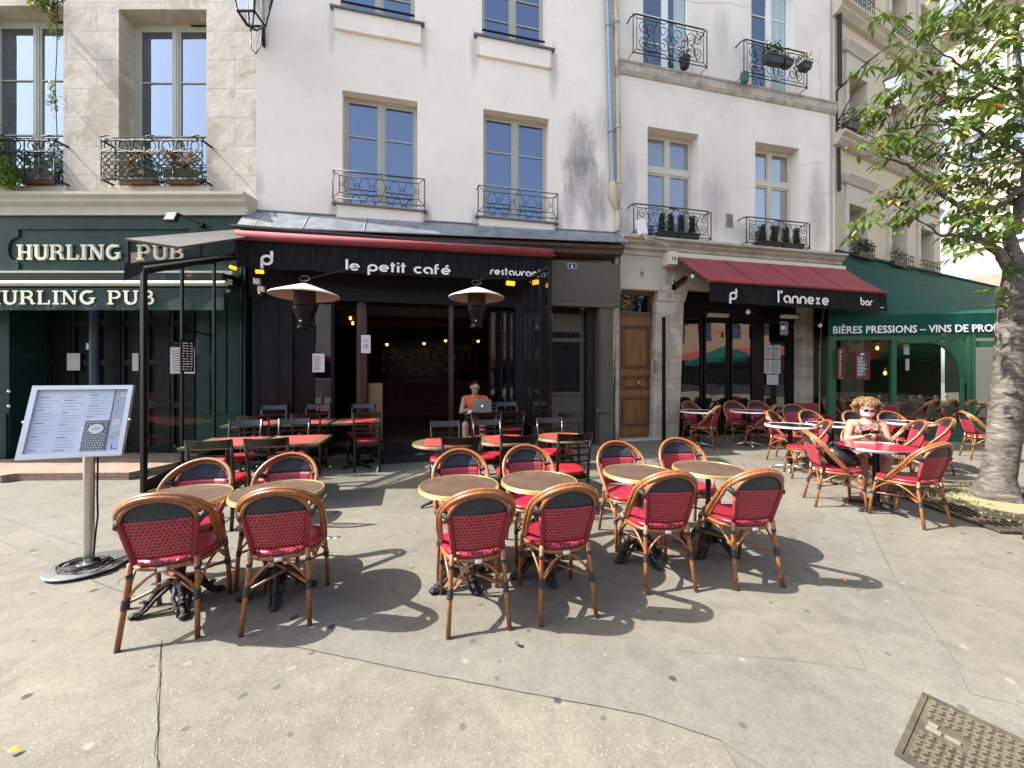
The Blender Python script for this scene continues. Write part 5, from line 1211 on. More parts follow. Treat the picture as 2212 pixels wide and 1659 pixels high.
# ================================================================ AWNINGS
def awning(name, label, P0, P1, ztop, zbot, back0, back1, red, black, texts, roll=False, ext=None):
    """P0/P1 world xy of the front top corners; back0/back1 the wall line"""
    P0, P1 = Vector(P0), Vector(P1); a = atan2(P1.y-P0.y, P1.x-P0.x); t = thing(name, label, 'awning', (P0.x, P0.y, 0), a)
    w = (P1-P0).length; Mx = (Matrix.Translation((P0.x, P0.y, 0)) @ Matrix.Rotation(a, 4, 'Z')).inverted()
    mb = MB(); mb.grid(lambda s_, v: (w*s_, -.008*sin(s_*70+v*2)-.012*(1-v), zbot+(ztop-zbot)*v+.008*sin(s_*40)*(1-v)-.02*sin(pi*s_)*1), 60, 4)
    mb.build('valance', black, t, fix=False, solid=.004)
    b0, b1 = Mx @ Vector(back0), Mx @ Vector(back1)
    mb = MB()
    mb.grid(lambda s_, v: Vector((w*s_, 0, ztop)).lerp(b0.lerp(b1, s_), v)+Vector((0, 0, -.02*sin(pi*v)+.004*sin(s_*50))), 30, 6)
    if roll: mb.tube([(0, -.03, ztop+.02), (w, -.03, ztop+.02)], .075, 14)
    else: mb.tube([(0, -.01, ztop), (w, -.01, ztop)], .035, 12)
    mb.build('canvas', red, t, fix=False, smooth=True)
    for q in (.25, .5, .75):
        sm = MB(); sm.tube([Vector((w*q, -.004, zbot+.01)), Vector((w*q, -.004, ztop-.02))], .004, 4); sm.tube([Vector((w*q, 0, ztop)).lerp(b0.lerp(b1, q), k/6)+Vector((0, 0, -.02*sin(pi*k/6)+.006)) for k in range(7)], .004, 4); sm.build('seam', black, t)
    for fn in texts: fn(t, w)
    return t, w, b0, b1
AWR = mat('canvas_red', (.19, .022, .033), .8, var=.14, vs=2, col2=(.25, .042, .055), mixs=1.2, mixlo=.3, mixhi=.8, bump=.06, bs=10, stretch=(2, .4, 1))
AWB = mat('canvas_black', (.007, .007, .008), .85, var=.5, vs=4, stretch=(5, 1, .35), col2=(.016, .015, .016), mixs=5, spec=.15)
Pl, Pr = (-4.424, 6.2), (.739, 7.14)
def t1(t, w):
    mb = MB(); fr = lambda p: (p-513)/(1190-513)
    def U(p):   # px -> local x on the valance line
        r_ = (p-CX)/F; dx, dy = Pr[0]-Pl[0], Pr[1]-Pl[1]; s_ = (r_*Pl[1]-Pl[0])/(dx-r_*dy); return s_*w
    def Z(p, py):
        s_ = U(p)/w; y = Pl[1]+(Pr[1]-Pl[1])*s_; return H+(HY-py)/F*y
    z0 = Z(750, 584.5); hh = (Z(750, 558)-z0)/1.5
    round_text(mb, 'le petit café', U(748), z0, U(973), .118, -.026, .25)
    round_text(mb, 'restaurant', U(1058.5), Z(1058, 593.5), U(1168), .088, -.026, .26)
    round_text(mb, '@', U(564), Z(570, 574), U(592), .175, -.026, .22)
    mb.build('lettering', WHITEL, t, fix=False)
AW1 = awning('awning', 'rolled-up awning with red roll and black valance lettered le petit café', Pl, Pr, 3.80, 3.31, fA.w(fA.u(530), .4, 4.02), fA.w(fA.u(1190), .4, 4.02), AWR, AWB, [t1], roll=True)
mb = MB(); 
b0, b1 = AW1[2], AW1[3]
mb.tube([b0+Vector((0, -.1, .03)), b1+Vector((0, -.1, .03))], .05, 8); mb.build('cassette', DARKW, AW1[0])
Ql, Qr = (3.98, 7.77), (8.72, 8.96)
def t2(t, w):
    mb = MB()
    def U(p):
        r_ = (p-CX)/F; dx, dy = Qr[0]-Ql[0], Qr[1]-Ql[1]; s_ = (r_*Ql[1]-Ql[0])/(dx-r_*dy); return s_*w
    def Z(p, py):
        s_ = U(p)/w; y = Ql[1]+(Qr[1]-Ql[1])*s_; return H+(HY-py)/F*y
    round_text(mb, "l'annexe", U(1677.5), Z(1680, 654), U(1787), .165, -.026, .24)
    round_text(mb, 'bar', U(1856), Z(1856, 659.5), U(1881), .115, -.026, .25)
    round_text(mb, '@', U(1573), Z(1573, 648), U(1590), .17, -.026, .22)
    mb.box(U(1899), U(1906), -.03, -.026, Z(1900, 665.5), Z(1900, 664))
    mb.build('lettering', WHITEL, t, fix=False)
ub0, ub1 = fA.u(1459.5, .22), fA.u(1820, .22)
AW2 = awning('awning', "open dark red awning over the bar, black valance lettered l'annexe", Ql, Qr, 3.49, 3.06, fA.w(ub0, .28, 4.20), fA.w(ub1, .28, 4.22), AWR, AWB, [t2])
b0, b1 = AW2[2], AW2[3]; mb = MB(); mb.box(b0.x-.02, b1.x+.03, b0.y+.0, b0.y+.2, 4.16, 4.30, 0, Matrix.Translation(b0) @ Matrix.Rotation(atan2(b1.y-b0.y, b1.x-b0.x), 4, 'Z') @ Matrix.Translation(-b0)); mb.build('cassette', CREAMF, AW2[0])
mb = MB(); Mz = Matrix.Translation(b0) @ Matrix.Rotation(atan2(b1.y-b0.y, b1.x-b0.x), 4, 'Z'); mb.box(-.24, -.03, -.05, .24, -.18, .10, 0, Mz); mb.box(-.16, -.14, -.056, -.05, -.1, -.02, 1, Mz); mb.box(-.10, -.07, -.056, -.05, -.09, -.03, 1, Mz); mb.build('motor_box', [CREAMF, BLACKM], AW2[0])
for k in (.06, .94):
    mb = MB(); mb.tube([b0.lerp(b1, k)+Vector((0, 0, -.1)), (AW2[1]*k+(.35 if k < .5 else -.35), -.0+.55, 3.75), (AW2[1]*k, .04, 3.50)], .022, 6); mb.build('arm', BLACKM, AW2[0])

# ================================================================ GLASS SCREENS either side of the cafe terrace
def screen(name, label, A, B, zA, zB, kA, kB, n, mt, gl, post=.042, top=None):
    A, B = Vector(A), Vector(B); a = atan2(B.y-A.y, B.x-A.x); w = (B-A).length; t = thing(name, label, 'screen', (A.x, A.y, 0), a)
    g = lambda s_: gz(*(A.lerp(B, s_)))
    mb = MB()
    for k in range(n+1):
        s_ = k/n; z1 = zA+(zB-zA)*s_; p = post if k in (0,) else post*.6; mb.box(w*s_-p, w*s_+p, -p, p, g(s_)-.01, z1)
    zt = lambda s_: zA+(zB-zA)*s_
    for (off, h) in ((0, .05),):
        mb.tube([(0, 0, zt(0)), (w, 0, zt(1))], .035, 6)
    mb.build('frame', mt, t)
    mb = MB(); mb.poly([(0, -.012, g(0)+.01), (w, -.012, g(1)+.01), (w, -.012, kB), (0, -.012, kA)]); mb.poly([(0, .012, g(0)+.01), (w, .012, g(1)+.01), (w, .012, kB), (0, .012, kA)]); mb.tube([(0, 0, kA), (w, 0, kB)], .02, 6); mb.build('kick_plate', mt, t, fix=False)
    mb = MB(); mb.quad((0, 0, kA), (w, 0, kB), (w, 0, zt(1)-.03), (0, 0, zt(0)-.03)); mb.build('pane', gl, t, fix=False)
    return t, w
CLG = clear_mat('glass_screen', .05, (.86, .93, .90))
SL, wL = screen('glass_screen', 'black framed glass side screen between the cafe terrace and the pub step', (-4.9, 5.12), (-4.64, 6.60), 2.95, 3.60, .14, .50, 3, BLACKM, CLG, post=.027)
mb = MB(); mb.tube([(.57, .03, 2.25), (.85, .06, 2.22), (1.05, .05, 2.2)], .016, 6); mb.box(.55, .60, .03, .05, 2.18, 2.30); mb.build('latch', BLACKM, SL)
mb = MB(); mb.tube([(0, -.03, 3.01), (wL, -.03, 3.66)], .012, 6); mb.build('rail', STEEL, SL)
CAPG = mat('cap_felt', (.06, .055, .05), .85, var=.15)
t = thing('screen_hood', 'black sloping hood with translucent strip over the left glass screen', 'canopy', (-4.99, 4.95, 0), 0)
mb = MB(); o_ = Vector((-4.99, 4.95, 0))
Q = [Vector(p)-o_ for p in ((-4.99, 4.95, 3.33), (-4.33, 5.0, 3.24), (-4.22, 6.3, 3.86), (-4.54, 6.40, 4.00))]
mb.poly(Q); mb.poly([p-Vector((0, 0, .03)) for p in Q[::-1]])
for a, b in zip(Q, Q[1:]+Q[:1]): mb.quad(a, b, b-Vector((0, 0, .03)), a-Vector((0, 0, .03)))
mb.build('hood_top', CAPG, t)
P = [Vector(p)-o_ for p in ((-4.985, 5.0, 3.00), (-4.64, 6.45, 3.60), (-4.64, 6.45, 3.84), (-4.985, 5.0, 3.31))]
mb = MB(); mb.poly(P); mb.build('side_pane', clear_mat('glass_frosty', .12, (.55, .56, .55)), t, fix=False)
mb = MB()
for a, b in zip(P, P[1:]+P[:1]): mb.tube([a, b], .022, 6)
mb.tube([P[0].lerp(P[1], .62), P[3].lerp(P[2], .62)], .018, 6)
mb.build('hood_frame', BLACKM, t)
mb = MB(); a = Vector((-4.99, 4.96, 3.02))-o_; mb.poly([a, a+Vector((.22, .02, .0)), a+Vector((.19, .02, -.13)), a+Vector((-.02, 0, -.24))]); mb.build('flap', AWB, t, fix=False, solid=.004)
SR, wR = screen('glass_screen', 'black framed glass side screen at the right end of the cafe terrace', (.57, 5.80), (.23, 7.28), 3.20, 3.34, .66, .68, 3, BLACKM, CLG, post=.024)
mb = MB()
for z in (1.0, 2.4): mb.box(.03, .06, -.045, -.03, z, z+.12)
mb.build('latch', STEEL, SR)

# ================================================================ HEATERS
def heater(label, x, y, z, r, anc):
    t = thing('patio_heater', label, 'patio heater', (x, y, z), 0, 'hanging patio heaters')
    mb = MB(); mb.lathe([(.035, .145), (.10, .125), (r*.62, .06), (r-.02, .003), (r, -.012), (r-.004, -.028), (r-.03, -.012), (r*.6, .035), (.08, .10)], 26, m=0); o = mb.build('reflector', mat('heater_white', (.50, .47, .41), .4, metal=.25, var=.08), t); 
    o.modifiers.new('b', 'BEVEL').width = .02
    RUST = mat('heater_rust', (.035, .025, .02), .7, metal=.4, var=.5, vs=20)
    mb = MB(); mb.lathe([(.09, .11), (.135, .06), (.135, -.13), (.145, -.135), (.145, -.15), (.13, -.155)], 20); mb.build('burner_mesh', RUST, t, smooth='auto')
    mb = MB(); mb.lathe([(.13, -.155), (.15, -.17), (.15, -.22), (.135, -.24), (.09, -.36), (.075, -.42), (.10, -.44), (.10, -.46), (.03, -.46)], 20); mb.build('burner_housing', BLACKM, t, smooth='auto')
    mb = MB(); mb.ell((0, -.105, -.37), (.014, .012, .014), 8, 6); mb.build('knob', CHROME, t)
    mb = MB(); ring(mb, 0, .215, .07, .035, 0, .005, 12); mb.tube([(0, 0, .20), tuple(Vector(anc)-Vector((x, y, z)))], .006, 5); mb.build('hanger', IRON, t)
heater('left of the two white patio heaters hanging before the cafe opening', -2.80, 5.2, 2.66, .44, (-2.6, 6.55, 3.42))
heater('right of the two white patio heaters hanging before the cafe opening', -.53, 5.75, 2.74, .42, (-.4, 6.93, 3.42))
# amber rotating lights on the awning, white lights & camera
def amber(label, px_, py_, d, rz, s=1):
    u, z = fA.uz(px_, py_, d); t = fA.th('amber_heater', label, 'heater lamp', 'amber heater lamps under the cafe awning', u=u, d=d, z=z, rz=rz)
    mb = MB(); mb.box(-.10*s, .10*s, -.02, .02, -.045*s, .045*s, 0, Matrix.Rotation(R(35), 4, 'X')); mb.build('glow_tube', emit_mat('amber', (1, .33, .02), 1.0) if 'amber' not in MATS else MATS['amber'], t)
    mb = MB(); mb.box(-.12*s, .12*s, .02, .06, -.06*s, .06*s, 0, Matrix.Rotation(R(35), 4, 'X')); mb.tube([(0, .04, 0), (0, .14, .16)], .012, 6); mb.build('housing', BLACKM, t, bevel=.004)
amber('amber heater lamp under the left corner of the cafe awning', 561, 587, .9, 0, .55)
amber('small amber heater lamp beside the left glass screen', 503, 578, 1.0, R(70), .5)
amber('broad amber heater lamp under the right end of the cafe awning', 1103, 612, 1.2, R(12), .75)
amber('amber heater lamp seen end-on beside the right glass screen', 1155, 610, 1.1, R(-50), .8)
def cam(label, px_, py_, kind):
    u, z = fA.uz(px_, py_, .42); t = fA.th('security_camera' if kind else 'junction_box', label, 'camera' if kind else 'box', u=u, d=.42, z=z)
    mb = MB(); mb.box(-.05, .05, -.04, .04, -.05, .05); mb.build('case', MATS['plastic_white'], t, bevel=.01)
    if kind: mb = MB(); mb.ell((0, -.03, -.10), (.05, .05, .05), 12, 8); mb.build('dome', DARKW, t, smooth=True)
cam('white dome camera under the left end of the cafe awning', 565, 625, 1); cam('small white box on the black wall above the dome camera', 556, 608, 0)
# wires under the awning
def wire(pts, label, r=.008, mt=None, sag=0):
    mb = MB(); mb.tube(pts, r, 5); tag(mb.build('cable', mt or BLACKM), label, 'cable')
wire([P2(650, 628, .9), P2(760, 640, .75), P2(900, 640, .6), P2(1050, 655, .7)], 'black cable slung between the two heaters')
def festoon(label, px_, py_, d):
    u, z = fA.uz(px_, py_, d); t = fA.th('festoon_bulb', label, 'bulb', 'white festoon bulbs under the bar awning', u=u, d=d, z=z)
    mb = MB(); mb.ell((0, 0, 0), (.045, .045, .05), 10, 8); mb.build('globe', MATS['plastic_white'], t, smooth=True); mb = MB(); mb.tube([(0, 0, .045), (0, 0, .10)], .022, 8); mb.build('socket', BLACKM, t)
for l, a, b, d in (('leftmost round festoon bulb, beside the stone pier', 1496.5, 597, .5), ('festoon bulb below the p mark of the bar awning', 1616, 674, .8), ('festoon bulb hanging in front of the small poster', 1691, 708, .7), ('festoon bulb beside the stone pilaster', 1771, 703, .6)): festoon(l, a, b, d)
wire([P2(1496, 590, .5), P2(1560, 640, .7), P2(1616, 668, .8), P2(1650, 690, .75), P2(1691, 700, .7), P2(1730, 702, .65), P2(1771, 697, .6), P2(1800, 680, .5), P2(1815, 665, .5)], 'sagging festoon cable under the bar awning', .005)
wire([P2(1782, 664, .1), P2(1775, 700, .1), P2(1771, 760, .08), P2(1770, 900, .08), P2(1769, 920, .08)], 'thin pale cable down the wall between the bar and the green terrace', .014, PB)
def infra(label, px_, py_, d, rz, w=.5, tilt=0):
    u, z = fA.uz(px_, py_, d); t = fA.th('infrared_heater', label, 'heater', 'infrared heaters under the bar awning', u=u, d=d, z=z, rz=rz)
    Mx = Matrix.Rotation(R(tilt), 4, 'Y') @ Matrix.Rotation(R(30), 4, 'X'); mb = MB(); mb.box(-w/2, w/2, 0, .09, -.06, .06, 0, Mx); mb.tube([(0, .08, 0), (0, .2, .12)], .015, 6); mb.build('housing', BLACKM, t)
    mb = MB(); mb.box(-w/2+.03, w/2-.03, -.008, 0, -.045, .045, 0, Mx); mb.build('element', mat('heater_element', (.35, .30, .26), .3, metal=.4) if tilt == 0 else mat('heater_rusty', (.16, .05, .02), .5), t)
infra('left long infrared heater over the bar window', 1551, 681, .35, 0, .62); infra('right long infrared heater over the bar door', 1705, 684, .35, 0, .58)
infra('dark infrared heater tilted against the stone pier', 1472, 613, .35, R(20), .5, -30)
# notices
def qmask(mb, w, h): mb.lathe([(w*.42, 0), (w*.42, .002), (w*.33, .002), (w*.33, 0)], 20, (0, 0, 0), 1)
def col_notice(px0, px1, py0, py1, d, label, rows=5, circ=False, bg=None):
    def ex(mb, w, h):
        if circ:
            n = 24; c = h*.38
            for rr in (w*.55,):
                for k in range(n):
                    a, b = 2*pi*k/n, 2*pi*(k+1)/n; mb.quad((rr*cos(a), -.0045, c+rr*sin(a)), (rr*cos(b), -.0045, c+rr*sin(b)), (rr*.8*cos(b), -.0045, c+rr*.8*sin(b)), (rr*.8*cos(a), -.0045, c+rr*.8*sin(a)), 1)
            mb.box(-w*.16, w*.22, -.0045, -.003, c-rr*.3, c+rr*.05, 1); mb.box(-w*.1, w*.18, -.0045, -.003, c+rr*.15, c+rr*.45, 1)
            mb.box(-w*.8, w*.6, -.0045, -.003, h*.66, h*.68, 1); mb.box(-w*.5, w*.5, -.0045, -.003, h*.71, h*.73, 1)
    return sheet(fA, px0, px1, py0, py1, d, label, rows, extra=ex, bg=bg)
col_notice(780, 800.5, 723.5, 763, .30, 'white notice with a round face-mask symbol on the dark column', 0, True)
col_notice(675, 701, 764, 804, .33, 'white printed notice on the glazed panel left of the column', 10)
for l, a, b, c, d in (('upper left printed sheet on the bar door', 1651, 1669, 745, 775.5), ('upper right printed sheet on the bar door', 1671, 1686, 745, 775.5), ('lower left printed sheet on the bar door', 1650.5, 1668, 777, 807), ('lower right printed sheet on the bar door', 1669.5, 1686, 777, 807)):
    col_notice(a, b, c, d, -.16, l, 8, bg=mat('paper_shop', (.52, .53, .52), .8))
col_notice(1656, 1681, 809, 831, -.16, 'square white sheet lowest on the bar door', 0, bg=MATS['paper_shop'])
col_notice(1685, 1702, 694, 724, .25, 'small grey-blue poster hanging above the bar door', 6, bg=mat('poster_blue', (.30, .33, .42), .8))
t = thing('notice', 'black hand-lettered notice inside the left glass screen', 'notice', (-4.74, 5.62, 1.62), R(78))
mb = MB(); mb.box(-.095, .095, -.002, .002, 0, .46, 0); 
for k in range(11):
    for q in range(3):
        x_ = -.08+q*.055+random.random()*.01; w_ = .025+random.random()*.02
        for s_ in (-1, 1): mb.box(x_, x_+w_, min(s_*.0025, s_*.004), max(s_*.0025, s_*.004), .03+k*.038, .042+k*.038, 1)
mb.build('sheet', [BLACKP, PAPER], t, fix=False)
col_notice(1956, 1980, 0, 1, 0, 'x') if False else None
for l, a, b, c, d in (('pale sheet inside the curved terrace window', 1952, 1964, 742, 766), ('tall pale sheet inside the curved terrace window, lower', 1956, 1964, 775, 800)):
    sheet(fT, a, b, c, d, -.12, l, 0, bg=MATS['paper_dim'])
# green exit sign
u, z = fA.uz(895, 660, -1.2); t = fA.th('exit_sign', 'green emergency exit sign with white arrow under the cafe ceiling', 'exit sign', u=u, d=-1.2, z=z)
mb = MB(); mb.box(-.22, .22, 0, .04, -.09, .09, 0); mb.poly([(-.14, -.002, .05), (-.04, -.002, .05), (-.09, -.002, -.05)], 1); mb.box(.05, .15, -.002, 0, -.06, -.04, 1); mb.box(.08, .11, -.002, 0, -.04, .05, 1); mb.box(.10, .15, -.002, 0, .0, .02, 1); mb.build('panel', [mat('exit_green', (.0, .11, .06), .5, emit=.25), WHITEL], t, fix=False)
u, z = fA.uz(890, 654, -1.2)
# ================================================================ PEOPLE
SKIN = mat('skin_fair', (.40, .215, .14), .5, var=.08, vs=10); SKIN2 = mat('skin_tan', (.46, .27, .19), .5, var=.08, vs=10)
def rem(o, vs, sm=4):
    m = o.modifiers.new('r', 'REMESH'); m.mode = 'VOXEL'; m.voxel_size = vs; m.use_smooth_shade = True
    if sm: s_ = o.modifiers.new('s', 'SMOOTH'); s_.iterations = sm; s_.factor = .5
def limb(mb, pts, rad, seg=12):
    P = [Vector(p) for p in pts]; Q = []; rr = []
    for i in range(len(P)-1):
        for k in range(4): Q.append(P[i].lerp(P[i+1], k/4)); rr.append(rad[i]+(rad[i+1]-rad[i])*k/4)
    Q.append(P[-1]); rr.append(rad[-1]); mb.tube(Q, rr, seg)
    for p, r in zip(P, rad): mb.ell(p, (r, r, r), 12, 8)
def hand(mb, w, d, up, side, curl=.7, s=1.0):
    """palm at w pointing along d, palm faces -up; side: +1 thumb towards +x of the hand"""
    w, d, up = Vector(w), Vector(d).normalized(), Vector(up).normalized(); x = d.cross(up).normalized()*side
    mb.tube([w, w+d*.035*s, w+d*.08*s], [.020*s, .030*s, .032*s], 10, flat=.55) if False else None
    for k in (-1.2, -.4, .4, 1.2): mb.tube([w+x*k*.008*s, w+d*.04*s+x*k*.016*s, w+d*.085*s+x*k*.019*s], [.014*s, .015*s, .013*s], 8)
    for k, L in ((1.4, .068), (.5, .076), (-.45, .072), (-1.35, .056)):
        b = w+d*.082*s+x*k*.0155*s; a1 = d*cos(curl*.5)-up*sin(curl*.5); a2 = d*cos(curl*1.1)-up*sin(curl*1.1); a3 = d*cos(curl*1.7)-up*sin(curl*1.7)
        P = [b, b+a1*L*.45*s]; P.append(P[-1]+a2*L*.32*s); P.append(P[-1]+a3*L*.26*s); mb.tube(P, [.0092*s, .0085*s, .0078*s, .0062*s], 8); mb.ell(P[-1], (.0062*s,)*3, 6, 5)
    b = w+d*.025*s+x*.026*s; P = [b, b+(d*.6+x*.8).normalized()*.035*s, b+(d*.6+x*.8).normalized()*.035*s+(d*.9+x*.1-up*.4).normalized()*.03*s]; mb.tube(P, [.013*s, .011*s, .008*s], 8); mb.ell(P[-1], (.008*s,)*3, 6, 5)
def head(mb, c, tilt, s=1.0, turn=0):
    M = Matrix.Translation(c) @ Matrix.Rotation(turn, 4, 'Z') @ Matrix.Rotation(tilt, 4, 'X')
    def e(p, r): mb.ell(M @ Vector(p)*1, [q*s for q in r], 16, 10, M=M.to_3x3()) if False else mb.ell(M @ (Vector(p)*s), [q*s for q in r], 16, 10, M=M.to_3x3())
    e((0, -.01, .03), (.074, .094, .088)); e((0, .015, -.025), (.060, .072, .085)); e((0, .045, -.085), (.036, .034, .028))
    e((0, .092, -.018), (.012, .020, .024)); e((0, .088, .0), (.009, .012, .03)); e((0, .084, -.060), (.024, .010, .007)); e((0, .081, -.071), (.020, .010, .006))
    for x in (-1, 1):
        e((x*.032, .070, .012), (.020, .014, .012)); e((x*.077, -.005, .0), (.010, .020, .030)); e((x*.030, .080, .030), (.022, .010, .007)); e((x*.035, .062, -.03), (.02, .018, .02))
    return M
def eyes(t, M, s=1.0, open_=.004):
    mb = MB()
    for x in (-1, 1): mb.ell(M @ (Vector((x*.032, .081, .010))*s), (.012*s, .006*s, open_*s), 10, 6, M=M.to_3x3())
    mb.build('eye', mat('eye_dark', (.03, .02, .015), .2), t, smooth=True)

# ---- woman at the red table
wx, wy = 4.74, 5.14; fw = (-.56, -.83); wz = gz(wx, wy)
W_ = thing('person', 'curly-haired woman in white face mask and patterned sundress at the red table', 'person', (wx, wy, wz), facing(*fw))
mb = MB()
limb(mb, [(0, -.02, .56), (0, 0, .68), (0, .0, .82), (0, -.01, .925)], [.125, .112, .125, .085])
for s_ in (-1, 1):
    mb.ell((s_*.07, -.03, .53), (.11, .13, .10)); mb.ell((s_*.070, .075, .83), (.060, .042, .060))
    limb(mb, [(s_*.09, 0, .53), (s_*.11, .42, .52)], [.088, .062]); limb(mb, [(s_*.11, .42, .52), (s_*.10, .40, .30), (s_*.09, .36, .085)], [.060, .052, .033])
    limb(mb, [(s_*.09, .34, .05), (s_*.10, .50, .03)], [.034, .024])
    limb(mb, [(s_*.155, -.015, .915), (s_*.205, .04, .70)], [.055, .040])
limb(mb, [(0, -.015, .90), (-.155, -.015, .915)], [.075, .055]); limb(mb, [(0, -.015, .90), (.155, -.015, .915)], [.075, .055])
limb(mb, [(0, -.01, .93), (0, .015, 1.02)], [.050, .046])
limb(mb, [(-.205, .04, .70), (-.10, .25, .795)], [.038, .024]); limb(mb, [(.205, .04, .70), (.05, .27, .785)], [.038, .024])
hand(mb, (-.10, .25, .795), (.85, .45, .25), (0, -.5, 1), -1, .9, .95); hand(mb, (.05, .27, .785), (-.5, .6, .35), (0, -.3, 1), 1, .8, .95)
Mh = head(mb, Vector((0, .03, 1.13)), R(-22), .98, R(6))
bd = mb.build('body', SKIN, W_, smooth=True); rem(bd, .0045, 3)
DRS = mat('dress_pink', (.30, .125, .12), .85, col2=(.055, .025, .028), mixs=42, mixlo=.50, mixhi=.53)
mb = MB()
limb(mb, [(0, -.02, .56), (0, .0, .68), (0, .004, .815)], [.142, .126, .134]); 
for s_ in (-1, 1):
    mb.ell((s_*.068, .078, .82), (.070, .050, .058)); mb.ell((s_*.07, -.03, .53), (.12, .14, .11)); limb(mb, [(s_*.085, 0, .53), (s_*.105, .30, .525)], [.108, .094])
    mb.tube([(s_*.085, .125, .86), (s_*.092, .06, .945), (s_*.095, -.02, .972), (s_*.08, -.10, .93)], .009, 6)
ds_ = mb.build('dress', DRS, W_, smooth=True); rem(ds_, .0075, 3)
HAIRW = mat('hair_fair', (.29, .175, .07), .6, var=.6, vs=60, col2=(.085, .045, .018), mixs=60)
mb = MB(); rnd = random.Random(5)
mb.ell(Mh @ Vector((0, -.035, .038)), (.094, .094, .084), 14, 10)
for k in range(330):
    th, ph = rnd.uniform(0, 2*pi), rnd.uniform(-.85, 1.5); d = Vector((cos(th)*cos(ph), sin(th)*cos(ph), sin(ph)))
    if d.y > .35 and d.z < .62: continue
    kk = rnd.uniform(.86, 1.12); p = Vector((d.x*.134*kk, -.03+d.y*.112*kk, .015+d.z*.098*kk)); a0 = rnd.uniform(0, 6.3); rr = rnd.uniform(.013, .024); e1 = d.cross(Vector((0, 0, 1)) if abs(d.z) < .9 else Vector((1, 0, 0))).normalized(); e2 = d.cross(e1)
    mb.tube([Mh @ (p+e1*rr*cos(a0+i*.9)+e2*rr*sin(a0+i*.9)+d*(i*.003)) for i in range(8)], .0045, 5)
mb.build('hair', HAIRW, W_, smooth=True)
mb = MB(); mb.grid(lambda u, v: Mh @ Vector(((u*2-1)*.066, .104-.055*abs(u*2-1)**2-.018*abs(v*2-1)**2, -.088+.078*v+.0*u)), 10, 6)
mk = mb.build('face_mask', mat('mask_white', (.78, .76, .86), .8, var=.04), W_, smooth=True, fix=False, solid=.006)
mb = MB()
for s_ in (-1, 1): mb.tube([Mh @ Vector((s_*.064, .05, -.03)), Mh @ Vector((s_*.08, .0, .0))], .0025, 4); mb.tube([Mh @ Vector((s_*.064, .05, -.06)), Mh @ Vector((s_*.08, -.01, -.02))], .0025, 4)
mb.build('strap', MATS['mask_white'], mk)
mb = MB()
for s_ in (-1, 1):
    c = Vector((s_*.034, .098, .008)); pts = [Mh @ (c+Vector((.028*cos(a*pi/8), 0, .019*sin(a*pi/8)))) for a in range(16)]; mb.tube(pts, .0035, 5, 0, closed=True); mb.face([mb.vert(p) for p in pts], 1); mb.tube([Mh @ Vector((s_*.062, .096, .014)), Mh @ Vector((s_*.080, .0, .012))], .003, 4)
mb.tube([Mh @ Vector((-.008, .1, .012)), Mh @ Vector((.008, .1, .012))], .003, 4)
mb.build('glasses', [mat('glasses_red', (.12, .02, .04), .3), mat('lens_dark', (.10, .05, .06), .15)], W_, fix=False)
Mw = Matrix.Translation((wx, wy, wz)) @ Matrix.Rotation(facing(*fw), 4, 'Z')
pw = Mw @ Vector((.01, .325, .855)); t = thing('phone', 'black phone in an open case held by the woman', 'phone', pw, facing(*fw))
mb = MB(); mb.box(-.085, -.005, -.006, .006, -.035, .035, 0, Matrix.Rotation(R(-55), 4, 'X')); mb.build('handset', mat('phone_black', (.015, .012, .02), .25), t, bevel=.003)
mb = MB(); mb.box(.0, .095, -.004, .004, -.05, .035, 0, Matrix.Rotation(R(-40), 4, 'X') @ Matrix.Rotation(R(18), 4, 'Z')); mb.build('case_flap', BLACKP, t, bevel=.003)
# bag on the chair beside her
t = thing('handbag', 'black leather handbag slumped on the seat of the chair left of the red table', 'bag', (3.97, 4.64, .475+gz(3.97, 4.64)), R(-20))
mb = MB(); mb.ell((0, 0, .10), (.17, .10, .115), 16, 10); mb.ell((-.06, .02, .14), (.10, .09, .09), 14, 8); mb.ell((.10, .0, .07), (.10, .09, .07), 14, 8); o = mb.build('body', mat('leather_black', (.012, .011, .012), .35, bump=.3, bs=30), t, smooth=True); rem(o, .01, 4)
mb = MB(); mb.tube([(-.12, .03, .18), (-.08, .05, .27), (.02, .06, .29), (.10, .04, .22), (.12, .02, .14)], .009, 6); mb.build('handle', MATS['leather_black'], t, smooth=True)

# ---- man with laptop
mx_, my_ = -.70, 7.28; mz = .15
M_ = thing('person', 'man with short dark hair in an orange sleeveless top typing behind a silver laptop', 'person', (mx_, my_, mz), facing(.06, -1))
mb = MB()
limb(mb, [(0, -.03, .56), (0, 0, .70), (0, .02, .86), (0, .02, .98)], [.145, .135, .150, .10])
for s_ in (-1, 1):
    mb.ell((s_*.08, .06, .90), (.085, .07, .07)); mb.ell((s_*.08, -.02, .54), (.10, .13, .10)); limb(mb, [(s_*.10, 0, .54), (s_*.15, .45, .53)], [.09, .068]); limb(mb, [(s_*.15, .45, .53), (s_*.15, .44, .30), (s_*.15, .40, .09)], [.064, .058, .040]); limb(mb, [(s_*.15, .38, .05), (s_*.16, .56, .03)], [.04, .03])
    limb(mb, [(0, .0, .96), (s_*.19, .01, .965)], [.08, .066]); limb(mb, [(s_*.19, .01, .965), (s_*.25, .05, .73)], [.062, .046])
limb(mb, [(-.25, .05, .73), (-.07, .26, .79)], [.044, .028]); limb(mb, [(.25, .05, .73), (.12, .28, .79)], [.044, .028])
hand(mb, (-.07, .26, .79), (.4, .9, 0), (0, 0, 1), 1, .6); hand(mb, (.12, .28, .79), (-.2, .9, 0), (0, 0, 1), -1, .6)
limb(mb, [(0, .02, .98), (-.0, .07, 1.08)], [.056, .052])
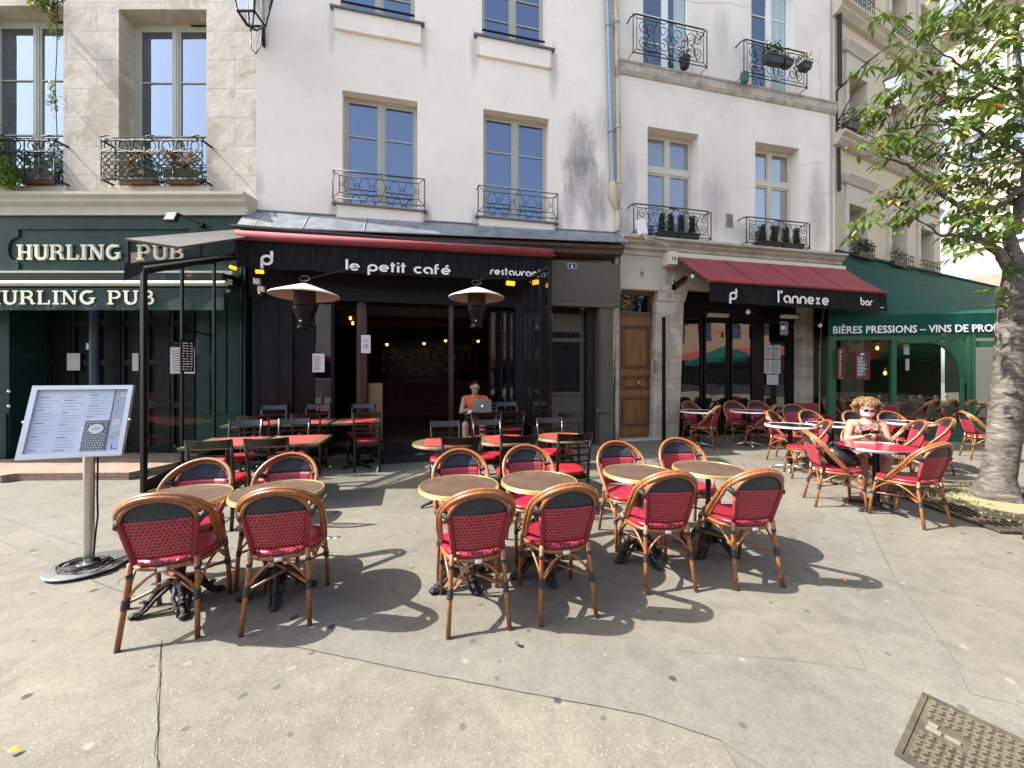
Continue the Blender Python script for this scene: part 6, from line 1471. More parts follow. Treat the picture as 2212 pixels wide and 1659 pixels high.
Mm = head(mb, Vector((.0, .09, 1.19)), R(-26), 1.06, R(14)); bd = mb.build('body', SKIN2, M_, smooth=True); rem(bd, .005, 3); eyes(M_, Mm, 1.04)
mb = MB(); limb(mb, [(0, -.03, .54), (0, 0, .70), (0, .02, .86), (0, .02, .965)], [.158, .148, .163, .108])
for s_ in (-1, 1): mb.ell((s_*.08, .062, .90), (.095, .08, .08)); limb(mb, [(0, .0, .96), (s_*.165, .01, .968)], [.092, .076])
o = mb.build('tank_top', mat('shirt_orange', (.62, .10, .03), .8, var=.12, vs=8), M_, smooth=True); rem(o, .009, 3)
mb = MB()
for s_ in (-1, 1): mb.ell((s_*.08, -.02, .54), (.11, .14, .11)); limb(mb, [(s_*.10, 0, .54), (s_*.14, .36, .535)], [.104, .090])
o = mb.build('shorts', mat('shorts_dark', (.015, .022, .02), .8), M_, smooth=True); rem(o, .01, 3)
mb = MB(); mb.ell(Mm @ Vector((0, -.022, .064)), (.080, .092, .066), 16, 10, M=Mm.to_3x3()); mb.build('hair', mat('hair_dark', (.022, .014, .010), .95, bump=.8, bs=120, spec=.05), M_, smooth=True)
mb = MB()
for s_ in (-1, 1): mb.ell(Mm @ Vector((s_*.033, .090, .034)), (.022, .006, .005), 8, 5, M=Mm.to_3x3())
mb.build('eyebrow', MATS['hair_dark'], M_)
mb = MB()
for s_ in (-1, 1): limb(mb, [(s_*.15, .38, .045), (s_*.16, .57, .03)], [.052, .042])
mb.build('shoe', BLACKP, M_, smooth=True)
# laptop
t = thing('laptop', 'open silver laptop with a white fruit emblem on its lid, on the small dark table', 'laptop', (-.53, 6.86, .903), 0)
ALU = mat('aluminium', (.42, .40, .38), .35, metal=.5, var=.03)
mb = MB(); mb.box(-.165, .165, 0, .23, .0, .016); mb.build('keyboard_base', ALU, t, bevel=.004)
Mx = Matrix.Translation((0, 0, .016)) @ Matrix.Rotation(R(14), 4, 'X'); mb = MB(); mb.box(-.165, .165, -.004, .004, 0, .225, 0, Mx); ld = mb.build('lid', ALU, t, bevel=.003)
mb = MB(); mb.ell(Mx @ Vector((0, -.0045, .108)), (.017, .002, .018), 14, 8); mb.ell(Mx @ Vector((.005, -.0045, .133)), (.006, .002, .008), 8, 5); mb.build('emblem', emit_mat('emblem_white', (.9, .9, .9), .5), ld)
# ================================================================ TREE
def bark_mat():
    m, t = nt('bark'); out = nd(t, 'ShaderNodeOutputMaterial'); p = nd(t, 'ShaderNodeBsdfPrincipled'); lk(t, p, 0, out, 0); p.inputs['Roughness'].default_value = .8
    tc = nd(t, 'ShaderNodeTexCoord'); mp = nd(t, 'ShaderNodeMapping'); mp.inputs['Scale'].default_value = (4.0, 4.0, 12); lk(t, tc, 'Object', mp, 'Vector')
    n = nd(t, 'ShaderNodeTexNoise', i_Scale=1.6, i_Detail=8.0, i_Roughness=.7, i_Distortion=.7); lk(t, mp, 0, n, 'Vector')
    n2 = nd(t, 'ShaderNodeTexNoise', i_Scale=4.0, i_Detail=6.0); lk(t, tc, 'Object', n2, 'Vector')
    cr = nd(t, 'ShaderNodeValToRGB'); lk(t, n, 0, cr, 0); e = cr.color_ramp.elements; e[0].position = .36; e[0].color = (.040, .033, .026, 1); e[1].position = .72; e[1].color = (.27, .245, .20, 1); x = e.new(.52); x.color = (.125, .108, .088, 1)
    mr = nd(t, 'ShaderNodeMapRange'); lk(t, n2, 0, mr, 0); mr.inputs[1].default_value = .3; mr.inputs[2].default_value = .7; mr.inputs[3].default_value = .6; mr.inputs[4].default_value = 1.2
    vm = nd(t, 'ShaderNodeVectorMath', operation='SCALE'); lk(t, cr, 0, vm, 0); lk(t, mr, 0, vm, 'Scale'); lk(t, vm, 0, p, 'Base Color')
    b = nd(t, 'ShaderNodeBump', i_Strength=.9, i_Distance=.03); lk(t, n, 0, b, 'Height'); lk(t, b, 0, p, 'Normal'); return m
BARK = bark_mat()
def leaf_mat(name, c, c2):
    m, t = nt(name); out = nd(t, 'ShaderNodeOutputMaterial'); p = nd(t, 'ShaderNodeBsdfPrincipled'); tr = nd(t, 'ShaderNodeBsdfTranslucent'); ad = nd(t, 'ShaderNodeMixShader', i_Fac=.32)
    tc = nd(t, 'ShaderNodeTexCoord'); n = nd(t, 'ShaderNodeTexNoise', i_Scale=5.0, i_Detail=3.0); lk(t, tc, 'Object', n, 'Vector')
    mr = nd(t, 'ShaderNodeMapRange'); lk(t, n, 0, mr, 0); mr.inputs[1].default_value = .4; mr.inputs[2].default_value = .6
    mx = nd(t, 'ShaderNodeMix', data_type='RGBA'); lk(t, mr, 0, mx, 0); mx.inputs[6].default_value = c4(c); mx.inputs[7].default_value = c4(c2)
    lk(t, mx, 2, p, 'Base Color'); p.inputs['Roughness'].default_value = .38
    vm = nd(t, 'ShaderNodeVectorMath', operation='MULTIPLY'); lk(t, mx, 2, vm, 0); vm.inputs[1].default_value = (1.6, 1.5, .5); lk(t, vm, 0, tr, 0)
    lk(t, p, 0, ad, 1); lk(t, tr, 0, ad, 2); lk(t, ad, 0, out, 0); return m
LEAF = leaf_mat('leaf_cherry', (.045, .092, .014), (.105, .155, .026))
TZ = 4.84; tx0, ty0 = (2152-CX)/F*TZ, TZ
TR = thing('tree', 'cherry tree with banded grey bark and drooping leaves at the right edge', 'tree', (tx0, ty0, 0))
def TP(px_, py_, z=TZ): return Vector(((px_-CX)/F*z-tx0, z-ty0, H+(HY-py_)/F*z))
rnd = random.Random(3)
mb = MB()
tk = [(2150, 1092, .235), (2151, 1070, .20), (2158, 1030, .168), (2166, 960, .158), (2174, 880, .158), (2182, 800, .150), (2187, 730, .148), (2190, 672, .158), (2192, 640, .150), (2200, 590, .135)]
base = len(mb.v)
mb.tube([TP(a, b) for a, b, r in tk], [r*.93 for a, b, r in tk], 20)
for i, v in enumerate(mb.v):
    p = Vector(v); n = noise.noise(p*2.2)*.030+noise.noise(p*7)*.014; f = Vector((p.x-tk[0][0]*0, p.y, 0)); k = max(0, .35-p.z)
    a = atan2(p.y, p.x-.05); mb.v[i] = (p.x*(1)+cos(a)*(n+.24*k*k*(1+sin(3*a))), p.y+sin(a)*(n+.24*k*k*(1+sin(3*a))), p.z)
for (a, b, r) in ((2176, 845, .07), (2172, 898, .04), (2190, 690, .06)): mb.ell(TP(a-6, b)+Vector((-.06, -.10, 0)), (r*.8, r, r*.7), 10, 8)
mb.build('trunk', BARK, TR, smooth=True)
limbs = [
 ([(2198, 625), (2180, 580), (2162, 548), (2125, 520), (2082, 508), (2034, 509)], [.10, .075, .065, .050, .040, .022], 0),
 ([(2046, 507), (2072, 474), (2115, 433), (2140, 400), (2150, 350), (2135, 290)], [.022, .019, .016, .014, .011, .007], -.1),
 ([(2205, 600), (2186, 540), (2180, 505), (2200, 465), (2215, 400), (2222, 300), (2205, 180), (2190, 60)], [.11, .085, .07, .065, .055, .045, .032, .02], .1),
 ([(2215, 400), (2150, 450), (2090, 450), (2040, 425), (2000, 385), (1960, 355), (1925, 345), (1880, 330)], [.05, .042, .036, .032, .028, .022, .013, .006], .25),
 ([(2212, 330), (2150, 300), (2080, 270), (2010, 268), (1940, 280), (1890, 300)], [.035, .026, .02, .014, .01, .005], .1),
 ([(2208, 220), (2150, 190), (2090, 150), (2040, 120), (2010, 95)], [.03, .022, .016, .011, .006], -.1),
 ([(2195, 90), (2140, 60), (2090, 20), (2050, -30)], [.02, .016, .012, .007], 0),
 ([(2034, 509), (1990, 480), (1930, 440), (1880, 470)], [.018, .013, .009, .005], .1),
 ([(2215, 350), (2300, 250), (2400, 200)], [.06, .04, .02], 0), ([(2200, 590), (2300, 480), (2420, 420)], [.09, .05, .03], 0),
 ([(2175, 215), (2110, 215), (2040, 225), (1975, 215)], [.015, .012, .009, .005], .35), ([(2150, 350), (2080, 360), (2020, 340)], [.014, .01, .006], -.3)]
tips = []
for pts, rr, dz in limbs:
    P = [TP(a, b, TZ+dz*(i/(len(pts)-1))) for i, (a, b) in enumerate(pts)]; rr = [r*.8 for r in rr]
    mb = MB(); Q = []; R2 = []
    for i in range(len(P)-1):
        for k in range(4): q = P[i].lerp(P[i+1], k/4); q += Vector((rnd.uniform(-1, 1), rnd.uniform(-1, 1), rnd.uniform(-1, 1)))*.012*(k > 0); Q.append(q); R2.append(rr[i]+(rr[i+1]-rr[i])*k/4)
    Q.append(P[-1]); R2.append(rr[-1]); mb.tube(Q, R2, 10 if rr[0] > .04 else 6); mb.build('branch', BARK, TR, smooth=True)
    tips += [q for q, r in zip(Q, R2) if r < .03]
# sprays of leaves: (px, py, spread px, count)
SP = [(1850, 495, 26, 7), (1868, 470, 22, 8), (1900, 480, 30, 14), (1905, 420, 30, 14), (1945, 430, 34, 22), (1960, 470, 30, 18), (1860, 320, 20, 8), (1880, 245, 26, 12), (1870, 232, 14, 5), (1905, 235, 30, 18), (1915, 290, 34, 26), (1950, 310, 34, 26), (1900, 340, 26, 12),
 (1890, 145, 20, 8), (1940, 130, 22, 10), (1970, 128, 18, 8), (1925, 100, 16, 5), (1910, 35, 20, 9), (1935, 52, 18, 7), (1985, 85, 24, 12), (2010, 60, 26, 12), (2020, 20, 24, 14), (2060, 30, 30, 22), (2100, 30, 34, 30), (2150, 30, 34, 30), (2195, 30, 34, 34), (2060, 90, 34, 26), (2110, 90, 36, 30), (2160, 90, 36, 30), (2205, 100, 34, 30),
 (1990, 140, 28, 16), (2030, 150, 34, 24), (2080, 150, 36, 32), (2130, 160, 36, 34), (2180, 170, 36, 34), (1960, 190, 30, 14), (1930, 200, 22, 9), (2000, 200, 34, 22), (2050, 210, 36, 32), (2100, 215, 36, 34), (2150, 225, 36, 36), (2200, 230, 36, 36),
 (1985, 250, 34, 24), (2030, 265, 36, 30), (2080, 270, 36, 34), (2130, 280, 36, 36), (2180, 290, 36, 36), (2000, 310, 36, 26), (2050, 320, 36, 30), (2100, 330, 36, 34), (2150, 340, 36, 36), (2200, 350, 36, 36), (1990, 360, 34, 20), (2030, 375, 34, 24), (2080, 380, 36, 30), (2130, 390, 36, 34), (2180, 400, 34, 30), (2010, 425, 30, 18), (2060, 430, 34, 24), (2110, 440, 34, 30), (2160, 445, 34, 26), (2000, 465, 26, 12), (2090, 480, 34, 22), (2140, 490, 34, 24), (2060, 525, 26, 12), (2100, 535, 22, 9), (2200, 480, 30, 18), (2160, 630, 10, 7), (2172, 655, 9, 4), (2185, 575, 16, 8), (1880, 445, 18, 6), (1975, 395, 24, 10), (2120, 490, 26, 16)]
SP += [(x, y, 60, 34) for x in (2280, 2350, 2420) for y in (20, 130, 240, 350, 450)]+[(x, -70, 60, 26) for x in (1980, 2070, 2160, 2260, 2360)]+[(x, -190, 60, 22) for x in (2080, 2200, 2320)]
mb = MB(); tw = MB()
def leaf(mb, p, d, L, wd, m=0):
    up = Vector((rnd.uniform(-.4, .4), rnd.uniform(-.4, .4), 1)); w = d.cross(up); w = w.normalized()*wd if w.length > 1e-3 else Vector((wd, 0, 0)); n = w.cross(d).normalized()
    c = [(0, 0), (.18, .62), (.42, 1.0), (.72, .62), (1.0, 0)]; sag = lambda t: -n*0-Vector((0, 0, 1))*L*.22*t*t
    mid = [mb.vert(p+d*L*t+sag(t)) for t, k in c]; l = [mb.vert(p+d*L*t+w*k+n*wd*.30*k+sag(t)) for t, k in c[1:-1]]; r_ = [mb.vert(p+d*L*t-w*k+n*wd*.30*k+sag(t)) for t, k in c[1:-1]]
    for s_ in (l, r_):
        mb.face((mid[0], mid[1], s_[0]), m); mb.face((mid[1], mid[2], s_[1], s_[0]), m); mb.face((mid[2], mid[3], s_[2], s_[1]), m); mb.face((mid[3], mid[4], s_[2]), m)
for (a, b, sp, n) in SP:
    z = TZ+rnd.uniform(-.75, .75)*(1 if a > 1950 else .4); n = int(n*2.1)
    while n > 0:
        k = min(n, rnd.randint(4, 7)); n -= k
        c = TP(a+rnd.gauss(0, sp*.55), b+rnd.gauss(0, sp*.5), z+rnd.gauss(0, .22))
        t0 = min(tips, key=lambda q: (q-c).length) if rnd.random() < .16 else None
        if t0 is not None and (t0-c).length < .6: tw.tube([t0, t0.lerp(c, .5)+Vector((0, 0, .03)), c], [.006, .0045, .003], 4)
        az = rnd.uniform(0, 2*pi) if rnd.random() < .5 else rnd.uniform(2.6, 4.4); dr = Vector((cos(az), sin(az), rnd.uniform(-.35, .05))).normalized()
        tw.tube([c-dr*.10, c+dr*.10, c+dr*.20-Vector((0, 0, .02))], [.003, .0025, .0015], 4)
        for j in range(k):
            p = c+dr*(.22*j/k-.04); sd = az+(1 if j % 2 else -1)*rnd.uniform(.3, 1.1); dd = Vector((cos(sd), sin(sd), rnd.uniform(-1.1, -.15))).normalized()
            leaf(mb, p, dd, rnd.uniform(.085, .135), rnd.uniform(.019, .029), 1 if rnd.random() < .012 else 0)
o = mb.build('crown', [LEAF, mat('leaf_yellow', (.45, .26, .03), .5)], TR, fix=False)
tag(tw.build('twig', BARK, TR), kind='stuff')
print('leaves', len(mb.f)//8)
# grate around the tree
GC = (5.95, 4.65); rz = R(-8); t = thing('tree_grate', 'rusty cast-iron tree grate with slanting slots around the tree foot', 'tree grate', (GC[0], GC[1], .012), rz)
GI = mat('grate_iron', (.055, .045, .035), .7, metal=.3, var=.4, vs=8, col2=(.12, .09, .05), mixs=4)
mb = MB()
for (a, b, c, d) in ((-1, 1, -1, -.95), (-1, 1, .95, 1), (-1, -.95, -.95, .95), (.95, 1, -.95, .95), (-.02, .02, -.95, -.38), (-.02, .02, .38, .95), (-.95, -.38, -.02, .02), (.38, .95, -.02, .02)): mb.box(a, b, c, d, 0, .022)
for qx in (-1, 1):
    for qy in (-1, 1):
        for k in range(15):
            o0 = .06+k*.062
            # slanting bars, clipped to the quadrant
            x0, y0 = (o0*1.0, .03); x1, y1 = o0+.0, .94
            p = Vector((o0, .03)); q = Vector((min(.95, o0+.28), .95)) if o0 < .67 else Vector((.95, .03+(.95-o0)/.28*.92))
            if o0 < .40: 
                tt = max(0, (.40-.03)/.92) if True else 0; p = p.lerp(q, max(0, min(1, (sqrt(max(0, .42**2-o0**2)))/.95)))
            mb.box(0, (q-p).length, -.011, .011, .001, .020, 0, Matrix.Translation((p.x*qx, p.y*qy, 0)) @ Matrix.Rotation(atan2((q.y-p.y)*qy, (q.x-p.x)*qx), 4, 'Z'))
        for rr in (.25, .5, .75): mb.box(min(0, qx*.94), max(0, qx*.94), qy*rr-.008, qy*rr+.008, .001, .019) if rr > .4 else None
mb.build('grate', GI, t)
mb = MB(); mb.box(-.97, .97, -.97, .97, -.006, .0, 0); mb.lathe([(.0, .012), (.3, .012), (.42, .004)], 24, m=1); mb.build('soil', [mat('tree_soil', (.10, .085, .06), .95, var=.4, vs=15, col2=(.22, .18, .10), mixs=6), mat('sand', (.26, .20, .11), .95, var=.2, vs=20)], t)
mb = MB()
for k in range(900):
    a = rnd.uniform(0, 2*pi); r_ = sqrt(rnd.random())*1.0; p = Vector((GC[0]+r_*cos(a)*.98, GC[1]+r_*sin(a)*.98, .012))
    if noise.noise(p*2.5) < -.02 or r_ < .24: continue
    d = Vector((rnd.uniform(-1, 1), rnd.uniform(-1, 1), rnd.uniform(.5, 2))).normalized(); leaf(mb, p, d, rnd.uniform(.03, .09), rnd.uniform(.003, .012))
tag(mb.build('weeds', GREEN3, fix=False), 'weeds and grass growing in the tree grate', 'weeds', kind='stuff')
# manhole cover
A, Bc = Vector((2.009, 1.859)), Vector((1.617, 1.589)); e2 = (Bc-A).normalized(); e1 = Vector((-e2.y, e2.x)); 
if e1.x < 0: e1 = -e1
ang = atan2(e1.y, e1.x); t = thing('manhole_cover', 'rectangular cast-iron access cover with raised studs at the bottom right corner', 'manhole cover', (A.x, A.y, .0), ang)
CI = mat('cover_iron', (.085, .072, .055), .6, metal=.4, var=.35, vs=12, col2=(.14, .115, .075), mixs=5)
mb = MB(); w_, h_ = .75, .50
mb.box(0, w_, -h_, 0, .0, .010, 0)
for (a, b, c, d) in ((-.02, w_+.02, 0, .018), (-.02, w_+.02, -h_-.018, -h_), (-.02, 0, -h_, 0), (w_, w_+.02, -h_, 0)): mb.box(a, b, c, d, 0, .016)
mb.build('frame', CI, t)
mb = MB()
for i in range(26):
    for j in range(17):
        x, y = .025+i*.0275, -.022-j*.0275-(.0137 if i % 2 else 0)
        if (x < .14 and -.27 < y < -.17) or y < -h_+.02: continue
        mb.box(-.0105, .0105, -.0045, .0045, .010, .019, 2, Matrix.Translation((x, y, 0)) @ Matrix.Rotation(R(45 if (i+j) % 2 else -45), 4, 'Z'))
for (a, b, c, d) in ((.03, .06, -.215, -.19), (.028, .075, -.25, -.225), (.085, .13, -.245, -.225)): mb.box(a, b, c, d, .010, .016, 1)
mb.build('tread', [CI, mat('cover_dust', (.17, .15, .11), .8), mat('stud_worn', (.15, .13, .095), .5, metal=.3, var=.3, vs=15)], t)
for (a, b, l) in ((712, 1162, 'left of the two small metal studs set in the asphalt'), (728, 1161, 'right of the two small metal studs set in the asphalt')):
    x, y = G(a, b); mb = MB(); mb.lathe([(.0, .008), (.022, .008), (.030, .003), (.032, .0)], 20); ring(mb, 0, 0, .001, .001, 0, .0005, 4) if False else None
    tag(mb.build('ground_stud', STEEL, loc=(x, y, .001)), l, 'stud', 'metal studs in the asphalt')
for k, (a, b, l) in enumerate(((14, 1636, 'yellow fallen leaf at the bottom left corner'), (1124, 1402, 'dark smudged leaf on the asphalt below the middle chairs'), (1820, 1255, 'small dry leaf near the right shadow'))):
    x, y = G(a, b); mb = MB(); leaf(mb, Vector((0, 0, .004)), Vector((cos(k*2+.4), sin(k*2+.4), .02)), .05, .014); tag(mb.build('fallen_leaf', MATS['leaf_yellow'] if k != 1 else BARK, fix=False, loc=(x, y, .022)), l, 'leaf')
# ================================================================ RATTAN CHAIRS AND BISTRO TABLES
RC = make_rattan('x'); used = []
def chair_feet(pa, pb, label):            # rear feet surveyed on the ground, chair looks away from them
    a, b = Vector(G(*pa)), Vector(G(*pb)); m = (a+b)/2; d = (b-a).normalized(); f = Vector((-d.y, d.x)); c = m+f*.272
    if pa[0] < 300: c -= Vector((.012, .02))
    return place(RC, used, c.x, c.y, facing(f.x, f.y), label)
chair_feet((275, 1403), (427, 1375), 'woven chair nearest the menu stand, its back to us, at the leftmost brown table')
chair_feet((524, 1375), (665, 1353), 'woven chair with its back to us at the second brown table from the left')
chair_feet((970.5, 1381), (1099, 1360.6), 'woven chair with its back to us, front left of the middle group of four')
chair_feet((1170.8, 1352), (1286, 1334.4), 'woven chair with its back to us, front right of the middle group of four')
chair_feet((1396.4, 1284.7), (1504, 1278.4), 'woven chair with its back to us, front left of the group before the oak door')
chair_feet((1590.4, 1275.4), (1692.4, 1268.6), 'woven chair with its back to us, the rightmost in the front row')
def chair_top(px_, py_, f, label, hgt=.90, dist=None, z=None):   # top of hoop surveyed
    f = Vector(f).normalized(); g = 0
    for _ in range(6):
        y = (H-hgt-g)*F/(py_-HY) if dist is None else dist; x = (px_-CX)/F*y; c = Vector((x, y))+f*.305; g = gz(c.x, c.y)
    return place(RC, used, c.x, c.y, facing(f.x, f.y), label, z)
fr = (.21, -.977)
chair_top(445, 988, fr, 'woven chair facing us behind the leftmost brown table')
chair_top(630, 976, fr, 'woven chair facing us behind the second brown table from the left')
chair_top(992.6, 967.6, fr, 'woven chair facing us behind the left table of the middle group')
chair_top(1134, 958.7, fr, 'woven chair facing us behind the right table of the middle group')
chair_top(1330, 950.7, (.12, -.99), 'woven chair facing us behind the left table before the oak door')
chair_top(1461, 944, (.05, -1), 'woven chair facing us behind the right table before the oak door')
# l'annexe terrace
chair_top(1484, 857, (.35, -.94), 'shaded woven chair against the stone pier of the bar', dist=8.75)
chair_top(1553, 869, (-.72, .69), 'shaded woven chair turned away from us at the left bar table', dist=7.75)
chair_top(1581, 857, (-.1, -1), 'shaded woven chair facing us against the bar window, between the two bar tables', dist=8.85)
chair_top(1632, 857, (-.1, -1), 'shaded woven chair facing us against the bar window, behind the right bar table', dist=9.0)
chair_top(1672, 871, (-.85, .5), 'shaded woven chair seen over the right bar table, turned left', dist=8.0)
chair_top(1711, 870, (-.2, -1), 'shaded woven chair below the printed sheets of the bar door', dist=8.3)
chair_top(1662, 880.7, (.55, -.83), 'sunlit woven chair facing us left of the black pedestal table in the sun', dist=7.15)
chair_top(1741, 880.7, (.1, -1), 'sunlit woven chair facing us behind the black pedestal table in the sun', dist=7.3)
chair_top(1790, 901, (-.93, .36), 'sunlit woven chair turned left, its back to the woman, at the black table', dist=5.85)
chair_top(1836, 884, (.05, -1), 'woven chair facing us behind the left shoulder of the woman', dist=7.2)
chair_top(1915, 884, (-.1, -1), 'woven chair facing us behind the right shoulder of the woman', dist=7.2)
# round the red table
wc = place(RC, used, 4.76, 5.16, facing(-.56, -.83), 'woven chair the woman sits on')
place(RC, used, 3.93, 4.66, R(-90-20), 'woven chair holding the black handbag, left of the red table')
place(RC, used, 4.30, 4.20, facing(-.22, .975), 'woven chair with its back to us, front right of the red table')
chair_top(1992, 905, (-.92, .38), 'woven chair turned left behind the red table, right of the woman', dist=5.85)
chair_top(2052, 903.5, (-.90, .42), 'woven chair turned left nearest the left side of the tree trunk', dist=6.2)
chair_top(2079, 881, (.88, -.46), 'woven chair turned right, just left of the tree trunk before the terrace door', dist=7.3)
place(RC, used, 7.28, 5.15, facing(-.5, .86), 'woven chair half cut off by the picture edge right of the trunk')
place(RC, used, 5.10, 3.46, facing(0, 1), 'woven chair beyond the right edge below the tree grate, only a foot visible')
# brown bistro tables
TB = make_bistro('x', group='brown topped bistro tables with brass rims'); ub_ = []
for (x, y, l) in ((-2.27, 2.63, 'leftmost brown bistro table, beside the menu stand'), (-1.675, 2.76, 'brown bistro table second from the left'),
                  (-.40, 2.91, 'brown bistro table, left one of the middle pair'), (.215, 3.04, 'brown bistro table, right one of the middle pair'),
                  (1.09, 3.30, 'brown bistro table, left one of the pair before the oak door'), (1.755, 3.44, 'brown bistro table, right one of the pair before the oak door')):
    place(TB, ub_, x, y, R(12+random.uniform(-20, 20)), l)
BT = mat('table_black', (.012, .014, .02), .16, coat=.4); ED = mat('edge_white', (.72, .72, .70), .3)
TK = make_bistro('x', r=.36, top=BT, edge=ED, ornate=False, rib=False, group='black topped tables with white rims'); uk = []
def tpos(px_, py_, dist): return ((px_-CX)/F*dist, dist)
for (a, b, d, l) in ((1509, 0, 8.05, 'black topped table in the shade beside the stone pier'), (1618, 0, 8.15, 'black topped table in the shade under the bar window'), (1707, 0, 6.35, 'black topped table in the sun, left of the woman'),
                     (1797, 0, 6.5, 'black topped table directly behind the left arm of the woman'), (1962, 0, 6.75, 'black topped table behind the woman to the right')):
    place(TK, uk, *tpos(a, b, d), R(random.uniform(0, 90)), l)
TR_ = make_bistro('round table with a red top and polished metal rim where the woman sits', r=.38, top=mat('table_red', (.52, .025, .05), .22, coat=.4, var=.05), edge=CHROME, ornate=False, rib=False, group=None)
TR_.location = (4.26, 4.50, 0)
mb = MB(); mb.box(-.09, .09, -.045, .045, 0, .012); t = thing('menu_card', 'small buff card lying on the red round table', 'card', (4.27, 4.66, .7425), R(-20)); mb.build('card', mat('card_buff', (.50, .33, .20), .6), t)
mb = MB(); mb.box(-.075, .075, -.03, .03, .012, .0135); mb.build('label_area', mat('card_grey', (.25, .22, .2), .7), t)

# ================================================================ DARK CHAIRS AND WOODEN TABLES
DC = make_dark('x'); ud = []
def dk(px_, py_, f, label, dist, z=None):
    f = Vector(f).normalized(); x = (px_-CX)/F*dist; c = Vector((x, dist))+f*.28; return place(DC, ud, c.x, c.y, facing(f.x, f.y), label, z)
tb = (.22, -.975); aw = (-.22, .975)
dk(450, 962, aw, 'black chair with its back to us at the left end of the front wooden table', 3.80)
dk(575, 955, aw, 'black chair with its back to us at the right end of the front wooden table', 3.92)
dk(532, 919, tb, 'black chair facing us behind the left front wooden table', 5.30)
dk(637, 915, tb, 'black chair facing us behind the right front wooden table', 5.45)
dk(547, 901, aw, 'black chair with its back to us at the left of the rear wooden tables', 5.55)
dk(660, 898.6, aw, 'black chair with its back to us at the middle of the rear wooden tables', 5.75)
dk(792, 897, aw, 'black chair standing free at the right end of the rear wooden tables', 5.95)
dk(594, 878.5, tb, 'black chair facing us against the black front, leftmost behind the rear tables', 6.62, .13)
dk(688, 878, tb, 'black chair facing us behind the rear tables, before the glazed panel', 6.78, .13)
dk(786, 876.7, tb, 'black chair facing us behind the rear tables, before the dark column', 6.92, .13)
dk(961.6, 911.6, tb, 'black chair facing us behind the left round table with a red mat', 5.35)
dk(1052, 909.5, tb, 'black chair facing us behind the middle round table with a red mat', 5.50)
dk(1187, 906, tb, 'black chair facing us behind the right round table with a red mat', 5.75)
dk(996, 956, (-.1, 1), 'black chair with its back to us, front of the left round table, half hidden', 4.00)
dk(1122, 953, (-.15, 1), 'black chair with its back to us, front of the middle round table, half hidden', 4.12)
dk(1243, 943, aw, 'black chair with its back to us and sunlit red seat, at the right round table', 4.25)
dk(1046, 889, aw, 'black chair with its back to us before the laptop table, left one', 6.10, .06)
dk(1108, 887.5, aw, 'black chair with its back to us before the laptop table, right one', 6.25, .06)
dk(1094, 871, tb, 'black chair facing us beside the man with the laptop', 7.15, .15)
dk(1231, 894, aw, 'black chair in the shade before the grey side door', 6.15)
mc = place(DC, ud, -.70, 7.26, facing(.06, -1), 'black chair the man sits on', .15)
# raised black platform under the man's place
t = fA.th('platform', 'low black platform under the laptop table at the cafe opening', 'platform', u=-.45, d=.36, z=0)
mb = MB(); mb.box(-.75, 1.0, -1.0, 0, 0, .148); mb.build('deck', TREAD, t)
WT = make_square('x'); uw = []
for (x, y, l) in ((-3.43, 4.66, 'wooden table with a red mat at the front left, nearer the glass screen'), (-2.71, 4.83, 'wooden table with a red mat at the front left, nearer the opening')):
    place(WT, uw, x, y, fA.a, l)
for (x, y, l) in ((-4.02, 6.05, 'leftmost wooden table of the rear row'), (-3.28, 6.21, 'middle wooden table of the rear row'), (-2.54, 6.37, 'rightmost wooden table of the rear row')):
    place(WT, uw, x, y, fA.a, l)
WRD = make_bistro('x', r=.36, top=MWOOD, edge=wood_mat('wood_edge', (.30, .2, .1), (.08, .05, .03)), h=.75, ornate=False, rib=False, group='round mottled wood tables'); uwr = []
for (px_, d, l) in ((956, 4.70, 'round wooden table with a red mat, left of three'), (1087, 4.90, 'round wooden table with a red mat, middle of three'), (1216, 5.12, 'round wooden table with a red mat, right of three')):
    place(WRD, uwr, *tpos(px_, 0, d), R(20), l)
MT = None
def placemat(x, y, z, rz, label, w=.42, d=.32, r=None):
    global MT
    if MT is None:
        mb = MB(); mb.box(-w/2, w/2, -d/2, d/2, 0, .0025); MT = mb.build('placemat', CUPRED); o = MT; tag(o, label, 'placemat', 'red paper placemats')
    else: o = MT.copy(); COL.objects.link(o)
    o.location = (x, y, z+.001); o.rotation_euler = (0, 0, rz); o['label'] = label; return o
for o, l, sc_ in ((WT, 'leftmost', 1),): pass
names = iter(['red placemat on the front wooden table nearer the glass screen', 'red placemat on the front wooden table nearer the opening', 'red placemat on the leftmost rear wooden table', 'red placemat on the middle rear wooden table', 'red placemat on the rightmost rear wooden table',
              'red placemat on the left round wooden table', 'red placemat on the middle round wooden table', 'red placemat on the right round wooden table'])
bpy.context.view_layer.update()
for o in [q for q in COL.objects if q.get('category') == 'table' and q.get('group') == 'rectangular wooden tables']:
    m = placemat(o.location.x+.04, o.location.y, o.location.z+.75, fA.a, next(names)); m.scale = (1.02, 2.0, 1)
for o in [q for q in COL.objects if q.get('category') == 'table' and q.get('group') == 'round mottled wood tables']:
    m = placemat(o.location.x, o.location.y, o.location.z+.750+.002, fA.a-.05, next(names)); m.scale = (1.0, 1.72, 1)
t = make_square('small dark wooden table carrying the laptop', w=.82, d=.55); t.location = (-.42, 6.84, .15); t.rotation_euler = (0, 0, fA.a*.4)
del t['group']
for c in t.children:
    if c.name.startswith('tabletop'): c.data = c.data.copy(); c.data.materials[0] = DARKW
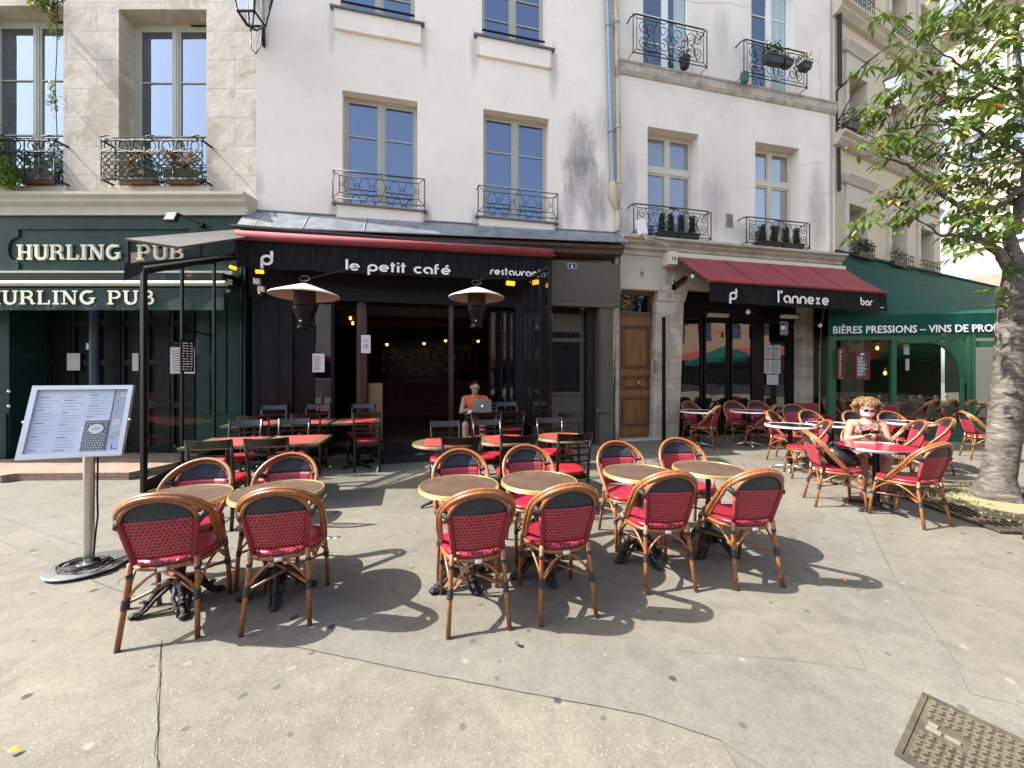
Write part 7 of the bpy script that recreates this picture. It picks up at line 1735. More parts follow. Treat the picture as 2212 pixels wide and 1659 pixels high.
mb = MB(); mb.lathe([(0, .003), (.05, .003), (.075, .014), (.077, .013), (.05, 0), (0, 0)], 20); mb.lathe([(.028, .006), (.03, .05), (.035, .06), (.032, .06), (.026, .01), (0, .008)], 16); tag(mb.build('saucer', mat('china', (.7, .7, .68), .25), loc=(-.72, 6.66, .902), smooth='auto'), 'white cup and saucer left of the laptop', 'saucer')

# ================================================================ MENU STAND
t = thing('menu_stand', 'steel menu stand with tilted glazed menu on a round base, left foreground', 'menu stand', (-3.43, 3.12, 0), 0)
mb = MB(); mb.lathe([(0, .05), (.20, .046), (.245, .040), (.25, .03), (.245, .028), (0, .028)], 40, sx=1.0, sy=1.0); mb.build('base', STEEL, t, smooth='auto')
mb = MB()
for k in range(4): a = k*pi/2+.6; mb.tube([(cos(a)*.2-.02*sin(a), sin(a)*.2+.02*cos(a), .016), (cos(a)*.2+.02*sin(a), sin(a)*.2-.02*cos(a), .016)], .016, 10)
mb.build('castor', BLACKM, t)
mb = MB(); mb.lathe([(.07, .05), (.07, .058), (.034, .06), (.034, .07)], 20); mb.tube([(0, 0, .06), (0, 0, .60)], .033, 20); mb.tube([(0, 0, .60), (.0, 0, 1.05), (.02, .04, 1.12)], .0345, 20); mb.build('pole', STEEL, t, smooth='auto')
bx = Vector((.585, .186, 0)).normalized(); lean = Vector((-.12*.30/.128*1.0, .12, 0)); c0 = Vector((-3.31+3.43, 2.88-3.12, .945)); up = Vector((-.05, .135, .545)).normalized()
BL, BR = Vector((-3.60, 2.79, .95)), Vector((-3.015, 2.976, .95)); TL_, TRr = Vector((-3.655, 2.94, 1.485)), Vector((-3.07, 3.126, 1.485))
o_ = Vector((-3.43, 3.12, 0)); BL -= o_; BR -= o_; TL_ -= o_; TRr -= o_
def MP(u, v, off=0):
    p = BL.lerp(BR, u).lerp(TL_.lerp(TRr, u), v); n = (BR-BL).cross(TL_-BL).normalized(); return p+n*off
FRM = mat('frame_alu', (.50, .52, .54), .32, metal=.6, var=.05)
def mslab(mb, u0, u1, v0, v1, a, b, m=0):
    P = [MP(u0, v0, a), MP(u1, v0, a), MP(u1, v1, a), MP(u0, v1, a), MP(u0, v0, b), MP(u1, v0, b), MP(u1, v1, b), MP(u0, v1, b)]
    k = len(mb.v); mb.v += [tuple(p) for p in P]
    for q in ((0, 3, 2, 1), (4, 5, 6, 7), (0, 1, 5, 4), (1, 2, 6, 5), (2, 3, 7, 6), (3, 0, 4, 7)): mb.face([k+i for i in q], m)
mb = MB(); mslab(mb, 0, 1, 0, .07, -.02, .012); mslab(mb, 0, 1, .94, 1, -.02, .012); mslab(mb, 0, .055, .07, .94, -.02, .012); mslab(mb, .95, 1, .07, .94, -.02, .012); mslab(mb, .01, .99, .01, .99, -.03, -.021)
mb.build('frame', FRM, t)
SH1 = mat('sheet_blue', (.60, .65, .78), .6, var=.04, col2=(.70, .74, .84), mixs=2.5); SHN = mat('sheet_grey', (.42, .45, .55), .6, var=.04)
mb = MB(); mslab(mb, .055, .80, .07, .94, -.018, -.012, 0); mslab(mb, .80, .812, .07, .94, -.018, -.011, 3); mslab(mb, .812, .95, .07, .94, -.018, -.012, 2)
mslab(mb, .56, .80, .07, .50, -.012, -.010, 3)
rr = random.Random(4)
for (u0, u1, v0, v1, n) in ((.075, .27, .12, .88, 17), (.31, .52, .1, .88, 18), (.56, .77, .55, .90, 9), (.83, .93, .60, .82, 5), (.83, .93, .25, .36, 3)):
    for k in range(n):
        v = v0+(v1-v0)*k/n; big = k % 4 == 0; mslab(mb, u0, u0+(u1-u0)*(rr.uniform(.3, .5) if big else rr.uniform(.6, 1)), v, v+(.009 if big else .005), -.012, -.0112, 3 if big else 4)
for i in range(9):                                       # white fish-scale pattern on the dark flyer
    for j in range(13):
        u = .57+i*.0255+(.0127 if j % 2 else 0); v = .085+j*.032
        if u > .785 or ((u-.68)/.085)**2+((v-.385)/.07)**2 < 1.1: continue
        mslab(mb, u, u+.011, v, v+.009, -.010, -.0095, 1); mslab(mb, u+.003, u+.008, v+.009, v+.016, -.010, -.0095, 1)
def disc(mb, u, v, ru, rv, a, m):
    c = [MP(u+ru*cos(2*pi*k/20), v+rv*sin(2*pi*k/20), a) for k in range(20)]; mb.poly(c, m)
disc(mb, .68, .385, .075, .065, -.0094, 1); mslab(mb, .635, .725, .378, .392, -.0094, -.009, 4); mslab(mb, .65, .71, .355, .362, -.0094, -.009, 4); mslab(mb, .655, .705, .41, .418, -.0094, -.009, 4)
disc(mb, .895, .875, .035, .035, -.0115, 1); disc(mb, .87, .47, .04, .04, -.0115, 1); mslab(mb, .845, .895, .465, .475, -.0114, -.011, 4); mslab(mb, .875, .915, .872, .88, -.0114, -.011, 4)
mslab(mb, .845, .945, .085, .185, -.0118, -.0108, 1); mslab(mb, .853, .937, .092, .178, -.0108, -.0104, 5)
for k, (u, v) in enumerate(((.872, .14), (.888, .14), (.904, .14), (.920, .14), (.88, .108), (.896, .108), (.912, .108))): mslab(mb, u, u+.011, v, v+.026, -.0104, -.010, 1)
mb.build('menu_sheet', [SH1, PAPER, SHN, mat('flyer_dark', (.06, .065, .085), .6), mat('ink_soft', (.22, .26, .38), .8), mat('card_blue', (.02, .16, .62), .5)], t, fix=False)
mb = MB(); mb.poly([MP(.05, .065, .004), MP(.955, .065, .004), MP(.955, .945, .004), MP(.05, .945, .004)]); mb.build('glazing', clear_mat('glass_menu', .04, (.97, .98, 1)), t, fix=False)
mb = MB(); 
for u, v in ((-.008, .5), (1.008, .5)): mb.ell(MP(u, v, 0), (.012, .012, .012), 8, 6)
mb.build('lock', CHROME, t)
mb = MB(); P = []
for k in range(70): a = k*.5; r_ = .11+.035*sin(k*.37); P.append((-3.40+r_*cos(a)*1.25, 3.06+r_*sin(a)*.9, .062+.012*abs(sin(k*.9))))
P += [(-3.36, 3.09, .12), (-3.365, 3.11, .30), (-3.37, 3.13, .42), (-3.385, 3.14, .60), (-3.39, 3.15, .95)]
P = [(-3.0, 3.28, .012), (-3.1, 3.32, .012), (-3.22, 3.28, .05)]+P
mb.tube(P, .0065, 6); tag(mb.build('cable', BLACKP, smooth=True), 'black cable coiled on the base of the menu stand', 'cable')

# ================================================================ PLANTERS, PLANTS, VINES
def planter(frame, u, z, d, w, label, leaf, n, h=.3, size=.06, box=POTB, bh=.15, cluster=None, group=None, sub=None, spike=False):
    t = frame.th('window_planter', label, 'planter', group, u=u, d=d, z=z); mb = MB()
    P = [(-w/2+.02, -.075, 0), (w/2-.02, -.075, 0), (w/2-.02, .075, 0), (-w/2+.02, .075, 0), (-w/2, -.09, bh), (w/2, -.09, bh), (w/2, .09, bh), (-w/2, .09, bh)]
    mb.v += P
    for q in ((0, 3, 2, 1), (0, 1, 5, 4), (1, 2, 6, 5), (2, 3, 7, 6), (3, 0, 4, 7)): mb.face(q)
    mb.box(-w/2-.006, w/2+.006, -.097, -.088, bh-.03, bh+.004); mb.box(-w/2-.006, w/2+.006, .088, .097, bh-.03, bh+.004); mb.quad((-w/2+.01, -.085, bh-.02), (w/2-.01, -.085, bh-.02), (w/2-.01, .085, bh-.02), (-w/2+.01, .085, bh-.02), 1)
    mb.build('box', [box, SOIL], t)
    mb = MB(); k = cluster or max(1, int(w/.17))
    for i in range(k):
        c = (-w/2+w*(i+.5)/k, 0, bh+h*.5)
        if spike:
            for _ in range(n):
                zz = random.random(); a = random.uniform(0, 6.28); r0 = .10*(1-zz*.55); p = Vector((c[0]+r0*cos(a)*.5, r0*sin(a)*.5, bh+zz*h)); dd = Vector((cos(a)*.6, sin(a)*.6, random.uniform(.4, 1))).normalized(); L = size*random.uniform(.8, 1.5); w_ = Vector((-sin(a), cos(a), 0))*L*.13; mb.face([mb.vert(x) for x in (p-w_, p+dd*L, p+w_)])
        else: leaf_cloud(mb, c, (w/k*.6, .11, h*.6), n, size)
    if sub:
        for _ in range(sub[1]): mb.ell((random.uniform(-w/2, w/2), random.uniform(-.1, .05), bh+random.uniform(.05, h)), (.018, .018, .018), 6, 4, m=1)
    mb.build('plant', [leaf, sub[0] if sub else leaf], t, fix=False); return t
zr = 4.66
for (a, b, l) in ((1419, 1457, 'left black planter with dark heather behind the left annexe balcony'), (1459, 1505, 'right black planter with dark heather behind the left annexe balcony')):
    ua, ub2 = fA.u(a, .1), fA.u(b, .1); planter(fA, (ua+ub2)/2, zr, .12, ub2-ua, l, GREEN2, 420, .38, .075, bh=.13, cluster=2, group='planters on the lower annexe balconies', spike=True)
for (a, b, l) in ((1633, 1683, 'left black planter with dark heather behind the right annexe balcony'), (1685, 1730, 'right black planter with dark heather behind the right annexe balcony')):
    ua, ub2 = fA.u(a, .1), fA.u(b, .1); planter(fA, (ua+ub2)/2, zr, .12, ub2-ua, l, GREEN2, 420, .36, .075, bh=.12, cluster=2, group='planters on the lower annexe balconies', spike=True)
PK = mat('flower_pink', (.65, .2, .18), .6); RD = mat('flower_red', (.5, .02, .03), .6)
u, z = fA.uz(1665, 143, .36); planter(fA, u, z, .42, .46, 'larger grey trough with trailing wispy plants hung on the top right annexe balcony', GREEN1, 130, .34, .07, bh=.17)
u, z = fA.uz(1694, 149, .36); planter(fA, u, z, .42, .24, 'small dark trough hung to the right of the larger trough', GREEN1, 70, .26, .06, bh=.14)
u, z = fA.uz(1733, 156, .36); planter(fA, u, z, .42, .26, 'dark trough with a pink bloom at the right end of the top annexe balcony', GREEN1, 50, .24, .05, bh=.15, sub=(PK, 5))
u, z = fA.uz(1480, 152, .15); t = fA.th('flower_pot', 'black pot with a red geranium on the top left annexe balcony', 'flower pot', u=u, d=.14, z=zT+.01)
mb = MB(); mb.lathe([(0, 0), (.09, 0), (.12, .2), (.13, .22), (.10, .22)], 16); mb.build('pot', POTB, t, smooth='auto'); mb = MB(); leaf_cloud(mb, (0, 0, .42), (.12, .1, .2), 60, .06); [mb.ell((random.uniform(-.08, .08), -.05, .5+random.uniform(0, .15)), (.025, .025, .025), 6, 4, m=1) for _ in range(5)]; mb.build('plant', [GREEN1, RD], t, fix=False)
u, z = fA.uz(1610, 166, .3); t = fA.th('watering_can', 'green box hooked on the left end of the top right annexe balcony', 'box', u=u, d=.28, z=z-.02); t.name = 'hanging_box'; mb = MB(); mb.box(-.08, .08, -.05, .05, -.1, .14); mb.build('case', mat('box_green', (.02, .10, .06), .5), t, bevel=.01)
# pub balconies: lattice, terracotta, creeper
def pub_balcony(h, tagl, cut=None):
    u0, u1 = h[0]-.08, h[1]+.10; z0, z1 = h[2]+.02, h[2]+.72
    t = fP.th('lattice_railing', f'dark iron railing with green lattice at {tagl}', 'railing', u=(u0+u1)/2, d=0, z=z0); w = (u1-u0)/2; hh = z1-z0
    mb = MB()
    for z in (hh, hh-.20, .02): mb.box(-w, w, -.24, -.21, z-.015, z+.015)
    n = 7
    for k in range(n+1): x = -w+2*w*k/n; mb.box(x-.008, x+.008, -.232, -.218, 0, hh); 
    for k in range(n): ring(mb, -w+2*w*(k+.5)/n, hh-.10, .07, .08, -.225, .008, 12)
    for s_ in (-w, w): mb.box(s_-.012, s_+.012, -.24, 0, hh-.015, hh+.015); mb.box(s_-.012, s_+.012, -.24, 0, .0, .03)
    for k in range(3): mb.tube([(-w+.1+.9*k*w, -.2, hh+.10), (-w+.02+.9*k*w, -.28, hh+.02)], .012, 5)
    mb.tube([(-w+.1, -.15, hh+.06), (w-.05, -.15, hh+.05)], .012, 5); mb.tube([(-w+.1, -.12, hh+.10), (w-.05, -.12, hh+.09)], .012, 5)
    mb.build('railing', IRON, t)
    mb = MB(); s_ = .115; k = int(2*w/s_)+5
    for i in range(-5, k):
        for dr in (1, -1):
            x0 = -w+i*s_; a = Vector((x0, -.20-.004*dr, 0)); b = Vector((x0+dr*.45, -.20-.004*dr, hh-.22))
            if dr < 0: a.x += .45; b.x = a.x-.45
            def clip(a, b):
                t0, t1 = 0, 1; dx = b.x-a.x
                for lim, sg in ((-w, 1), (w, -1)):
                    fa = sg*(a.x-lim); fb = sg*(b.x-lim)
                    if fa < 0 and fb < 0: return None
                    if fa < 0: t0 = max(t0, fa/(fa-fb))
                    if fb < 0: t1 = min(t1, fa/(fa-fb))
                return (a.lerp(b, t0), a.lerp(b, t1)) if t1 > t0 else None
            c = clip(a, b)
            if c: d = (c[1]-c[0]); mb.tube([c[0], c[1]], .011, 4)
    mb.build('lattice', mat('lattice_green', (.03, .10, .06), .6), t)
    for q, (xa, ww) in enumerate(((-w*.35, .5), (w*.45, .5))):
        tt = fP.th('window_planter', f'{"left" if q == 0 else "right"} terracotta trough behind the lattice at {tagl}', 'planter', u=(u0+u1)/2+xa, d=.08, z=z0)
        mb = MB(); mb.box(-ww/2, ww/2, -.08, .08, 0, .24); mb.box(-ww/2-.01, ww/2+.01, -.09, .09, .20, .245); mb.build('box', TERRA, tt, bevel=.01); mb = MB(); leaf_cloud(mb, (0, 0, .42), (ww*.6, .10, .26), 160, .10, up=(-.6, 1.2)); mb.build('plant', GREEN1, tt, fix=False)
    return t, w, hh
t, w, hh = pub_balcony(hp1, 'the right pub window'); DRY = mat('dry_leaf', (.34, .20, .14), .7, var=.3, vs=20, col2=(.50, .37, .28), mixs=15)
tt = fP.th('creeper', 'dried pink-brown creeper hanging over the lattice of the right pub window', 'plant', u=(hp1[0]+hp1[1])/2, d=0, z=hp1[2]); mb = MB()
for (x, z, n) in ((-.75, .3, 26), (-.72, .12, 26), (-.35, .34, 30), (-.2, .42, 30), (-.05, .46, 24), (-.35, .16, 22), (.25, .52, 26), (.35, .40, 26), (.6, .36, 34), (.72, .44, 34), (.70, .30, 20), (-.12, .2, 14)): leaf_cloud(mb, (x, -.25, z), (.10, .03, .08), int(n*1.5), .05)
mb.build('foliage', DRY, tt, fix=False); mb = MB(); mb.tube([(-.8, -.25, .05), (-.75, -.25, .35), (-.4, -.25, .35), (-.1, -.25, .48), (.3, -.25, .5), (.75, -.25, .35)], .006, 5); mb.build('stem', STEMM, tt)
pub_balcony(hp0, 'the left pub window')
tt = fP.th('bush', 'bright yellow-green bush spilling over the left pub balcony', 'bush', u=fP.u(20), d=.35, z=hp0[2]); mb = MB()
for (x, z, rx, rz_, n) in ((-.12, .95, .30, .30, 420), (-.02, .62, .30, .35, 420), (.12, .15, .42, .30, 560), (.34, .0, .28, .20, 260), (-.22, 1.22, .22, .20, 220)): leaf_cloud(mb, (x, -.02, z), (rx, .24, rz_), n, .075)
mb.build('foliage', [leaf_mat('leaf_lime', (.16, .24, .02), (.08, .15, .02))], tt, fix=False); mb = MB(); mb.tube([(-.1, .0, -.05), (-.2, 0, .5), (-.4, 0, 1.1)], .015, 5); mb.build('stem', STEMM, tt)
tt = fP.th('vine', 'thin flowering vine climbing the stone beside the left pub window', 'vine', u=fP.u(137), d=.05, z=hp0[2]); mb = MB(); tw = MB()
x0 = fP.z(137, 20)-hp0[2]
tw.tube([(0, -.04, .6), (-.01, -.05, 1.2), (-.03, -.05, 1.8), (.0, -.05, 2.4), (.01, -.05, 3.4)], .008, 5)
for (x, z, rx, rz_, n) in ((-.02, x0*.50, .06, .20, 50), (-.03, x0*.44, .05, .12, 25), (-.12, x0+.05, .3, .12, 110), (-.05, x0-.05, .12, .25, 80), (-.32, x0+.02, .15, .2, 70), (-.02, x0-.45, .08, .2, 40)): leaf_cloud(mb, (x, -.08, z), (rx, .06, rz_), n, .075)
for k in range(22): mb.ell((random.uniform(-.06, .03), -.12, random.uniform(x0*.36, x0*.56)), (.016, .016, .016), 6, 4, m=1)
mb.build('foliage', [leaf_mat('leaf_vine', (.09, .15, .03), (.05, .09, .02)), WHITEL], tt, fix=False); tw.build('stem', STEMM, tt)
for (a, b, l, n, s_) in ((1864, 548, 'leafy pot plants on the left lower sill of the ochre building', 150, .08), (1938, 553, 'plants in a trough on the middle lower sill of the ochre building', 90, .06)):
    u, z = fG.uz(a, b, .08); planter(fG, u, 4.70, .08, .75, l, GREEN1, n, .42, s_, bh=.14, cluster=3)
u, z = fG.uz(1845, 296, .1); planter(fG, u, 7.98, .08, .8, 'green trough plants on the upper sill of the ochre building', GREEN2, 80, .35, .07, bh=.15, cluster=3)
tt = thing('weed_tuft', 'green weeds at the foot of the white downpipe', 'weed', fA.w(fA.u(1320), .2, gz(2.0, 8.3))); mb = MB(); leaf_cloud(mb, (0, 0, .15), (.10, .08, .15), 70, .05); leaf_cloud(mb, (.05, 0, .03), (.2, .06, .04), 40, .04); mb.build('foliage', GREEN1, tt, fix=False)

# ================================================================ LANTERNS
def lantern(t, c, s=1.0, glow=False):
    c = Vector(c); mb = MB(); q = lambda r, z: [c+Vector((r*cos(pi/4+k*pi/2), r*sin(pi/4+k*pi/2), z)) for k in range(4)]
    a, b = q(.13*s, -.32*s), q(.24*s, .22*s)
    for i in range(4): mb.tube([a[i], b[i]], .013*s, 5); mb.tube([a[i], a[(i+1) % 4]], .013*s, 5); mb.tube([b[i], b[(i+1) % 4]], .016*s, 5)
    top = q(.27*s, .23*s); ap = q(.06*s, .42*s)
    for i in range(4): mb.quad(top[i], top[(i+1) % 4], ap[(i+1) % 4], ap[i])
    mb.poly(ap); mb.poly(top[::-1]); mb.ell(c+Vector((0, 0, .46*s)), (.03*s,)*3, 8, 6)
    lo = q(.05*s, -.42*s)
    for i in range(4): mb.tube([a[i], lo[i]], .009*s, 5)
    mb.tube([lo[0], lo[2]], .012*s, 5); mb.tube([lo[1], lo[3]], .012*s, 5); mb.build('lantern_frame', IRON, t)
    mb = MB()
    for i in range(4): mb.quad(a[i], a[(i+1) % 4], b[(i+1) % 4], b[i])
    mb.build('lantern_glass', clear_mat('glass_lantern', .3, (.75, .78, .76)) if 'glass_lantern' not in MATS else MATS['glass_lantern'], t, fix=False)
u, z = fP.uz(546, -22, .75); t = fP.th('wall_lantern', 'old street lantern on a wall bracket at the corner of the pub building', 'lantern', u=uP-.02, d=.0, z=0)
lantern(t, (u-uP+.0, -.75, z), 1.45)
mb = MB(); zz = fP.z(572, 40); mb.tube([(.16, -.0, zz-.5), (.16, -.05, zz+.6)], .03, 8); mb.tube([(.16, -.04, zz+.45), (.1, -.4, zz+.8), (u-uP, -.75, z+.68)], .022, 6); mb.tube([(.16, -.06, zz-.35), (.16, -.10, zz-.6), (.08, -.10, zz-.72), (.0, -.10, zz-.62), (-.02, -.08, zz-.3)], .010, 6); mb.build('bracket', IRON, t, smooth=True)
# scrolled bracket lamp on the ochre building
bx0 = fG.w(fG.u(1803), .05, 0); t = thing('wall_lantern', 'street lantern hanging from a scrolled iron bracket before the ochre building', 'lantern', bx0, R(-52))
zb0, zb1 = fG.z(1803, 290), fG.z(1800, 197)
mb = MB(); mb.tube([(0, 0, zb0), (0, 0, zb1)], .022, 6); Lb = 1.15
mb.tube([(0, 0, zb1), (Lb*.55, 0, zb1+.38), (Lb*.8, 0, zb1+.50), (Lb*.98, 0, zb1+.46), (Lb*1.02, 0, zb1+.30), (Lb*.94, 0, zb1+.18), (Lb*.82, 0, zb1+.20), (Lb*.78, 0, zb1+.30), (Lb*.86, 0, zb1+.35)], [.024, .022, .022, .022, .020, .018, .016, .014, .014], 8)
mb.tube([(0, 0, zb0+.25), (Lb*.30, 0, zb1-.2), (Lb*.5, 0, zb1+.34)], .014, 6); mb.ell((Lb*.5, 0, zb1+.35), (.04, .04, .04), 8, 6)
for k in range(3): mb.ell((.03, 0, zb0+.12+.1*k), (.05, .03, .03), 8, 6)
mb.tube([(Lb*.92, 0, zb1+.2), (Lb*.92, 0, zb1-.12)], .014, 6); mb.build('bracket', IRON, t, smooth=True)
lantern(t, (Lb*.92, 0, zb1-.60), 1.0)

# ================================================================ CAFE INTERIOR
def iA(px_, py_, dep): u, z = fA.uz(px_, py_, -dep); return u, z
LB = [(830, 612, 1.4), (861, 630, 1.9), (912, 632, 1.5), (921, 615, 1.2), (893, 645, 2.2), (900, 636, 2.0), (869, 626, 2.3), (1057, 635, 1.6), (990, 628, 1.9), (1012, 640, 2.4), (752, 648, 1.8), (758, 657, 2.6)]
LB = [(829, 668, 1.5), (860, 681, 2.4), (902, 672, 2.0), (921, 662, 1.7), (892, 685, 2.8), (884, 683, 3.0), (1010, 682, 2.4), (1055, 672, 1.9), (757, 687, 2.6), (762, 698, 3.2), (988, 672, 2.2)]
pos_names = ['third', 'fourth']
desc = ['first to the right of the round column', 'second from the round column', 'left of the brightest cluster under the exit sign', 'directly below the exit sign', 'lowest in the cluster below the exit sign', 'just left of the lowest cluster bulb', 'tall tube beside the thin maroon post', 'rightmost, beside the right heater', 'left of the round column, higher one', 'left of the round column, lower one', 'unlit, before the thin maroon post']
for (a, b, dp), l in zip(LB, desc):
    u, z = iA(a, b, dp); lamp_bulb(fA.w(u, -dp, z), 'filament bulb on a cord '+l, r=.032, tall=1.6, cord=max(.15, 3.05-z), group='filament bulbs on cords in the cafe')
for (a, b, dp, l) in ((836, 742, 5.0, 'leftmost'), (916, 740, 5.0, 'second from left'), (962.5, 734, 5.0, 'third from left'), (1033, 735, 5.0, 'fourth from left, behind the thin post'), (1077, 736, 4.6, 'rightmost, alone on the brown wall')):
    u, z = iA(a, b, dp); t = thing('shade_lamp', f'small glowing lamp with flat shade over the bar, {l}', 'lamp', fA.w(u, -dp, z), 0, 'small shaded lamps over the bar'); mb = MB(); mb.ell((0, 0, -.03), (.045, .045, .05), 10, 6); mb.build('bulb', MATS['bulb_glow'], t, smooth=True)
    mb = MB(); mb.lathe([(.03, .06), (.15, -.01), (.152, -.012), (.03, .05)], 20); mb.build('lamp_shade', mat('shade_brass', (.25, .16, .08), .4, metal=.5), t, smooth='auto'); mb = MB(); mb.tube([(0, 0, .05), (0, 0, 3.05-z)], .004, 4); mb.build('cord', BLACKM, t)
# counter, shelves, bottles
ub0, ub1 = fA.u(800, -4.2), fA.u(1060, -4.2)
t = fA.th('bar_counter', 'dark bar counter at the back of the cafe with shelves behind', 'counter', u=(ub0+ub1)/2, d=-4.6, z=zfl); w = (ub1-ub0)/2
mb = MB(); mb.box(-w, w, -.3, .3, 0, 1.05, 0); mb.box(-w-.03, w+.03, -.36, .34, 1.05, 1.10, 1); mb.build('counter', [BRC, DARKW], t)
mb = MB()
for z in (1.35, 1.75, 2.15): mb.box(-w, w, 1.7, 1.95, z, z+.03)
mb.box(-w, w, 1.95, 1.98, 1.1, 2.5); mb.build('shelf', DARKW, t)
BC = [mat('bottle_green', (.01, .05, .02), .15, coat=.5), mat('bottle_amber', (.16, .06, .01), .15, coat=.5), mat('bottle_clear', (.35, .35, .33), .15, coat=.5), mat('bottle_red', (.25, .02, .02), .2)]
for k in range(26):
    row = k // 13; x = (ub0+ub1)/2-w+.15+(2*w-.3)*(k % 13)/12; zz = zfl+(1.38, 1.78)[row]; o = None
    t = fA.th('bottle', '', 'bottle', 'bottles on the shelves behind the bar', u=x, d=-6.42, z=zz); t['label'] = f'bottle on the {"lower" if row == 0 else "upper"} shelf behind the bar counter'
    mb = MB(); h = random.uniform(.26, .32); mb.lathe([(0, 0), (.035, 0), (.036, h*.6), (.014, h*.78), (.013, h)], 10); mb.lathe([(.015, h*.92), (.015, h+.01), (0, h+.01)], 8); mb.build('glass', random.choice(BC), t, smooth='auto'); mb = MB(); mb.lathe([(.0365, h*.15), (.0372, h*.16), (.0372, h*.45), (.0365, h*.46)], 10); mb.build('label_band', random.choice([PAPER, CREAMF, CUPRED]), t)
uq, _ = iA(812, 900, -.02); t = fA.th('display_board', 'tall plain chipboard panel standing beside the dark column', 'board', u=uq, d=.12, z=zfl)
mb = MB(); mb.box(-.13, .13, -.012, .012, 0, 1.08); mb.build('board', wood_mat('chipboard', (.26, .16, .065), (.17, .10, .04), .6, scale=18, axis=(1, 1, 1), coat=0), t)
# green terrace interior: chairs and tables
WGR = weave_mat('weave_green', (.07, .12, .07), (.01, .02, .012)); ug = []
GCc = make_rattan('x', WGR, WGR, WGR, group='green wicker chairs inside the terrace')
for (px_, d, f, l) in ((1812, 9.45, (.6, -.8), 'green wicker chair behind the left terrace glass, leftmost'), (1850, 9.7, (.4, -.9), 'green wicker chair behind the left terrace glass beside the head of the woman'), (1965, 9.9, (.2, -1), 'green wicker chair facing us in the terrace, left of two'), (2000, 10.1, (.2, -1), 'green wicker chair facing us in the terrace, right of two'),
                       (1985, 9.15, (-.3, 1), 'green wicker chair with its back to us behind the curved window, first'), (2020, 9.1, (-.3, 1), 'green wicker chair with its back to us behind the curved window, second'), (2062, 9.05, (-.3, 1), 'green wicker chair with its back to us behind the curved window, third'), (2130, 8.95, (.2, 1), 'green wicker chair behind the terrace door by the tree')):
    x = (px_-CX)/F*d; 
    o = place(GCc, ug, x, d, facing(*f), l, .13)
gt = make_square('x', .8, .7, .75); gt.name = 'terrace_table'; gt['group'] = 'dark red tables laid inside the terrace'; ugt = []
for c in gt.children:
    if c.name.startswith('tabletop'): c.data.materials[0] = mat('table_wine', (.10, .015, .018), .3, coat=.3)
for (px_, d, l) in ((1920, 9.6, 'wine red laid table behind the left terrace post'), (2010, 9.65, 'dark red laid table behind the curved window'), (2070, 9.75, 'dark red laid table near the green door post')):
    x = (px_-CX)/F*d; o = place(gt, ugt, x, d, R(-7), l, .13)
    for k, dx in enumerate((-.2, .2)):
        mb = MB(); mb.box(-.13, .13, -.1, .1, 0, .003); q = mb.build('napkin', PAPER); q.location = (x+dx, d, .883); tag(q, f'{"left" if k == 0 else "right"} white paper setting on the {l}', 'napkin')
        mb = MB(); mb.lathe([(0, .003), (.03, .002), (.005, .01), (.004, .07), (.032, .10), (.036, .14), (.030, .18)], 12); q = mb.build('wine_glass', MATS['glass_lantern'], smooth='auto'); q.location = (x+dx+.1, d+.16, .883); tag(q, f'{"left" if k == 0 else "right"} stemmed glass on the {l}', 'glass')
# red vinyl armchairs at the foot of the terrace glass
def armchair(px_, d, l):
    x = (px_-CX)/F*d; t = thing('armchair', l, 'armchair', (x, d, gz(x, d)), fT.a, 'dark red vinyl armchairs'); V = mat('vinyl_wine', (.16, .012, .018), .35)
    mb = MB(); mb.box(-.24, .24, -.24, .24, .28, .44); mb.build('seat', V, t, bevel=.03); mb = MB(); mb.box(-.24, .24, .20, .30, .40, .86); mb.build('backrest', V, t, bevel=.03)
    for s_ in (-1, 1):
        mb = MB(); mb.box(s_*.26-.04, s_*.26+.04, -.22, .24, .28, .62); mb.build('armrest', V, t, bevel=.02)
        for q in (-1, 1): mb = MB(); mb.tube([(s_*.21, q*.2, 0), (s_*.2, q*.19, .29)], .02, 6); mb.build('leg', DARKW, t)
armchair(1757, 8.55, 'dark red vinyl armchair below the bar door sheets, left of the woman'); armchair(1935, 8.35, 'dark red vinyl armchair before the green terrace, right of the woman')

# ================================================================ BUILDINGS ACROSS THE SQUARE (seen in the glass)
def across(x0, x1, y, h, col, label, seed):
    t = thing('facing_building', label, 'building', (x1, y, 0), pi); w = x1-x0; r_ = random.Random(seed)
    hs = [(1.0+k*2.6, 2.1+k*2.6, z, z+1.9) for k in range(int((w-1)/2.6)) for z in (4.4, 7.8, 11.2) if z+2 < h]
    mb = MB(); wall(mb, 0, w, 0, h, hs, .25); mb.box(0, w, .3, 8, 0, h-.02); mb.build('wall', plaster_mat('plaster_'+str(seed), col, streak=.1), t, fix=False)
    mb = MB()
    for a, b, c, d in hs: mb.box(a, b, .2, .24, c, d)
    mb.build('window', GPc, t); mb = MB(); mb.box(0, w, -.9, 0, 2.9, 3.5); mb.build('shop_fascia', mat('fascia_'+str(seed), r_.choice([(.25, .03, .03), (.03, .1, .06), (.3, .2, .1)]), .7), t); mb = MB(); mb.box(.2, w-.2, -.02, 0, .1, 2.9); mb.build('shop_window', PGD, t)
    mb = MB(); mb.box(-.1, w+.1, -.4, 2, h, h+.3); mb.build('roof', SLATE, t)
across(-60, -18, -24, 9, (.62, .56, .45), 'pale building across the square, mirrored in the pub windows', 1)
across(-18, 2, -26, 10, (.66, .62, .55), 'cream building across the square behind the viewer', 2)
across(2, 34, -24, 9, (.55, .38, .26), 'tan building across the square, mirrored in the bar windows', 3)
across(0, 34, 0, 12, (.20, .13, .085), 'sunlit tan building at the right end of the square, mirrored in the bar windows', 4)
fb = [o for o in COL.objects if o.name.startswith('facing_building')][-1]; fb.location = (25, 8, 0); fb.rotation_euler = (0, 0, R(-90))
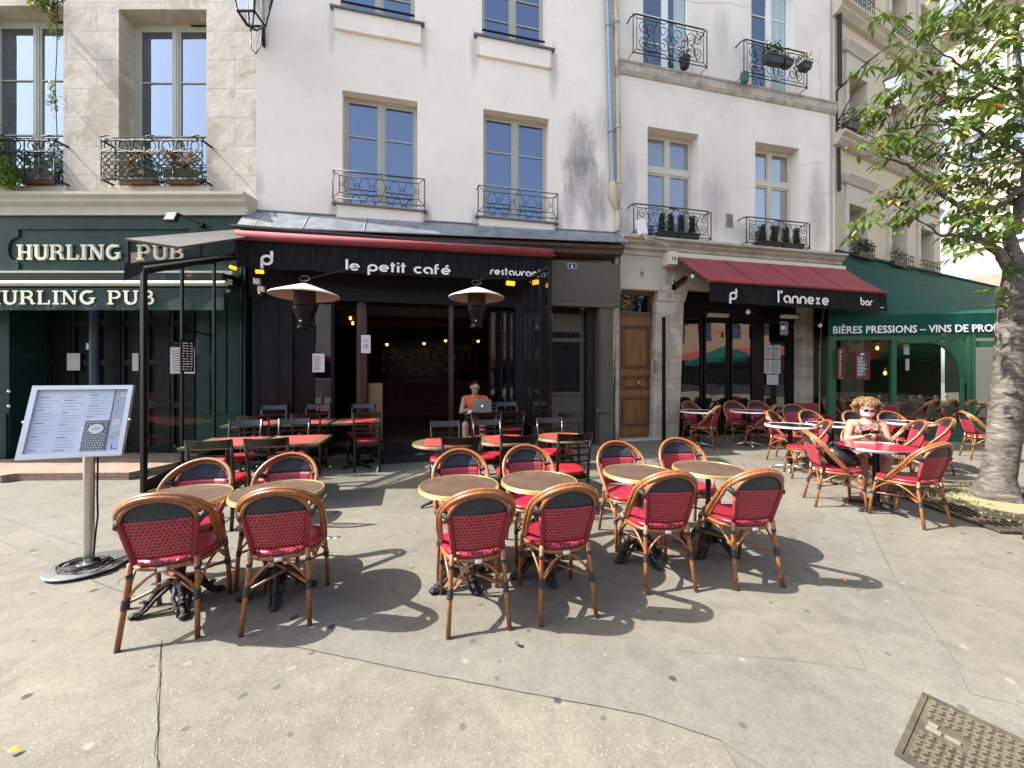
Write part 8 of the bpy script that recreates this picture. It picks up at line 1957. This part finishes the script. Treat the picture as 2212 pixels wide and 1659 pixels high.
def parasol(x, y, l):
    t = thing('parasol', l, 'parasol', (x, y, 0), .3, 'green parasols on the square'); mb = MB(); mb.lathe([(0, 2.95), (1.45, 2.35), (1.45, 2.15), (1.43, 2.35), (0, 2.9)], 8); mb.build('canopy', TGD, t, fix=False); mb = MB(); mb.tube([(0, 0, 0), (0, 0, 2.9)], .03, 8); mb.lathe([(0, .08), (.3, .08), (.3, 0)], 16); mb.build('pole', DARKW, t)
parasol(13.5, 3.5, 'green parasol mirrored in the bar windows, nearer the tree'); parasol(16.5, .5, 'green parasol mirrored in the bar windows, farther one')

# ================================================================ CAMERA, LIGHT
cam = bpy.data.cameras.new('Camera'); co = bpy.data.objects.new('Camera', cam); COL.objects.link(co); sc.camera = co
cam.sensor_width = 36; cam.lens = F/2212*36; cam.clip_end = 500; cam.clip_start = .05
co.location = (0, 0, H); co.rotation_euler = (R(90), 0, 0); cam.shift_y = -(829.5-HY)/2212
Ld = Vector((.955, .084, -1.0)).normalized()
sun = bpy.data.lights.new('Sun', 'SUN'); so = bpy.data.objects.new('Sun', sun); COL.objects.link(so); sun.energy = 4.6; sun.angle = R(.53); sun.color = (1, .955, .89)
so.rotation_euler = Ld.to_track_quat('-Z', 'Y').to_euler()
wd = bpy.data.worlds.new('World'); sc.world = wd; wd.use_nodes = True; t_ = wd.node_tree; t_.nodes.clear()
o_ = nd(t_, 'ShaderNodeOutputWorld'); bg = nd(t_, 'ShaderNodeBackground'); sk = nd(t_, 'ShaderNodeTexSky', sky_type='NISHITA', sun_disc=False)
sk.sun_elevation = math.asin(-Ld.z); sk.sun_rotation = atan2(-Ld.x, -Ld.y); sk.air_density = 1.0; sk.dust_density = 2.5; sk.altitude = 50
hs_ = nd(t_, 'ShaderNodeHueSaturation', i_Saturation=.74); lk(t_, sk, 0, hs_, 'Color'); lk(t_, hs_, 0, bg, 0); bg.inputs[1].default_value = .15; lk(t_, bg, 0, o_, 0)
sc.view_settings.view_transform = 'Standard'; sc.view_settings.look = 'None'; sc.view_settings.exposure = 1.54; sc.view_settings.gamma = 1
sc.cycles.max_bounces = 8; sc.cycles.diffuse_bounces = 4; sc.cycles.transparent_max_bounces = 16; sc.cycles.glossy_bounces = 4
sc.cycles.use_denoising = True; sc.cycles.caustics_reflective = False; sc.cycles.caustics_refractive = False; sc.cycles.sample_clamp_indirect = 8
for o in COL.objects:
    if o.get('label') and len(o['label'].split()) > 16: print('LONG', o.name, '|', o['label'])
